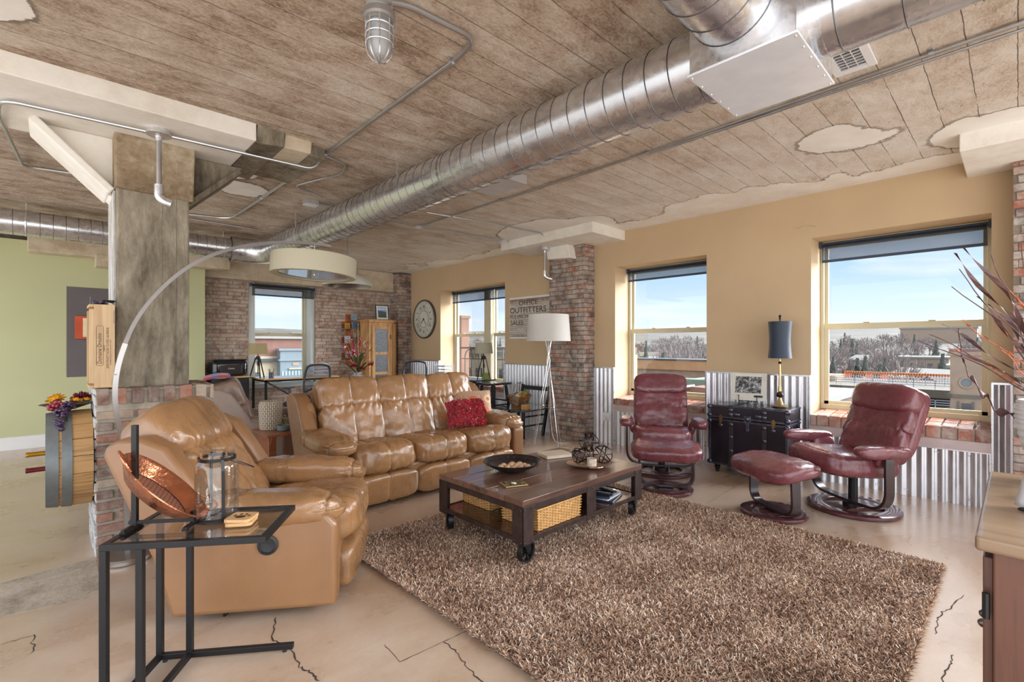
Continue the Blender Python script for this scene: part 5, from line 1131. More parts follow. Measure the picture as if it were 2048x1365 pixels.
# ------------------------------------------------------------------ wooden side table with its things
T = thing('wood_side_table', 'small honey coloured wooden side table behind the end of the sofa', 'side table', (1.385, 4.585, 0)); L, D, zt = .355, .44, .50
MB().box(0, L, 0, D, zt-.022, zt).build('table_top', M_HONEY, T, bevel=.006)
for x0 in (.035, .255):
    MB().box(x0, x0+.065, .06, D-.06, .02, zt-.022).build('slab_leg', M_HONEY, T, bevel=.004)
    MB().add([(x0+.012, .01, zt-.023), (x0+.053, .01, zt-.023), (x0+.012, .06, zt-.023), (x0+.053, .06, zt-.023), (x0+.012, .06, zt-.11), (x0+.053, .06, zt-.11)], [(0, 2, 3, 1), (0, 1, 5, 4), (2, 4, 5, 3), (0, 4, 2), (1, 3, 5)]).build('corbel', M_HONEY, T)
MB().box(.02, L-.02, .05, D-.05, 0, .022).build('foot_board', M_HONEY, T, bevel=.004)
t = NT('textured_ivory_ceramic'); tc = t.n('TexCoord'); t.set(Base_Color=srgb(222, 212, 190), Roughness=.55); br = t.n('TexBrick'); br.inputs['Scale'].default_value = 1; br.inputs['Brick Width'].default_value = .045; br.inputs['Row Height'].default_value = .018; br.inputs['Mortar Size'].default_value = .006; br.inputs['Mortar Smooth'].default_value = 1
br.inputs['Color1'].default_value = (1, 1, 1, 1); br.inputs['Color2'].default_value = (1, 1, 1, 1); br.inputs['Mortar'].default_value = (0, 0, 0, 1)
sp = t.n('SeparateXYZ'); t.l(tc.outputs['Object'], sp.inputs[0]); an = t.math('MULTIPLY', t.math('ARCTAN2', sp.outputs[1], sp.outputs[0]), .11); cb = t.n('CombineXYZ'); t.l(sp.outputs[2], cb.inputs[0]); t.l(an, cb.inputs[1]); t.l(cb.outputs[0], br.inputs['Vector'])
t.l(t.mix(br.outputs[1], srgb(226, 216, 196), srgb(150, 124, 92)), t.b.inputs['Base Color']); t.bump(t.math('SUBTRACT', 1, br.outputs[1]), .8, .006)
T = thing('ceramic_jar', 'ivory ceramic jar with basket weave texture on the wooden side table', 'jar', (1.52, 4.92, .501))
MB().lathe([(.0, 0), (.088, 0), (.096, .012), (.100, .10), (.104, .20), (.104, .235), (.096, .258), (.082, .270), (.072, .272), (.072, .262), (.088, .24), (.092, .1), (.08, .012), (.0, .01)], 48, None, False).build('jar_body', t.m, T, smooth=True)
T = thing('wire_candle_holder', 'wire mesh candle holder with a cream candle on the wooden side table', 'candle holder', (1.665, 4.965, .501))
mb = MB()
for k in range(14):
    a = 2*PI*k/14
    for s in (1, -1): mb.tube([((.045+.02*t_)*math.cos(a+s*t_*.9), (.045+.02*t_)*math.sin(a+s*t_*.9), .004+.155*t_) for t_ in np.linspace(0, 1, 7)], .0013, 4)
for z, r in ((.003, .045), (.125, .061), (.160, .066)): mb.tube([(r*math.cos(a), r*math.sin(a), z) for a in np.linspace(0, 2*PI, 25)[:-1]], .0022, 5, closed=True)
mb.build('wire_mesh', M_IRON, T); MB().lathe([(.0, .004), (.04, .004), (.052, .12), (.049, .12), (.038, .008)], 24, None, False).build('glass_liner', M_VGLASS, T, smooth=True); MB().cyl((0, 0, .006), (0, 0, .085), .036, .041, n=24).build('candle', plain('cream_wax', srgb(236, 204, 140), .5), T, smooth=True)
T = thing('coaster_stack', 'low grey green round dish on the wooden side table', 'dish', (1.585, 4.76, .501))
MB().lathe([(.0, 0), (.050, 0), (.056, .006), (.058, .045), (.055, .050), (.052, .045), (.048, .010), (.0, .008)], 28, None, False).build('dish_body', plain('grey_green_stoneware', srgb(104, 118, 114), .5), T, smooth=True); mb = MB()
for z in (.014, .026, .038): mb.tube([(.0575*math.cos(a), .0575*math.sin(a), z) for a in np.linspace(0, 2*PI, 29)[:-1]], .0022, 5, closed=True)
mb.build('ridge', plain('grey_green_stoneware', 0), T, smooth=True)
# plaid blanket on the taupe recliner
t = NT('plaid_blanket'); tc = t.n('TexCoord'); sp = t.n('SeparateXYZ'); t.l(tc.outputs['Object'], sp.inputs[0])
a = t.math('FRACT', t.math('MULTIPLY', sp.outputs[1], 7)); b = t.math('FRACT', t.math('MULTIPLY', sp.outputs[0], 6))
c = t.mix(t.ramp(a, [(.3, 0), (.34, 1), (.7, 1), (.74, 0)]), srgb(176, 70, 90), srgb(112, 100, 158)); c = t.mix(t.ramp(b, [(.45, 0), (.5, .7), (.6, .7), (.65, 0)]), c, srgb(236, 216, 222)); t.set(Base_Color=c, Roughness=.9, Sheen_Weight=.3)
M_PLAID = t.m
# ------------------------------------------------------------------ on the trunk
T = thing('table_lamp', 'slim brass table lamp with a tall navy shade on the trunk', 'table lamp', (5.19, 1.615, .698))
M_BRS = plain('antique_brass', srgb(196, 176, 130), .28, .8, .1); M_DKG = plain('dark_glass_ball', srgb(56, 34, 30), .12, .1, coat=.5)
MB().lathe([(.0, 0), (.075, 0), (.078, .006), (.06, .014), (.034, .03), (.020, .06), (.014, .085), (.0, .085)], 32, None, False).build('base', M_BRS, T, smooth=True)
MB().lathe([(.0, .084), (.026, .092), (.036, .115), (.026, .138), (.0, .146)], 24, None, False).build('glass_ball', M_DKG, T, smooth=True)
MB().lathe([(.010, .140), (.018, .15), (.013, .22), (.009, .40), (.008, .47)], 18).build('stem', M_BRS, T, smooth=True); MB().lathe([(.0, .415), (.014, .42), (.016, .43), (.010, .442), (.0, .445)], 16, None, False).build('stem_bead', M_DKG, T, smooth=True)
MB().lathe([(.104, .475), (.107, .475), (.098, .56), (.094, .65), (.098, .74), (.106, .835), (.103, .835), (.094, .74), (.090, .65), (.095, .56), (.104, .475)], 40, None, False).build('lamp_shade', plain('navy_silk_shade', srgb(34, 50, 68), .5, 0, .08, sheen=.3), T, smooth=True)
MB().lathe([(.0, .83), (.006, .84), (.006, .855), (.014, .862), (.008, .875), (.015, .888), (.006, .90), (.0, .905)], 16, None, False).build('finial', M_DKG, T, smooth=True)
MB().lathe([(.0, .832), (.1, .832), (.1, .834), (.0, .834)], 24, None, False).build('shade_top', plain('navy_silk_shade', 0), T)
T = thing('easel', 'small black iron easel holding the calendar on the trunk', 'easel', (5.16, 1.90, .698), math.radians(-90+8))
mb = MB()
for x in (-.085, .085): mb.tube([(x, .03, .0), (x, -.02, .035), (x, .05, .26)], .0035, 6); mb.tube([(x, -.045, .0), (x, -.035, .03), (x, -.04, .085)], .0035, 6); mb.ball((x, -.04, .09), .007, 8); mb.ball((x, -.045, .006), .006, 8)
mb.tube([(-.085, -.04, .035), (-.04, -.045, .028), (0, -.045, .035), (.04, -.045, .028), (.085, -.04, .035)], .003, 6); mb.tube([(0, -.045, .0), (0, -.045, .035)], .003, 6); mb.tube([(-.085, .0, .035), (.085, .0, .035)], .003, 6); mb.tube([(0, .05, .24), (0, .13, .0)], .0035, 6); mb.tube([(-.085, .048, .25), (.085, .048, .25)], .003, 6)
mb.build('easel_frame', M_BLACK, T, smooth=True)
T = thing('calendar', 'white calendar with a black and white mountain photograph on the easel', 'calendar', (5.16, 1.90, .698), math.radians(-90+8))
Cm = RM(math.radians(-14), 0, 0, (0, -.030, .040))
MB().box(-.165, .165, -.004, .004, 0, .285, Cm).build('calendar_board', plain('off_white_card', srgb(214, 210, 198), .6), T)
t = NT('monochrome_photo'); v = t.obj(); f = t.mix(.5, t.noise(v, 14, 7, .7, .8), t.noise(v, 50, 4, .7)); t.set(Base_Color=t.ramp(f, [(.42, .01), (.5, .10), (.58, .55), (.7, .8)]), Roughness=.3)
MB().box(-.125, .118, -.0055, -.004, .075, .245, Cm).build('photograph', t.m, T); MB().box(.055, .135, -.0058, -.004, .035, .055, Cm).build('caption_bar', M_BLKPL, T)
mb = MB()
for k in range(22): mb.box(-.12+k*.011, -.113+k*.011, -.0056, -.004, .257, .267, Cm)
mb.build('heading', plain('silver_print', srgb(236, 234, 226), .4), T)
# ------------------------------------------------------------------ far end of the room
M_MESHB = plain('black_chair_frame', (.03, .035, .045), .4); M_DESK = wood('pale_desk_top', srgb(206, 166, 112), srgb(160, 116, 70), .3, .7, coat=.3); M_DARKT = plain('dark_desk_top', srgb(66, 62, 62), .3, 0, .2)
t = NT('chair_mesh_fabric'); tr = t.n('BsdfTransparent'); df = t.n('BsdfDiffuse'); df.inputs[0].default_value = (.05, .06, .08, 1); mx = t.n('MixShader'); mx.inputs[0].default_value = .38; t.l(tr.outputs[0], mx.inputs[1]); t.l(df.outputs[0], mx.inputs[2]); t.l(mx.outputs[0], t.o.inputs[0]); M_NET = t.m
def desk(label, x0, x1, y0, y1, z, mtop, th=.022, braces=()):
    T = thing('desk', label, 'desk', (x0, y0, 0)); L, D = x1-x0, y1-y0; MB().box(0, L, 0, D, z-th, z).build('desktop', mtop, T, bevel=.003)
    for x in (.02, L-.055):
        for y in (.02, D-.055): MB().box(x, x+.032, y, y+.032, 0, z-th).build('leg', M_BLACK, T, bevel=.002)
    mb = MB(); mb.box(.02, L-.02, .02, .045, z-th-.03, z-th); mb.box(.02, L-.02, D-.045, D-.02, z-th-.03, z-th); mb.box(.02, .045, .02, D-.02, z-th-.03, z-th); mb.box(L-.045, L-.02, .02, D-.02, z-th-.03, z-th); mb.build('apron', M_BLACK, T)
    for a, b in braces: MB().bar(a, b, .02).build('cross_brace', M_BLACK, T)
    return T
desk('pale topped desk with black legs before the brick wall window', 2.42, 3.63, 8.14, 8.86, .77, M_DESK, braces=[((.05, .06, .72), (1.1, .66, .12)), ((.05, .66, .12), (1.1, .06, .55))])
desk('long dark desk under the twin window by the wall clock', 4.93, 5.34, 5.98, 7.9, .735, M_DARKT, braces=[((.2, .03, .72), (.2, .35, .55))])
def task_chair(label, loc, rz):
    T = thing('office_chair', label, 'office chair', loc, rz)
    mb = MB(); mb.sq((.24, .235, .04), 4, 12, RM(0, 0, 0, (0, 0, .455))); mb.build('seat', plain('dark_seat_fabric', (.02, .024, .032), .9), T, smooth=True)
    B = RM(math.radians(-10), 0, 0, (0, .22, .50)); P = [(-.19, 0, .02), (-.235, 0, .20), (-.225, 0, .47), (-.12, .01, .515), (.12, .01, .515), (.225, 0, .47), (.235, 0, .20), (.19, 0, .02)]
    mb = MB(); mb.tube(smooth_path(P+[P[0]], 2), .019, 8, M=B, flat=.8); mb.tube([(-.20, .02, .10), (0, .045, .19), (.20, .02, .10)], .014, 7, M=B); mb.tube([(0, .045, .19), (0, .05, .02)], .022, 8, M=B); mb.build('backrest_frame', M_MESHB, T, smooth=True)
    MB().grid(lambda u, v: ((u*2-1)*(.225-.03*(1-v)), .02*math.cos((u-.5)*PI)-.01, .02+v*.48), 8, 8, B).build('mesh_back', M_NET, T)
    for s in (-1, 1):
        mb = MB(); mb.bar((s*.26, .03, .44), (s*.28, .02, .66), .035, .02); mb.sq((.04, .12, .014), 3, 8, RM(0, 0, 0, (s*.28, .0, .675))); mb.bar((s*.12, .03, .42), (s*.27, .03, .44), .04, .015); mb.build('armrest', M_MESHB, T, smooth=True, ang=40)
    mb = MB(); mb.cyl((0, 0, .08), (0, 0, .42), .028, n=14); mb.box(-.1, .1, -.1, .12, .40, .425)
    mb.build('gas_post', M_BLACK, T)
    for k in range(5):
        a = 2*PI*k/5; mb = MB(); mb.bar((0, 0, .10), (.28*math.cos(a), .28*math.sin(a), .07), .035, .022); w = mb.build('base_arm', M_MESHB, T); MB().cyl((.28*math.cos(a)-.02*math.sin(a), .28*math.sin(a)+.02*math.cos(a), .027), (.28*math.cos(a)+.02*math.sin(a), .28*math.sin(a)-.02*math.cos(a), .027), .027, n=14).build('caster', M_BLACK, w)
    return T
task_chair('black mesh office chair turned at the pale desk before the brick wall', (2.66, 7.15, 0), math.radians(-62))
task_chair('black mesh office chair by the wall under the clock', (4.55, 7.42, 0), math.radians(-60))
def tripod_lamp(label, loc, sh, rz=0, k=1.0):
    T = thing('tripod_lamp', label, 'table lamp', loc, rz)
    for q in range(3):
        a = 2*PI*q/3+.5; mb = MB(); mb.bar((.035*math.cos(a), .035*math.sin(a), .33*k), (.125*math.cos(a), .125*math.sin(a), .0), .016, .010); mb.bar((.045*math.cos(a+.2), .045*math.sin(a+.2), .30*k), (.10*math.cos(a), .10*math.sin(a), .10), .008); mb.build('leg', M_BLACK, T)
    mb = MB(); mb.cyl((0, 0, .30*k), (0, 0, .35*k), .04, .03, n=14); mb.cyl((0, 0, .06), (0, 0, .42*k), .008, n=8); mb.cyl((0, 0, .20), (0, 0, .26), .016, n=10); mb.build('centre_post', M_BLACK, T)
    z0 = .385*k; MB().lathe([(.150, z0), (.153, z0), (.128, z0+.175), (.125, z0+.175), (.150, z0)], 36, None, False).build('lamp_shade', sh, T, smooth=True, ang=40); return T
tripod_lamp('black tripod lamp with burlap shade on the pale desk', (2.435, 8.50, .771), M_SHB)
tripod_lamp('black tripod lamp with cream shade on the dark desk before the twin window', (5.10, 6.00, .736), lampshade('khaki_drum_fabric', (.62, .60, .46)), .4, 1.12)
# pencil cup, letter trays, tissue box
T = thing('pencil_cup', 'mesh cup of pens and scissors on the pale desk', 'pencil cup', (2.62, 8.45, .771)); MB().lathe([(.0, 0), (.036, 0), (.038, .085), (.035, .085), (.033, .004), (.0, .004)], 20, None, False).build('cup', plain('grey_wire_cup', srgb(92, 96, 104), .5, .4), T, smooth=True)
rr = random.Random(2)
for k in range(7): a = rr.uniform(0, 6); x, y = .02*math.cos(a), .02*math.sin(a); MB().cyl((x*.4, y*.4, .01), (x*2.2, y*2.2, .125+rr.uniform(0, .03)), .0035, n=6).build('pen', (M_BLKPL, M_DKB, M_WM)[k % 3], T)
def trays(label, loc, rz, n=4, w=.30, d=.22):
    T = thing('letter_tray', label, 'letter tray', loc, rz); mb = MB()
    for k in range(n):
        z = .004+k*.058
        mb.tube([(-w/2, -d/2, z), (w/2, -d/2, z), (w/2, d/2, z), (-w/2, d/2, z)], .0028, 5, closed=True); mb.tube([(-w/2, -d/2, z+.028), (w/2, -d/2, z+.028), (w/2, d/2, z+.028), (-w/2, d/2, z+.028)], .0022, 5, closed=True)
        for q in range(9): mb.tube([(-w/2+w*q/8, -d/2, z), (-w/2+w*q/8, d/2, z)], .0016, 4)
    for x in (-w/2, w/2):
        for y in (-d/2, d/2): mb.tube([(x, y, 0), (x, y, n*.058)], .003, 5)
    mb.build('wire_rack', plain('white_wire', srgb(216, 216, 216), .4, .3), T)
    for k in range(n): MB().box(-w/2+.012, w/2-.02, -d/2+.012, d/2-.012, .008+k*.058, .016+k*.058+.008*(k % 2)).build('paper_stack', plain('paper_sheets_%d' % (k % 2), ((.72, .73, .76), (.50, .56, .70))[k % 2], .8), T)
trays('white wire letter tray rack at the far side of the pale desk', (3.47, 8.62, .771), 0, 4, .28); trays('white wire letter tray rack with papers on the dark desk under the clock', (5.16, 7.18, .736), PI/2, 4, .34)
T = thing('tissue_box', 'green patterned tissue box under the tripod lamp on the dark desk', 'tissue box', (5.14, 5.985, .7365), .5)
t = NT('green_floral_card'); f = t.noise(t.obj(), 26, 4, .6); t.set(Base_Color=t.ramp(f, [(.4, srgb(40, 110, 70)), (.52, srgb(110, 150, 60)), (.6, srgb(190, 120, 50))]), Roughness=.5)
T.location.z = .737; MB().box(-.06, .06, -.055, .055, 0, .115).build('box', t.m, T, bevel=.002); mb = MB(); mb.add([(-.03, -.01, .115), (.03, .01, .115), (.035, -.01, .15), (0, .0, .20), (-.03, .01, .165)], [(0, 1, 2, 3, 4)]); mb.build('tissue', M_WM, T, solid=.003)
# printer on its cabinet
T = thing('storage_cabinet', 'black two door cabinet with a pale top in the corner by the green wall', 'cabinet', (1.79, 8.50, 0)); MB().box(0, .52, .02, .46, .03, .785).build('cabinet_body', plain('black_laminate', (.02, .02, .022), .4), T, bevel=.003); MB().box(-.01, .53, 0, .47, .785, .81).build('cabinet_top', M_DESK, T, bevel=.003)
for x in (.005, .263):
    d = MB().box(x, x+.252, .0, .02, .05, .77).build('door', plain('black_laminate', 0), T, bevel=.002); MB().ball((x+(.225 if x < .1 else .027), -.012, .62), .012, 8).build('knob', M_NICK, d, smooth=True)
for x in (.03, .46): MB().box(x, x+.03, .05, .40, 0, .03).build('foot', M_BLACK, T)
T = thing('printer', 'glossy black inkjet printer on the corner cabinet', 'printer', (2.05, 8.70, .811)); M_PGL = plain('glossy_black_plastic', (.012, .013, .016), .12, 0, .1, coat=.3)
mb = MB(); mb.sq((.262, .20, .128), 5, 16, RM(0, 0, 0, (0, 0, .128))); mb.build('printer_body', M_PGL, T, smooth=True); mb = MB(); mb.prism([(-.235, -.16), (.235, -.16), (.2, .14), (-.2, .14)], .245, .268); mb.build('scanner_lid', M_PGL, T, bevel=.01)
MB().box(-.15, .15, -.203, -.195, .04, .175).build('front_panel', plain('brown_black_panel', (.035, .026, .026), .2), T, bevel=.004); text('Canon', .034, frame4((-.045, -.2045, .115), (1, 0, 0), (0, 0, 1)), M_WM, T)
# corner cabinet and the framed print
M_OLDP = wood('weathered_pine', srgb(196, 148, 92), srgb(128, 82, 44), .55, .7, 'z')
T = thing('corner_cabinet', 'tall weathered pine cabinet with three dark glass panes in the corner', 'cabinet', (4.34, 8.42, 0)); Wc, Hc = .50, 1.79
poly = [(0, 0), (Wc, 0), (Wc+.13, .12), (Wc+.13, .36), (0, .36)]
MB().prism([(x*.99+.003, y+.02) for x, y in poly], .02, Hc-.05).build('cabinet_body', M_OLDP, T); MB().prism([(x*1.05-.02, y*1.1-.03) for x, y in poly], Hc-.05, Hc-.02).build('cornice', M_OLDP, T, bevel=.004); MB().prism([(x*1.09-.03, y*1.2-.045) for x, y in poly], Hc-.02, Hc).build('top_board', M_OLDP, T, bevel=.004)
dr = MB(); dr.box(.06, .12, -.005, .02, .05, 1.70); dr.box(.38, .44, -.005, .02, .05, 1.70)
for z in (.05, .38, .74, 1.12, 1.49+.12): dr.box(.12, .38, -.005, .02, z, z+.05)
D_ = dr.build('door', M_OLDP, T, bevel=.003)
t = NT('smoky_seeded_glass'); f = t.noise(t.obj(), 40, 4, .7); t.set(Base_Color=t.ramp(f, [(.4, (.05, .06, .07)), (.6, (.16, .17, .19))]), Roughness=.12); t.bump(f, .3, .01)
for z0, z1 in ((.43, .74), (.79, 1.12), (1.17, 1.61)): MB().box(.12, .38, .004, .012, z0, z1).build('pane', t.m, D_)
mb = MB(); mb.box(.43, .45, -.012, 0, 1.42, 1.50); mb.box(.43, .45, -.012, 0, .20, .28); mb.box(.065, .08, -.015, 0, .95, 1.0); mb.build('hinge', M_BLACK, T)
mb = MB()
for k in range(9): x = .02+k*.0
for k in range(6): mb.tube([(Wc+.01+.022*k, .008+.0203*k, .05), (Wc+.012+.022*k, .008+.0203*k, 1.72)], .009, 6)
mb.build('reeded_side', M_OLDP, T, smooth=True)
T = thing('framed_print', 'small black framed blue mountain print standing on the pine cabinet', 'picture', (4.70, 8.58, Hc+.001), rot=(math.radians(-8), 0, math.radians(-6)))
mb = MB(); a, b, w = .135, .30, .016; mb.box(-a, a, -.008, .008, 0, w); mb.box(-a, a, -.008, .008, b-w, b); mb.box(-a, -a+w, -.008, .008, w, b-w); mb.box(a-w, a, -.008, .008, w, b-w); mb.build('picture_frame', M_BLKPL, T, bevel=.002)
MB().box(-a+w, a-w, -.002, .004, w, b-w).build('mat_board', M_WM, T); t = NT('blue_landscape_print'); tc = t.n('TexCoord'); sp = t.n('SeparateXYZ'); t.l(tc.outputs['Object'], sp.inputs[0]); f = t.noise(t.obj(), 16, 5, .7); h = t.math('ADD', sp.outputs[2], t.math('MULTIPLY', t.math('SUBTRACT', f, .5), .12))
t.set(Base_Color=t.ramp(t.math('MULTIPLY', h, 3.3), [(.2, srgb(70, 96, 60)), (.45, srgb(96, 110, 84)), (.55, srgb(52, 92, 170)), (.72, srgb(220, 232, 244)), (.9, srgb(80, 136, 206))]), Roughness=.3)
MB().box(-.085, .085, -.004, -.001, .05, b-.045).build('print', t.m, T)
# wall rack with papers
T = thing('wall_magazine_rack', 'rust coloured metal wall rack with magazines on the brick wall', 'wall rack', (4.04, 8.90, .93)); M_RUST = plain('rust_orange_metal', srgb(176, 98, 56), .5, .4, .3, 14)
mb = MB(); mb.box(.09, .20, .07, .08, .0, .98); mb.box(.10, .19, .06, .075, .90, .96)
for z in (.10, .40, .70): mb.box(.01, .30, .065, .075, z, z+.13)
mb.build('back_plate', M_RUST, T, bevel=.004)
mb = MB()
for z in (.10, .38, .66):
    for q in (0, .05, .10): mb.tube([(0, .06, z+q), (.01, -.03, z+q), (.30, -.03, z+q), (.31, .06, z+q)], .003, 5)
    for k in range(8): mb.tube([(.01+.041*k, -.03, z), (.01+.041*k, -.03, z+.10)], .0018, 4)
mb.build('wire_pockets', M_BLACK, T)
for k, (x, z, w, h, c) in enumerate(((.03, .69, .11, .10, (214, 178, 70)), (.17, .69, .11, .13, (70, 118, 160)), (.03, .41, .12, .14, (206, 210, 226)), (.17, .41, .11, .12, (60, 58, 66)), (.16, .86, .12, .10, (120, 148, 158)), (.05, .13, .13, .12, (190, 196, 204)))):
    Tm = thing('magazine', ['gold and blue magazine in the upper pocket of the wall rack', 'white topped blue magazine in the upper pocket of the wall rack', 'pale magazine in the middle pocket of the wall rack', 'dark magazine in the middle pocket of the wall rack', 'grey blue card standing at the top of the wall rack', 'light grey papers in the lowest pocket of the wall rack'][k], 'magazine', (4.04+x, 8.885+.004*k, .93+z)); MB().box(0, w, -.003, .003, 0, h).build('cover', plain('magazine_%d' % k, srgb(*c), .4, 0, .4, 30), Tm)
# vase of dried and silk flowers on a stand behind the sofa
T = thing('pedestal_stand', 'round dark plant stand behind the sofa under the flower vase', 'stand', (2.70, 5.53, 0)); MB().lathe([(.0, 0), (.14, 0), (.14, .02), (.03, .04), (.03, .71), (.13, .73), (.15, .75), (.15, .77), (.0, .77)], 28, None, False).build('stand_body', M_BENT, T, smooth=True, ang=40)
T = thing('flower_vase', 'round white patterned vase of red flowers and dried grasses behind the sofa', 'vase of flowers', (2.70, 5.53, .771))
t = NT('painted_porcelain'); f = t.noise(t.obj(), 20, 4, .6, 1); t.set(Base_Color=t.ramp(f, [(.45, srgb(228, 226, 220)), (.55, srgb(150, 160, 160)), (.62, srgb(170, 110, 90))]), Roughness=.15, Coat_Weight=.5)
MB().lathe([(.0, 0), (.05, 0), (.085, .03), (.105, .085), (.095, .14), (.06, .17), (.045, .185), (.060, .205), (.055, .205), (.04, .185), (.0, .12)], 32, None, False).build('vase_body', t.m, T, smooth=True)
rr = random.Random(21); M_GRN = plain('silk_stem_green', srgb(74, 92, 48), .6, 0, .3, 30); M_DRY = plain('dried_grass', srgb(190, 156, 100), .7, 0, .3, 30); M_DRYD = plain('dark_twig', srgb(110, 76, 66), .7, 0, .3, 30); M_PINK = plain('pink_silk_petals', srgb(206, 52, 84), .6, 0, .35, 40); M_CRIM = plain('crimson_silk_petals', srgb(150, 24, 40), .6, 0, .3, 30); M_WHB = plain('white_blossom', srgb(230, 214, 208), .7)
def stalk(mb, a, spread, Hh, r=.0018, bend=.3):
    P = crv(lambda q: (spread*q**1.3*math.cos(a), spread*q**1.3*math.sin(a), .17+Hh*q-.0*q), 7); mb.tube(P, [r*(1-.6*k/7) for k in range(8)], 4); return P
g, d1, d2 = MB(), MB(), MB()
for k in range(46): a = rr.uniform(0, 6.28); P = stalk((d1, d2)[k % 2], a, rr.uniform(.05, .26), rr.uniform(.35, .66), .004)
for k in range(26):
    a = rr.uniform(0, 6.28); sp_ = rr.uniform(.16, .42); h = rr.uniform(.08, .30)
    P = crv(lambda q: Vector((sp_*q*math.cos(a), sp_*q*math.sin(a), .17+h*math.sin(q*2.0)/.91)), 6)
    vs = []; n = Vector((-math.sin(a), math.cos(a), 0))
    for i, p in enumerate(P): w = .012*math.sin(PI*min(.98, (i+.6)/7)); vs += [p+n*w, p-n*w]
    (g if k % 3 else d1).add(vs, [(2*i, 2*i+1, 2*i+3, 2*i+2) for i in range(6)])
for k in range(16): stalk(g, rr.uniform(0, 6.28), rr.uniform(.03, .12), rr.uniform(.1, .3), .003)
g.build('green_leaves', M_GRN, T); d1.build('dried_grasses', M_DRY, T); d2.build('dark_twigs', M_DRYD, T)
for k, (ax, az, h) in enumerate(((.02, .0, .46), (-.04, .3, .40), (.05, -.4, .40), (-.10, .2, .34), (.02, .6, .37), (.08, .3, .40), (-.06, -.5, .42))):
    mb = MB(); mw = MB()
    for q in range(34):
        tq = rr.uniform(.25, 1); c = Vector((ax*1.6*tq+rr.uniform(-.014, .014), az*.08+rr.uniform(-.014, .014), .18+h*tq)); (mb if q % 4 else mw).sq((rr.uniform(.008, .014),)*3, 1.6, 3, Matrix.Translation(c))
    mb.build('pink_blossom_spike', M_PINK, T); mw.build('white_blossoms', M_WHB, T)
for c in ((-.12, -.12, .27), (-.03, -.16, .24), (.14, -.05, .28)):
    mb = MB(); pompom(mb, c, .042, 70, int(c[0]*100+50)); mb.build('crimson_flower', M_CRIM, T)
# pendant lamp
T = thing('pendant_lamp', 'white metal dome pendant lamp hanging beyond the drum shade', 'pendant lamp', (2.66, 5.72, 0))
MB().lathe([(.295, 2.03), (.298, 2.03), (.283, 2.075), (.23, 2.135), (.13, 2.18), (.05, 2.20), (.045, 2.26), (.0, 2.265)], 44, None, False).build('dome', plain('warm_white_enamel', srgb(206, 204, 192), .35, 0, .04), T, smooth=True)
MB().lathe([(.294, 2.031), (.276, 2.075), (.225, 2.13), (.115, 2.172), (.0, 2.19)], 44, None, False).build('dome_lining', M_NICK, T, smooth=True)
mb = MB(); mb.cyl((0, 0, 2.26), (0, 0, ZC-.03), .009, n=10); mb.cyl((0, 0, 2.26), (0, 0, 2.31), .03, .02, n=14); mb.build('stem', M_PIPE, T); mb = MB(); mb.cyl((0, 0, ZC-.04), (0, 0, ZC), .05, n=18); mb.cyl((0, 0, ZC-.09), (0, 0, ZC-.04), .022, n=12); mb.build('ceiling_box', M_GALV, T)
MB().lathe([(.0, 2.06), (.028, 2.075), (.032, 2.10), (.02, 2.14), (.0, 2.15)], 16, None, False).build('bulb', M_WM, T, smooth=True)
# wall clock
T = thing('wall_clock', 'large round cream wall clock with Roman numerals on the tan wall', 'clock', (XW-.002, 8.135, 1.817)); K = Matrix(((0, 0, -1, 0), (-1, 0, 0, 0), (0, 1, 0, 0), (0, 0, 0, 1)))   # local x -> -Y, y -> Z, z -> -X
MB().lathe([(.0, 0), (.385, 0), (.385, .035), (.375, .045), (.362, .04), (.36, .03), (.0, .03)], 64, K, False).build('clock_case', plain('dark_pewter_rim', srgb(96, 90, 80), .35, .6), T, smooth=True, ang=40)
MB().lathe([(.0, .032), (.358, .032)], 64, K, False).build('dial', plain('aged_cream_dial', srgb(214, 212, 198), .5, 0, .08, 8), T)
mb = MB()
for r in (.165, .172, .325, .345): mb.tube([(r*math.cos(a), r*math.sin(a), .033) for a in np.linspace(0, 2*PI, 61)[:-1]], .0018, 4, closed=True, M=K)
for k in range(12): a = 2*PI*(k+.5)/12; mb.bar((.175*math.cos(a), .175*math.sin(a), .0335), (.322*math.cos(a), .322*math.sin(a), .0335), .003, .002, M=K)
mb.build('dial_rings', M_BLKPL, T)
for k, s in enumerate(('XII', 'I', 'II', 'III', 'IIII', 'V', 'VI', 'VII', 'VIII', 'IX', 'X', 'XI')):
    a = -2*PI*k/12; text(s, .115, K @ Matrix.Rotation(a, 4, 'Z') @ Matrix.Translation((0, .208, .033)), M_BLKPL, T, 'numeral', .0008, 'CENTER', .62)
for nm, L, a, w in (('hour_hand', .12, math.radians(225), .012), ('minute_hand', .14, math.radians(140), .008)): MB().bar((0, 0, .038), (L*math.sin(a), L*math.cos(a), .038), w, .003, M=K).build(nm, M_BLACK, T)
MB().lathe([(.0, .034), (.018, .034), (.014, .044), (.0, .045)], 18, K, False).build('centre_boss', M_BLACK, T)
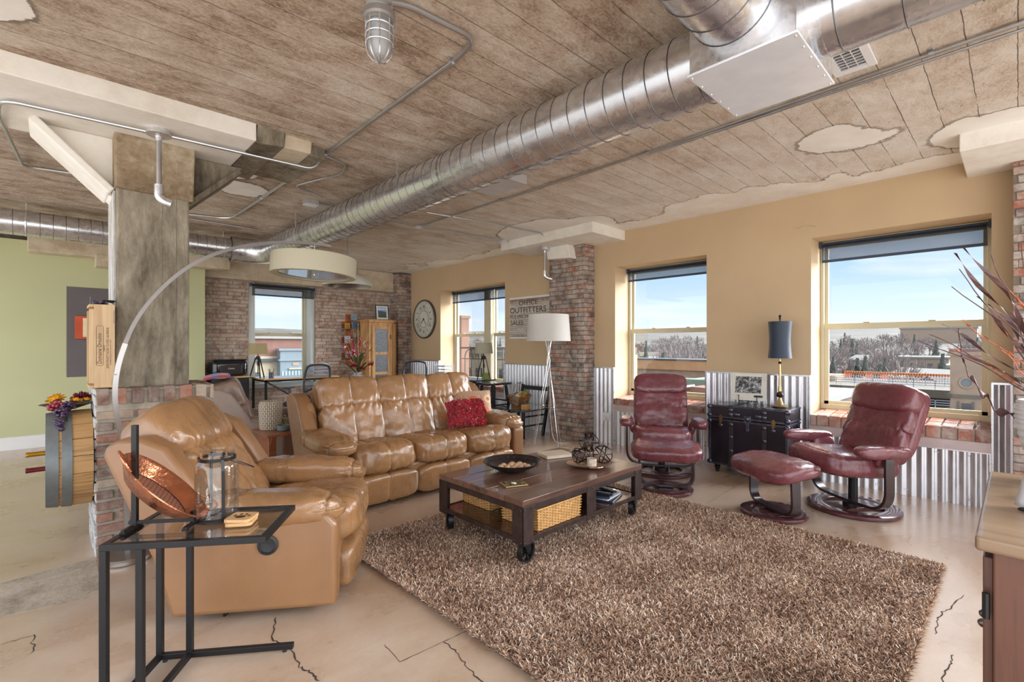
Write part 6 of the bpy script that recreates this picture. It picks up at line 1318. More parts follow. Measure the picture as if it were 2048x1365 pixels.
# painted wall sign print
T = thing('office_sign_print', 'framed print of an old painted brick wall reading OFFICE OUTFITTERS', 'wall sign', (XW-.002, 5.673, 1.405)); Q = Matrix(((0, 0, -1, 0), (-1, 0, 0, 0), (0, 1, 0, 0), (0, 0, 0, 1))); Ws, Hs = 1.02, .655
t = NT('whitewashed_brick_photo'); tc = t.n('TexCoord'); sp = t.n('SeparateXYZ'); t.l(tc.outputs['Object'], sp.inputs[0]); cb = t.n('CombineXYZ'); t.l(sp.outputs[1], cb.inputs[0]); t.l(sp.outputs[2], cb.inputs[1])
br = t.n('TexBrick'); br.inputs['Scale'].default_value = 1; br.inputs['Brick Width'].default_value = .075; br.inputs['Row Height'].default_value = .033; br.inputs['Mortar Size'].default_value = .0016; br.inputs['Color1'].default_value = (*srgb(214, 206, 192), 1); br.inputs['Color2'].default_value = (*srgb(190, 180, 166), 1); br.inputs['Mortar'].default_value = (*srgb(96, 84, 76), 1); t.l(cb.outputs[0], br.inputs['Vector'])
f = t.noise(t.obj(), 12, 6, .75); e = t.math('ADD', t.math('ABSOLUTE', t.math('SUBTRACT', sp.outputs[2], .31)), t.math('MULTIPLY', t.math('SUBTRACT', f, .5), .25)); c = t.mix(t.ramp(e, [(.22, 0), (.30, .8)]), br.outputs[0], srgb(120, 88, 66)); t.set(Base_Color=c, Roughness=.4)
MB().box(0, Ws, 0, Hs, 0, .02, Q).build('print_board', M_WM, T, bevel=.002); MB().box(.006, Ws-.006, .028, Hs-.03, .0195, .0215, Q).build('printed_picture', t.m, T)
M_LET = plain('faded_black_paint', srgb(44, 40, 44), .6, 0, .3, 30)
for s, x, z, sz, sx in (('OFFICE', .21, .525, .105, 1.25), ('OUTFITTERS', .010, .405, .125, 1.13), ('FICE MACHINES·FURN', .010, .325, .080, .98), ('SALES', .02, .215, .105, 1.1)): text(s, sz, Q @ Matrix.Translation((x, z, .0222)), M_LET, T, 'lettering', .0006, 'LEFT', sx)
# tripod floor lamp
M_CHR = plain('polished_chrome_rod', (.75, .75, .76), .15, 1, .03)
T = thing('floor_lamp', 'white drum floor lamp on thin crossed chrome legs before the brick pilaster', 'floor lamp', (4.78, 4.30, 0))
MB().lathe([(.290, 1.355), (.293, 1.355), (.268, 1.705), (.265, 1.705), (.290, 1.355)], 56, None, False).build('drum_shade', M_SHW, T, smooth=True, ang=40)
for k in range(3):
    a = 2*PI*k/3+.35; b = a+PI*.8; P = [(.06*math.cos(b), .06*math.sin(b), 1.45), (.012*math.cos(b), .012*math.sin(b), 1.18), (.205*math.cos(a), .205*math.sin(a), .0)]
    MB().tube([P[0], P[1], ((P[1][0]+P[2][0])/2, (P[1][1]+P[2][1])/2, .59), P[2]], .0045, 7).build('leg', M_CHR, T, smooth=True); MB().tube([(P[0][0]*-1, P[0][1]*-1, 1.45), (P[1][0]*2, P[1][1]*2, 1.1), (.20*math.cos(a+.3), .20*math.sin(a+.3), .0)], .0035, 6).build('leg', M_CHR, T, smooth=True)
mb = MB(); mb.tube([(.118*math.cos(a), .118*math.sin(a), .49) for a in np.linspace(0, 2*PI, 37)[:-1]], .0035, 6, closed=True); mb.tube([(.06*math.cos(a), .06*math.sin(a), 1.45) for a in np.linspace(0, 2*PI, 25)[:-1]], .003, 6, closed=True); mb.build('ring_brace', M_CHR, T, smooth=True)
MB().lathe([(.0, 1.45), (.03, 1.46), (.034, 1.50), (.018, 1.55), (.0, 1.56)], 16, None, False).build('bulb', M_WM, T, smooth=True)
T = thing('power_cord', 'white lamp cord looping on the floor below the floor lamp', 'cord'); MB().tube(smooth_path([(4.79, 4.28, 1.1), (4.78, 4.28, .5), (4.80, 4.25, .05), (4.84, 4.15, .006), (4.93, 4.02, .006), (4.98, 4.12, .006), (4.88, 4.2, .006)]), .0035, 6).build('cord', M_WM, T, smooth=True)
# power cord and outlet
T = thing('power_cord', 'two white cords running from the wall outlet down behind the metal orbs', 'cord'); mb = MB()
mb.tube(smooth_path([(5.34, 3.78, .33), (5.25, 3.74, .27), (5.05, 3.6, .12), (4.85, 3.45, .012), (4.6, 3.45, .006)]), .003, 6); mb.tube(smooth_path([(5.34, 3.775, .35), (5.22, 3.70, .30), (5.0, 3.52, .15), (4.8, 3.4, .02), (4.55, 3.35, .006)]), .003, 6); mb.build('cord', M_WM, T, smooth=True)
T = thing('wall_outlet', 'white wall outlet with plug on the corrugated panel', 'outlet', (5.355, 3.79, .35)); MB().box(-.006, .004, -.055, .055, -.055, .055).build('cover_plate', M_WM, T, bevel=.002); MB().box(-.03, -.006, -.018, .018, -.025, .01).build('plug', M_WM, T, bevel=.003)
# black chair with a wide seat, basket on it, and the stool
T = thing('black_chair', 'wide black wooden chair with glossy seat used as a side table', 'chair', (4.67, 4.66, 0)); M_BLKW = plain('black_painted_wood', (.022, .022, .028), .25, 0, .2, coat=.3)
MB().box(0, .56, 0, .64, .378, .40).build('seat', plain('glossy_grey_black', (.05, .055, .07), .08, 0, .2, coat=.6), T, bevel=.004)
for y in (.07, .53): MB().bar((.07, y, .378), (.07, y, 0), .036).build('leg', M_BLKW, T)
for y in (.05, .60): MB().bar((.44, y, 0), (.60, y, .70), .036).build('rear_post', M_BLKW, T)
MB().box(.575, .60, .03, .62, .63, .69).build('top_rail', M_BLKW, T, bevel=.004)
for y in (.07, .58):
    for z in (.30, .17): MB().bar((.07, y, z), (.50, y, z), .026, .02).build('stretcher', M_BLKW, T)
T = thing('saddle_stool', 'black wooden bar stool with saddle seat by the twin window', 'stool', (4.93, 5.56, 0))
mb = MB(); mb.grid(lambda u, v: ((u-.5)*.36, (v-.5)*.42, .70+.02*(2*v-1)**2), 6, 10); mb.build('seat', M_BLKW, T, solid=.03, smooth=True)
for x in (-1, 1):
    for y in (-1, 1): MB().bar((x*.12, y*.14, .69), (x*.19, y*.20, 0), .034).build('leg', M_BLKW, T)
for z, k in ((.22, .19), (.40, .165)):
    for s in (-1, 1): MB().bar((-k+.01, s*k*1.03, z), (k-.01, s*k*1.03, z), .02).build('rung', M_BLKW, T); MB().bar((s*k*.97, -k, z+.05), (s*k*.97, k, z+.05), .02).build('rung', M_BLKW, T)
T = thing('twig_basket', 'twig basket with arched handle holding gourds on the black chair', 'basket', (4.91, 4.98, .401), .5); T.scale = (.88, .88, 1); rr = random.Random(8); mb = MB()
for k in range(170):
    z = rr.uniform(.01, .17); a = rr.uniform(0, 6.28); R1 = .135+.42*z; R1 *= 1; da = rr.uniform(.25, .6); mb.tube([(R1*1.25*math.cos(a+da*q), R1*.85*math.sin(a+da*q), z+rr.uniform(-.012, .012)) for q in (0, .5, 1)], rr.uniform(.002, .0035), 4)
for k in range(60): a = 6.283*k/60; mb.tube([(.13*1.25*math.cos(a), .13*.85*math.sin(a), .004), (.205*1.25*math.cos(a+.1), .205*.85*math.sin(a+.1), .175+rr.uniform(-.005, .02)), (.23*1.25*math.cos(a+.2), .23*.85*math.sin(a+.2), .165)], .0026, 4)
mb.build('twig_weave', plain('twig_brown', srgb(146, 108, 66), .7, 0, .45, 30), T)
mb = MB()
for o in (-.02, .0, .02): mb.tube([(.20*math.cos(q)*1.0, o*2*math.cos(q)**2+o, .16+.20*math.sin(q)) for q in np.linspace(0, PI, 21)], .0035, 5)
mb.build('arched_handle', plain('dark_twig_handle', srgb(104, 78, 60), .7, 0, .3, 30), T); MB().lathe([(.0, .0), (.15, .0), (.15, .012), (.0, .012)], 24, Matrix.Diagonal((1.25, .85, 1, 1)), False).build('basket_floor', plain('twig_brown', 0), T)
for k, (x, y, z, s, c, lab) in enumerate(((.12, -.05, .19, .055, (150, 150, 60), 'olive green gourd in the twig basket'), (.19, .03, .18, .045, (230, 224, 190), 'cream gourd at the right of the twig basket'), (-.08, .0, .17, .05, (222, 200, 150), 'pale striped gourd in the twig basket'), (.0, -.06, .155, .05, (206, 120, 40), 'orange gourd low in the twig basket'), (.04, .05, .17, .045, (110, 84, 60), 'brown gourd in the middle of the twig basket'))):
    Tg = thing('gourd', lab, 'gourd', T.matrix_local @ Vector((x, y, z)) if 0 else (4.91+x*math.cos(.5)-y*math.sin(.5), 4.98+x*math.sin(.5)+y*math.cos(.5), .401+z), .7*k)
    mb = MB(); mb.lathe([(.0, -s*.8), (s*.6, -s*.7), (s, -s*.1), (s*.85, s*.45), (s*.4, s*.8), (.0, s*.75)], 18, None, False); mb.build('gourd_body', plain('gourd_skin_%d' % k, srgb(*c), .5, 0, .3, 20), Tg, smooth=True); MB().cyl((0, 0, s*.7), (s*.15, 0, s*1.15), .005, .003, n=6).build('stalk', M_DRYD, Tg)
T = thing('small_wooden_box', 'small stained wooden box at the edge of the black chair seat', 'box', (4.82, 4.76, .401), .25); MB().box(-.065, .065, -.04, .04, 0, .058).build('box_body', wood('two_tone_box_wood', srgb(206, 160, 96), srgb(120, 66, 34), .5, 1.6), T, bevel=.004); MB().box(-.066, .066, -.041, .041, .058, .068).build('lid', M_PALEW, T, bevel=.003)
# plaid blanket over the taupe recliner
T = thing('plaid_blanket', 'purple and red plaid blanket folded over the back of the taupe recliner', 'blanket', tr_.location, tr_.rotation_euler.z)
MB().grid(lambda u, v: (-.22+.46*u, .80+.30*v-.06*max(0, v-.75), .985-.02*v-1.1*max(0, v-.72)**1.2+.006*math.sin(u*14)+.012*math.sin(v*5)), 16, 14).build('cloth', M_PLAID, T, smooth=True, solid=.02)
# ------------------------------------------------------------------ sideboard at the right edge
M_SBT = wood('worn_sideboard_top', srgb(150, 124, 96), srgb(122, 98, 74), .32, .5, 'y', coat=.3); M_SBW = wood('dark_walnut_veneer', srgb(104, 66, 50), srgb(58, 36, 30), .4, .6, 'z', coat=.15)
T = thing('sideboard', 'dark wood sideboard with a lighter worn top at the right', 'sideboard', (1.58, -.95, 0)); SL, SD = .86, 1.02
MB().box(0, SL, 0, SD, .815, .85).build('top', M_SBT, T, bevel=.008, segs=3); MB().box(.025, SL-.02, .02, SD-.03, .06, .815).build('carcass', M_SBW, T, bevel=.004)
for k, (a, b) in enumerate(((.05, .44), (.45, .82))):
    d = MB().box(a, b, SD-.031, SD-.012, .09, .79).build('door', M_SBW, T, bevel=.003); MB().ball((b-.03 if k == 0 else a+.03, SD, .48), .013, 8).build('knob', M_BRZ, d, smooth=True)
for z in (.20, .44, .68): mb = MB(); mb.cyl((.03, SD-.018, z-.03), (.03, SD-.018, z+.03), .007, n=8); mb.build('hinge', M_BLACK, T)
for x in (.03, SL-.08):
    for y in (.03, SD-.09): MB().box(x, x+.05, y, y+.05, 0, .06).build('foot', M_SBW, T)
T = thing('digital_frame', 'white curved photo frame on the sideboard at the right edge', 'picture frame', (1.90, -.075, .851), rot=(0, 0, math.radians(62)))
mb = MB(); mb.grid(lambda u, v: ((u-.5)*.17*(1-.12*v), .02*math.cos((u-.5)*2.4)-.035*v, .006+v*.11), 10, 8); mb.build('frame_body', M_WM, T, solid=.012, smooth=True); MB().grid(lambda u, v: ((u-.5)*.13*(1-.10*v), .018*math.cos((u-.5)*2.0)-.009-.035*(.12+.76*v), .006+(.12+.76*v)*.11), 8, 6).build('screen', plain('dark_blue_screen', srgb(52, 66, 96), .12), T, solid=.002); MB().box(-.07, .07, -.04, .03, 0, .007).build('stand', M_BLKPL, T, bevel=.003)
T = thing('branch_vase', 'white ribbed vase of curled dried branches on the sideboard', 'vase', (2.33, -.10, .851))
pr_ = [(.0, 0), (.045, 0), (.06, .03), (.09, .12), (.105, .19), (.108, .235), (.10, .27)]
mb = MB(); P = []
for (r0, z0), (r1, z1) in zip(pr_[1:], pr_[2:]):
    for q in range(6): f = q/6; P.append((r0+(r1-r0)*f+(.004 if q % 2 else 0), z0+(z1-z0)*f))
P = [(.0, 0)]+P+[(.10, .27), (.093, .268), (.09, .2), (.0, .02)]; mb.lathe(P, 44, None, False); mb.build('vase_body', plain('white_ribbed_ceramic', srgb(226, 226, 226), .4, 0, .03), T, smooth=True, ang=30)
M_TWG = plain('plum_dried_branch', srgb(98, 68, 66), .55, 0, .4, 20); M_TWO = plain('orange_dried_branch', srgb(192, 110, 76), .55, 0, .3, 20)
def w2v(p): return Vector(p)-Vector((2.33, -.10, .851))
rr = random.Random(31)
# the one long corkscrew strip reaching left
P = smooth_path([w2v(p) for p in ((2.34, -.09, 1.08), (2.38, -.03, 1.06), (2.345, .041, 1.06), (2.314, .071, 1.12), (2.283, .10, 1.165), (2.258, .124, 1.225), (2.25, .133, 1.28), (2.243, .138, 1.345))], 3)
mb = MB(); vs = []
for i, p in enumerate(P): a = i*.55; w = .017*(1-.4*i/len(P)); d_ = Vector((math.cos(a)*.6, math.sin(a)*.2, math.sin(a)))*w; c = p+Vector((.006*math.sin(i*.7), 0, .010*math.cos(i*.7))); vs += [c+d_, c-d_]
mb.add(vs, [(2*i, 2*i+1, 2*i+3, 2*i+2) for i in range(len(P)-1)]); mb.build('corkscrew_branch', M_TWG, T, solid=.0025, smooth=True)
for k in range(34):
    a = rr.uniform(1.3, 3.3); sp_ = rr.uniform(.06, .36); h = rr.uniform(.22, .62); ph = rr.uniform(0, 6)
    Pp = [Vector((sp_*q**1.5*math.cos(a)+.01*math.sin(q*14+ph), sp_*q**1.5*math.sin(a)+.01*math.cos(q*12+ph), .2+h*q)) for q in np.linspace(0, 1, 16)]
    mb = MB()
    if k % 4 == 0:
        vs = []
        for i, p in enumerate(Pp): aa = i*.9; w = .011*(1-.5*i/16); d_ = Vector((math.cos(aa), math.sin(aa), .3))*w; vs += [p+d_, p-d_]
        mb.add(vs, [(2*i, 2*i+1, 2*i+3, 2*i+2) for i in range(15)])
    else:
        mb.tube(Pp, [.0032*(1-.6*i/16) for i in range(16)], 5)
        if k % 4 == 1:
            for i in range(3, 15): leaf(mb, Pp[i], .022, .011, rr.uniform(0, 6), rr.uniform(.3, 1), .1)
    mb.build('dried_branch', (M_TWG, M_TWO, M_TWG, M_DRYD)[k % 4], T)
T = thing('wicker_ball', 'small orange wicker ball beside the ribbed vase on the sideboard', 'wicker ball', (2.08, -.06, .886)); mb = MB()
for k in range(14): Q_ = Euler((rr.uniform(0, 6), rr.uniform(0, 6), 0)).to_matrix().to_4x4(); mb.tube([(.033*math.cos(a), .033*math.sin(a), 0) for a in np.linspace(0, 2*PI, 21)[:-1]], .0026, 5, closed=True, M=Q_)
mb.build('weave', M_TWO, T)
# ------------------------------------------------------------------ the town outside
def terr(x, y):
    d = math.hypot(x, y)
    if d < 260: return -14
    k = min(1, (d-260)/1240); return -14+60*k**1.2+2.5*noise.noise(Vector((x*.006, y*.006, 0)))*k*2
t = NT('town_ground'); v = t.obj(); f = t.mix(.5, t.noise(v, .05, 6, .7), t.noise(v, .012, 4, .6)); vo = t.n('TexVoronoi'); vo.inputs['Scale'].default_value = .045; t.l(t.obj((1, .45, 1)), vo.inputs['Vector'])
c = t.ramp(f, [(.38, srgb(42, 41, 36)), (.48, srgb(54, 50, 42)), (.56, srgb(60, 56, 49)), (.68, srgb(68, 64, 57))]); sp = t.n('SeparateColor'); t.l(vo.outputs['Color'], sp.inputs[0]); c = t.mix(t.ramp(sp.outputs[0], [(.80, 0), (.82, .8)]), c, srgb(79, 78, 72)); t.set(Base_Color=c, Roughness=.95)
TG = t.m
mb = MB(); n = 60; RR = [9+2*k+ (k**2.35)*.35 for k in range(n)]; A0, A1 = math.radians(-25), math.radians(115)
mb.grid(lambda u, v: (lambda r, a: (r*math.cos(a), r*math.sin(a), terr(r*math.cos(a), r*math.sin(a))))(RR[min(n-1, int(u*(n-1)+.5))], A0+(A1-A0)*v), n-1, 90); o = struct(mb.build('terrain', TG, smooth=True))
def bldg(label, boxes, mats, name='building', cat='building', group=None):
    T = thing(name, label, cat, group=group)
    for (nm, b, m) in boxes: MB().box(*b).build(nm, mats[m], T)
    return T
M_B1 = plain('far_tan_brick', srgb(130, 110, 91), .9, 0, .15, .8); M_B2 = plain('far_red_brick', srgb(97, 69, 60), .9, 0, .15, .8); M_B3 = plain('far_white_roof', srgb(108, 108, 104), .8, 0, .05, .3); M_B4 = plain('far_orange_panel', srgb(157, 118, 81), .85, 0, .1, .6); M_B5 = plain('far_dark', srgb(51, 53, 56), .8, 0, .2, .5); M_B6 = plain('far_sage_metal', srgb(90, 104, 90), .8, 0, .06, .5); M_B7 = plain('far_concrete', srgb(77, 73, 62), .9, 0, .12, .6); M_B8 = plain('far_slate_blue', srgb(88, 100, 106), .8, 0, .06, .6); M_B9 = plain('far_cream', srgb(136, 127, 106), .85, 0, .08, .6); M_OR = plain('orange_rail_paint', srgb(176, 106, 62), .7)
MM = dict(tan=M_B1, red=M_B2, white=M_B3, orange=M_B4, dark=M_B5, sage=M_B6, conc=M_B7, blue=M_B8, cream=M_B9, rail=M_OR)
# parking structure seen through the large window
T = thing('parking_garage', 'concrete parking structure with grey railings below the large window', 'parking garage')
for z in (-4.9, -7.4, -9.9): MB().box(84, 112, 5, 34, z-.25, z).build('deck', M_B7, T); MB().box(83.6, 84, 5, 34, z-.7, z+.35).build('parapet', M_B7, T)
MB().box(92, 112, 5, 34, -14, -5.2).build('dark_interior', M_B5, T)
for y in np.linspace(5.2, 33.8, 10): MB().box(83.7, 84.3, y-.2, y+.2, -14, -5).build('pier', M_B7, T)
for (x, z) in ((83.8, -4.5), (96, -4.85), (83.8, -7.0)):
    mb = MB()
    for zz in (.45, .75, 1.05): mb.box(x, x+.08, 5, 22 if x > 90 else 19, z+zz, z+zz+.10)
    for y in np.arange(5.2, 19, 2.2): mb.box(x, x+.1, y, y+.1, z, z+1.15)
    mb.build('railing', plain('galvanised_rail_far', srgb(140, 148, 154), .6, .3), T)
mb = MB(); mb.box(104, 104.4, 5, 21.5, -3.75, -3.35)
for y in np.arange(5.2, 21.5, .35): mb.box(104, 104.2, y, y+.09, -4.9, -3.4)
mb.build('orange_fence', M_OR, T); MB().box(97, 104, 21.5, 30, -4.9, -3.9).build('ramp_wall', M_B4, T)
# clock tower
T = thing('clock_tower', 'tan brick tower with a round clock beyond the right side of the large window', 'tower'); x0, y0, y1 = 74, 2.5, 5.3
MB().box(x0, x0+3.2, y0, y1, -14, .15).build('shaft', M_B1, T); MB().box(x0-.2, x0+3.4, y0-.2, y1+.2, .15, .55).build('cornice', M_B1, T); MB().box(x0-.1, x0+3.3, y0-.1, y1+.1, .55, .9).build('parapet', M_B2, T); MB().box(x0-.25, x0+3.4, y0-.25, y1+.25, -4.6, -4.25).build('belt_course', M_B7, T)
R_ = Matrix.Translation((x0-.05, 3.95, -2.9)) @ Matrix.Rotation(-PI/2, 4, 'Y'); MB().lathe([(.0, .02), (.42, .02), (.42, -.05)], 24, R_, False).build('clock_face', M_B8, T); MB().lathe([(.45, .0), (.62, .0), (.62, .12), (.45, .12), (.45, 0)], 24, R_, False).build('stone_surround', M_B1, T)
MB().box(x0-.06, x0, 3.55, 4.35, -7.6, -5.2).build('window', M_B5, T)
for y in (3.3, 4.5): MB().box(x0-.12, x0, y, y+.18, -7.8, -5.0).build('pilaster', M_B7, T)
bldg('tan brick office building with flat white roof beyond the parking structure', [('walls', (205, 222, 15, 28, -14, -2.9), 'tan'), ('roof', (204, 223, 14, 29, -2.9, -2.4), 'white')]+[('window', (204.8, 205, 16.2+k*2.5, 17.6+k*2.5, -6.6, -4.6), 'dark') for k in range(5)], MM)
bldg('low pale roofed hall beside the tan office building', [('walls', (180, 200, 4, 14, -14, -5), 'tan'), ('roof', (179, 201, 3.5, 14.5, -5, -4.2), 'white')], MM)
bldg('long pale apartment block on the ridge at the horizon', [('walls', (720, 740, 30, 95, 2, 20), 'tan'), ('roof', (719, 741, 29, 96, 20, 21.5), 'white')], MM)
# through the window behind the first recliner
bldg('long building with an orange fascia across the street', [('fascia', (104, 112, 38, 78, -4.4, -2.2), 'orange'), ('wall', (104.5, 112, 38, 78, -14, -4.4), 'tan'), ('coping', (103.8, 112.2, 38, 78, -2.2, -1.9), 'dark')], MM)
bldg('brown walled lot building before the orange fascia', [('wall', (80, 92, 30, 46, -14, -5.4), 'tan'), ('roof', (80, 92, 30, 46, -5.4, -5.2), 'conc')], MM)
bldg('white flat roof seen down through the middle window', [('roof', (38, 66, 12, 44, -4.1, -3.6), 'white'), ('wall', (38.2, 65.8, 12.2, 43.8, -14, -4.1), 'red'), ('parapet', (37.8, 38.2, 12, 44, -4.1, -3.3), 'white')], MM)
bldg('sage green metal rooftop enclosure on the white roof', [('box', (45.5, 50, 18, 22.7, -3.58, -2.05), 'sage'), ('unit', (46, 48, 19, 21, -2.05, -1.6), 'dark'), ('label', (45.42, 45.5, 20.3, 20.7, -2.8, -2.5), 'white')], MM)
for k, (x, y) in enumerate(((44, 24.5), (47, 27.5), (42, 22.0), (50, 30))): T = thing('roof_vent', ['nearest dark roof vent on the white roof', 'tall pale roof vent on the white roof', 'small roof vent by the roof edge', 'farthest roof vent on the white roof'][k], 'roof vent'); MB().cyl((x, y, -3.6), (x, y, -2.7), .2, n=10).build('pipe', (M_B5, M_B7)[k % 2], T); MB().cyl((x, y, -2.7), (x, y, -2.5), .4, n=10).build('cap', (M_B5, M_B7)[k % 2], T)
T = thing('building', 'red brick gable wall with pale coping just below the middle window', 'building'); mb = MB(); mb.prism([(15, -6), (9.5, -6), (9.5, -.98), (12.0, -.9), (15, -1.95)], 24.6, 26, YZ(0)); mb.build('gable_wall', M_B2, T); mb = MB(); mb.bar((24.5, 12.0, -.86), (24.5, 15.0, -1.91), 1.2, .12, 0); mb.build('coping', M_B3, T)
# through the twin window: balcony railing, chimney, cream facade
T = thing('balcony_railing', 'black iron balcony railing with an arch outside the twin window', 'railing'); mb = MB(); X_ = 7.0; mb.box(X_-.02, X_+.02, 6.2, 10.4, 1.22, 1.26); mb.box(X_-.02, X_+.02, 6.2, 10.4, .98, 1.0); mb.box(X_-.02, X_+.02, 6.2, 10.4, .1, .13); mb.build('rails', M_BLACK, T)
for y in np.arange(6.3, 10.4, .26): MB().box(X_-.012, X_+.012, y-.012, y+.012, .1, 1.0+(.24 if int(y*4) % 3 == 0 else 0)).build('bar', M_BLACK, T)
MB().tube([(X_, 8.75+.16*math.cos(a), 1.0+.2*math.sin(a)) for a in np.linspace(0, PI, 13)], .014, 6).build('arch', M_BLACK, T)
struct(MB().box(XW+.45, 7.3, 5.4, 10.6, -.2, -.05).build('ground_balcony', M_B7))
T = thing('chimney', 'red brick chimney outside the twin window', 'chimney'); MB().box(13.2, 13.62, 17.05, 17.5, -14, 2.5).build('stack', M_B2, T); MB().box(13.15, 13.67, 17.0, 17.55, 2.5, 2.62).build('cap', M_B2, T)
bldg('cream facade with windows below the twin window', [('wall', (30, 42, 26, 46, -14, .35), 'cream'), ('cornice', (29.6, 42, 26, 46, .35, .75), 'conc'), ('roof_wall', (31, 42, 26, 46, .75, 1.1), 'red')]+[('window', (29.9, 30, 27+k*1.7, 27.9+k*1.7, -2.9, -.9), 'dark') for k in range(10)], MM)
# across the street at the back window
T = bldg('brick and tan stone building across the street beyond the back window', [('upper_wall', (-4, 26, 33, 44, .6, 1.72), 'red'), ('coping', (-4, 26, 32.8, 44, 1.72, 1.95), 'white'), ('lower_wall', (-4, 26, 32.9, 44, -14, .6), 'cream'), ('ledge', (-4, 26, 32.7, 33, .25, .45), 'dark')]+[('window', (7.2+k*.9 if k < 3 else 12.4+(k-3)*.9, 7.7+k*.9 if k < 3 else 12.9+(k-3)*.9, 32.85, 32.9, -1.9, -.4), 'dark') for k in range(6)], MM)
T = thing('shopfront_bay', 'slate blue wooden bay with panels on the building across the street', 'bay window'); MB().box(10.55, 12.45, 32.3, 32.9, -5, .95).build('bay', M_B8, T); MB().box(10.45, 12.55, 32.2, 32.9, .30, .42).build('moulding', M_B8, T); MB().box(10.45, 12.55, 32.2, 32.9, .95, 1.08).build('cornice', M_B8, T); MB().box(11.3, 11.7, 32.27, 32.3, .0, .18).build('sign_plate', M_B1, T); MB().box(11.05, 11.95, 32.2, 32.3, -.25, -.17).build('cream_moulding', M_B9, T)
for k in range(9): MB().box(10.65+k*.2, 10.75+k*.2, 32.27, 32.3, -1.8, -.35).build('panel', plain('far_slate_dark', srgb(112, 138, 152), .8), T)
# trees: bare crowns as sprays of twigs; a few proto shapes copied
M_BARE = plain('bare_twigs_far', srgb(104, 92, 88), .95, 0, .25, .3); M_EVER = plain('evergreen_far', srgb(44, 58, 48), .95, 0, .3, .3); M_TRK = plain('tree_bark_far', srgb(66, 56, 52), .95)
def tree(kind, sd):
    rr = random.Random(sd); T = thing(('bare_tree', 'evergreen_tree')[kind], '', 'tree'); c = MB(); t_ = MB()
    if kind == 0:
        t_.tube([(0, 0, 0), (.1, 0, 3), (0, .2, 6)], [.35, .25, .12], 5)
        for k in range(9): a = rr.uniform(0, 6.28); t_.tube([(0, 0, rr.uniform(2, 5)), (1.6*math.cos(a), 1.6*math.sin(a), rr.uniform(5, 7)), (2.6*math.cos(a), 2.6*math.sin(a), rr.uniform(7, 10))], [.16, .1, .04], 4)
        for k in range(420):
            v = Vector((rr.gauss(0, 1), rr.gauss(0, 1), rr.gauss(0, 1))).normalized()*rr.uniform(.35, 1)**.6; p = Vector((v.x*4.2, v.y*4.2, 7+v.z*4)); q = p+Vector((v.x, v.y, v.z+.7))*rr.uniform(.6, 1.5); s = Vector((rr.uniform(-1, 1), rr.uniform(-1, 1), rr.uniform(-1, 1)))*.22; c.add([p-s, p+s, q], [(0, 1, 2)])
    else:
        t_.tube([(0, 0, 0), (0, 0, 11)], [.3, .06], 5)
        for k in range(420): h = rr.uniform(.08, 1); r = (1-h)*3.0+.2; a = rr.uniform(0, 6.28); p = Vector((r*math.cos(a)*.4, r*math.sin(a)*.4, 1+h*11)); q = Vector((r*math.cos(a), r*math.sin(a), .4+h*11)); s = Vector((-math.sin(a), math.cos(a), .3))*.4; c.add([p-s, p+s, q], [(0, 1, 2)])
    c.build('crown', (M_BARE, M_EVER)[kind], T); t_.build('trunk', M_TRK, T); return T
protos = [tree(0, 1), tree(0, 2), tree(0, 3), tree(1, 4)]; used = set(); rr = random.Random(77)
LB = {0: 'bare grey brown tree in the tree belt beyond the rooftops', 3: 'dark evergreen tree standing in the belt of bare trees'}
def put_tree(k, x, y, s):
    o = protos[k]
    if k in used: o = dup(o)
    used.add(k); o.location = (x, y, terr(x, y)-.3); o.rotation_euler = (0, 0, rr.uniform(0, 6)); o.scale = (s, s, s*rr.uniform(.8, 1.1)); o['label'] = LB[3 if k == 3 else 0]; o['group'] = 'evergreens beyond the rooftops' if k == 3 else 'bare trees beyond the rooftops'
for a0, a1, n_ in ((1, 14, 85), (24, 33, 60), (47, 56, 30)):
    for q in range(n_):
        d = 150+rr.random()**1.2*420; a = math.radians(rr.uniform(a0, a1)); k = 3 if rr.random() < .2 else rr.randrange(3); x, y = d*math.cos(a), d*math.sin(a)
        if 180 < x < 225 and 0 < y < 30: x += 50
        put_tree(k, x, y, rr.uniform(.85, 1.25)*(1+d/1600)*.86)
for x, y in ((76, 41), (78, 36.5), (74, 38)): put_tree(rr.randrange(3), x, y, .75)
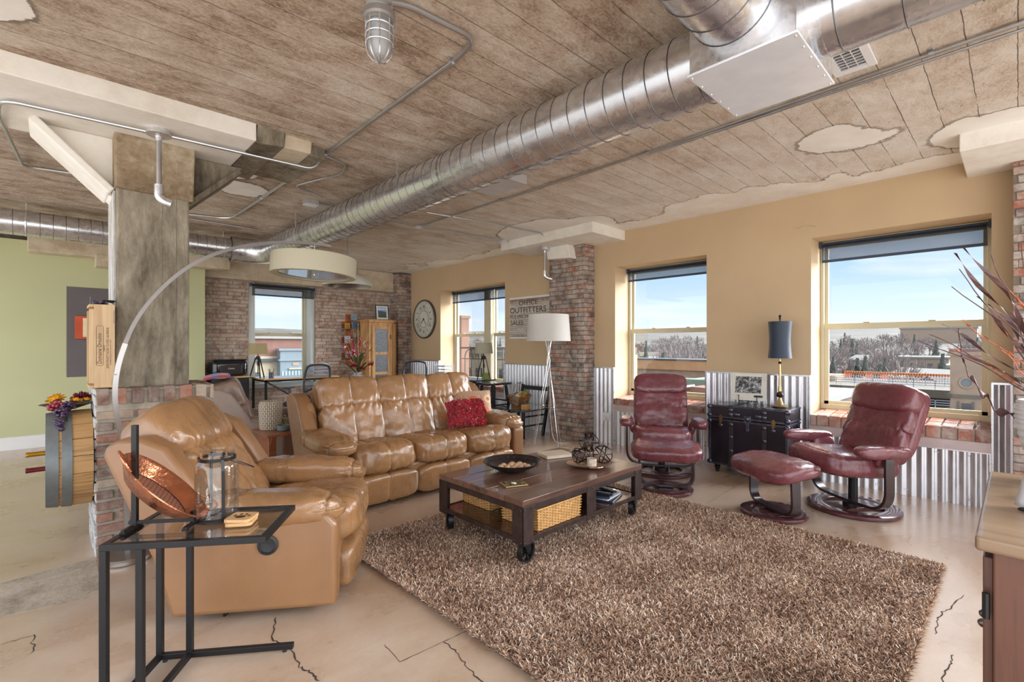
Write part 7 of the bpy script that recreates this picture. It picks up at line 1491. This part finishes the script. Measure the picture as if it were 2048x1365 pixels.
# houses dotted in the trees
hn = 0; HL = ['white gabled house among the trees', 'grey roofed house among the trees', 'tan house among the trees', 'sage green house among the trees']
for a0, a1, n_ in ((2, 13, 9), (25, 32.5, 10)):
    for q in range(n_):
        d = rr.uniform(125, 330); a = math.radians(rr.uniform(a0, a1)); x, y = d*math.cos(a), d*math.sin(a); z = terr(x, y)
        if (175 < x < 230 and 0 < y < 32): continue
        kk = hn % 4; T = thing('house', HL[kk], 'house', (x, y, z), rr.uniform(0, 3), 'houses among the far trees, '+HL[kk].split(' house')[0]); hn += 1
        w, l, h = rr.uniform(4, 6), rr.uniform(6, 10), rr.uniform(5, 7); MB().box(-w, w, -l, l, 0, h).build('walls', (M_B3, M_B7, M_B1, M_B6)[kk], T); MB().prism([(-w-.4, h), (w+.4, h), (0, h+2.6)], -l-.4, l+.4, Matrix(((1, 0, 0, 0), (0, 0, 1, 0), (0, 1, 0, 0), (0, 0, 0, 1)))).build('roof', (M_B3, M_B5, M_B3, M_B7)[kk], T)
# cars on the street behind the parking structure
CL = ['white car', 'dark grey car', 'red orange car', 'silver car', 'black car', 'pale blue car']
for k, (x, y) in enumerate(((150, 20), (154, 23), (146, 25), (158, 28), (163, 30.5), (150, 32))):
    T = thing('car', CL[k]+' parked on the street beyond the parking structure', 'car', (x, y, -9.0 if 0 else terr(x, y)+5.2), .6*k); m = plain('car_paint_%d' % k, [(.8, .8, .8), (.06, .06, .07), srgb(206, 84, 50), (.5, .52, .54), (.02, .02, .02), srgb(120, 150, 180)][k], .3)
    mb = MB(); mb.prism([(-2.2, .35), (2.2, .35), (2.25, .8), (1.3, .95), (.7, 1.45), (-1.2, 1.45), (-1.9, .95), (-2.25, .85)], -.85, .85, Matrix(((1, 0, 0, 0), (0, 0, 1, 0), (0, 1, 0, 0), (0, 0, 0, 1)))); mb.build('car_body', m, T, bevel=.08)
    for sx in (-1.35, 1.35):
        for sy in (-.85, .85): MB().cyl((sx, sy-.1, .33), (sx, sy+.1, .33), .33, n=12).build('wheel', M_B5, T)
struct(MB().box(140, 172, 14, 36, -8.95, -8.8).build('street', M_B7))
for k, (x, y) in enumerate(((120, 24.5), (118, 20.5), (112, 17))):
    T = thing('traffic_sign', ['leftmost orange road work sign on the street', 'middle orange road work sign on the street', 'rightmost orange road work sign on the street'][k], 'road sign'); MB().cyl((x, y, -14), (x, y, -4.4), .08, n=6).build('post', M_B5, T); MB().box(x-.06, x, y-.55, y+.55, -5.3, -4.2).build('sign_board', plain('signal_orange', srgb(230, 96, 50), .6), T)
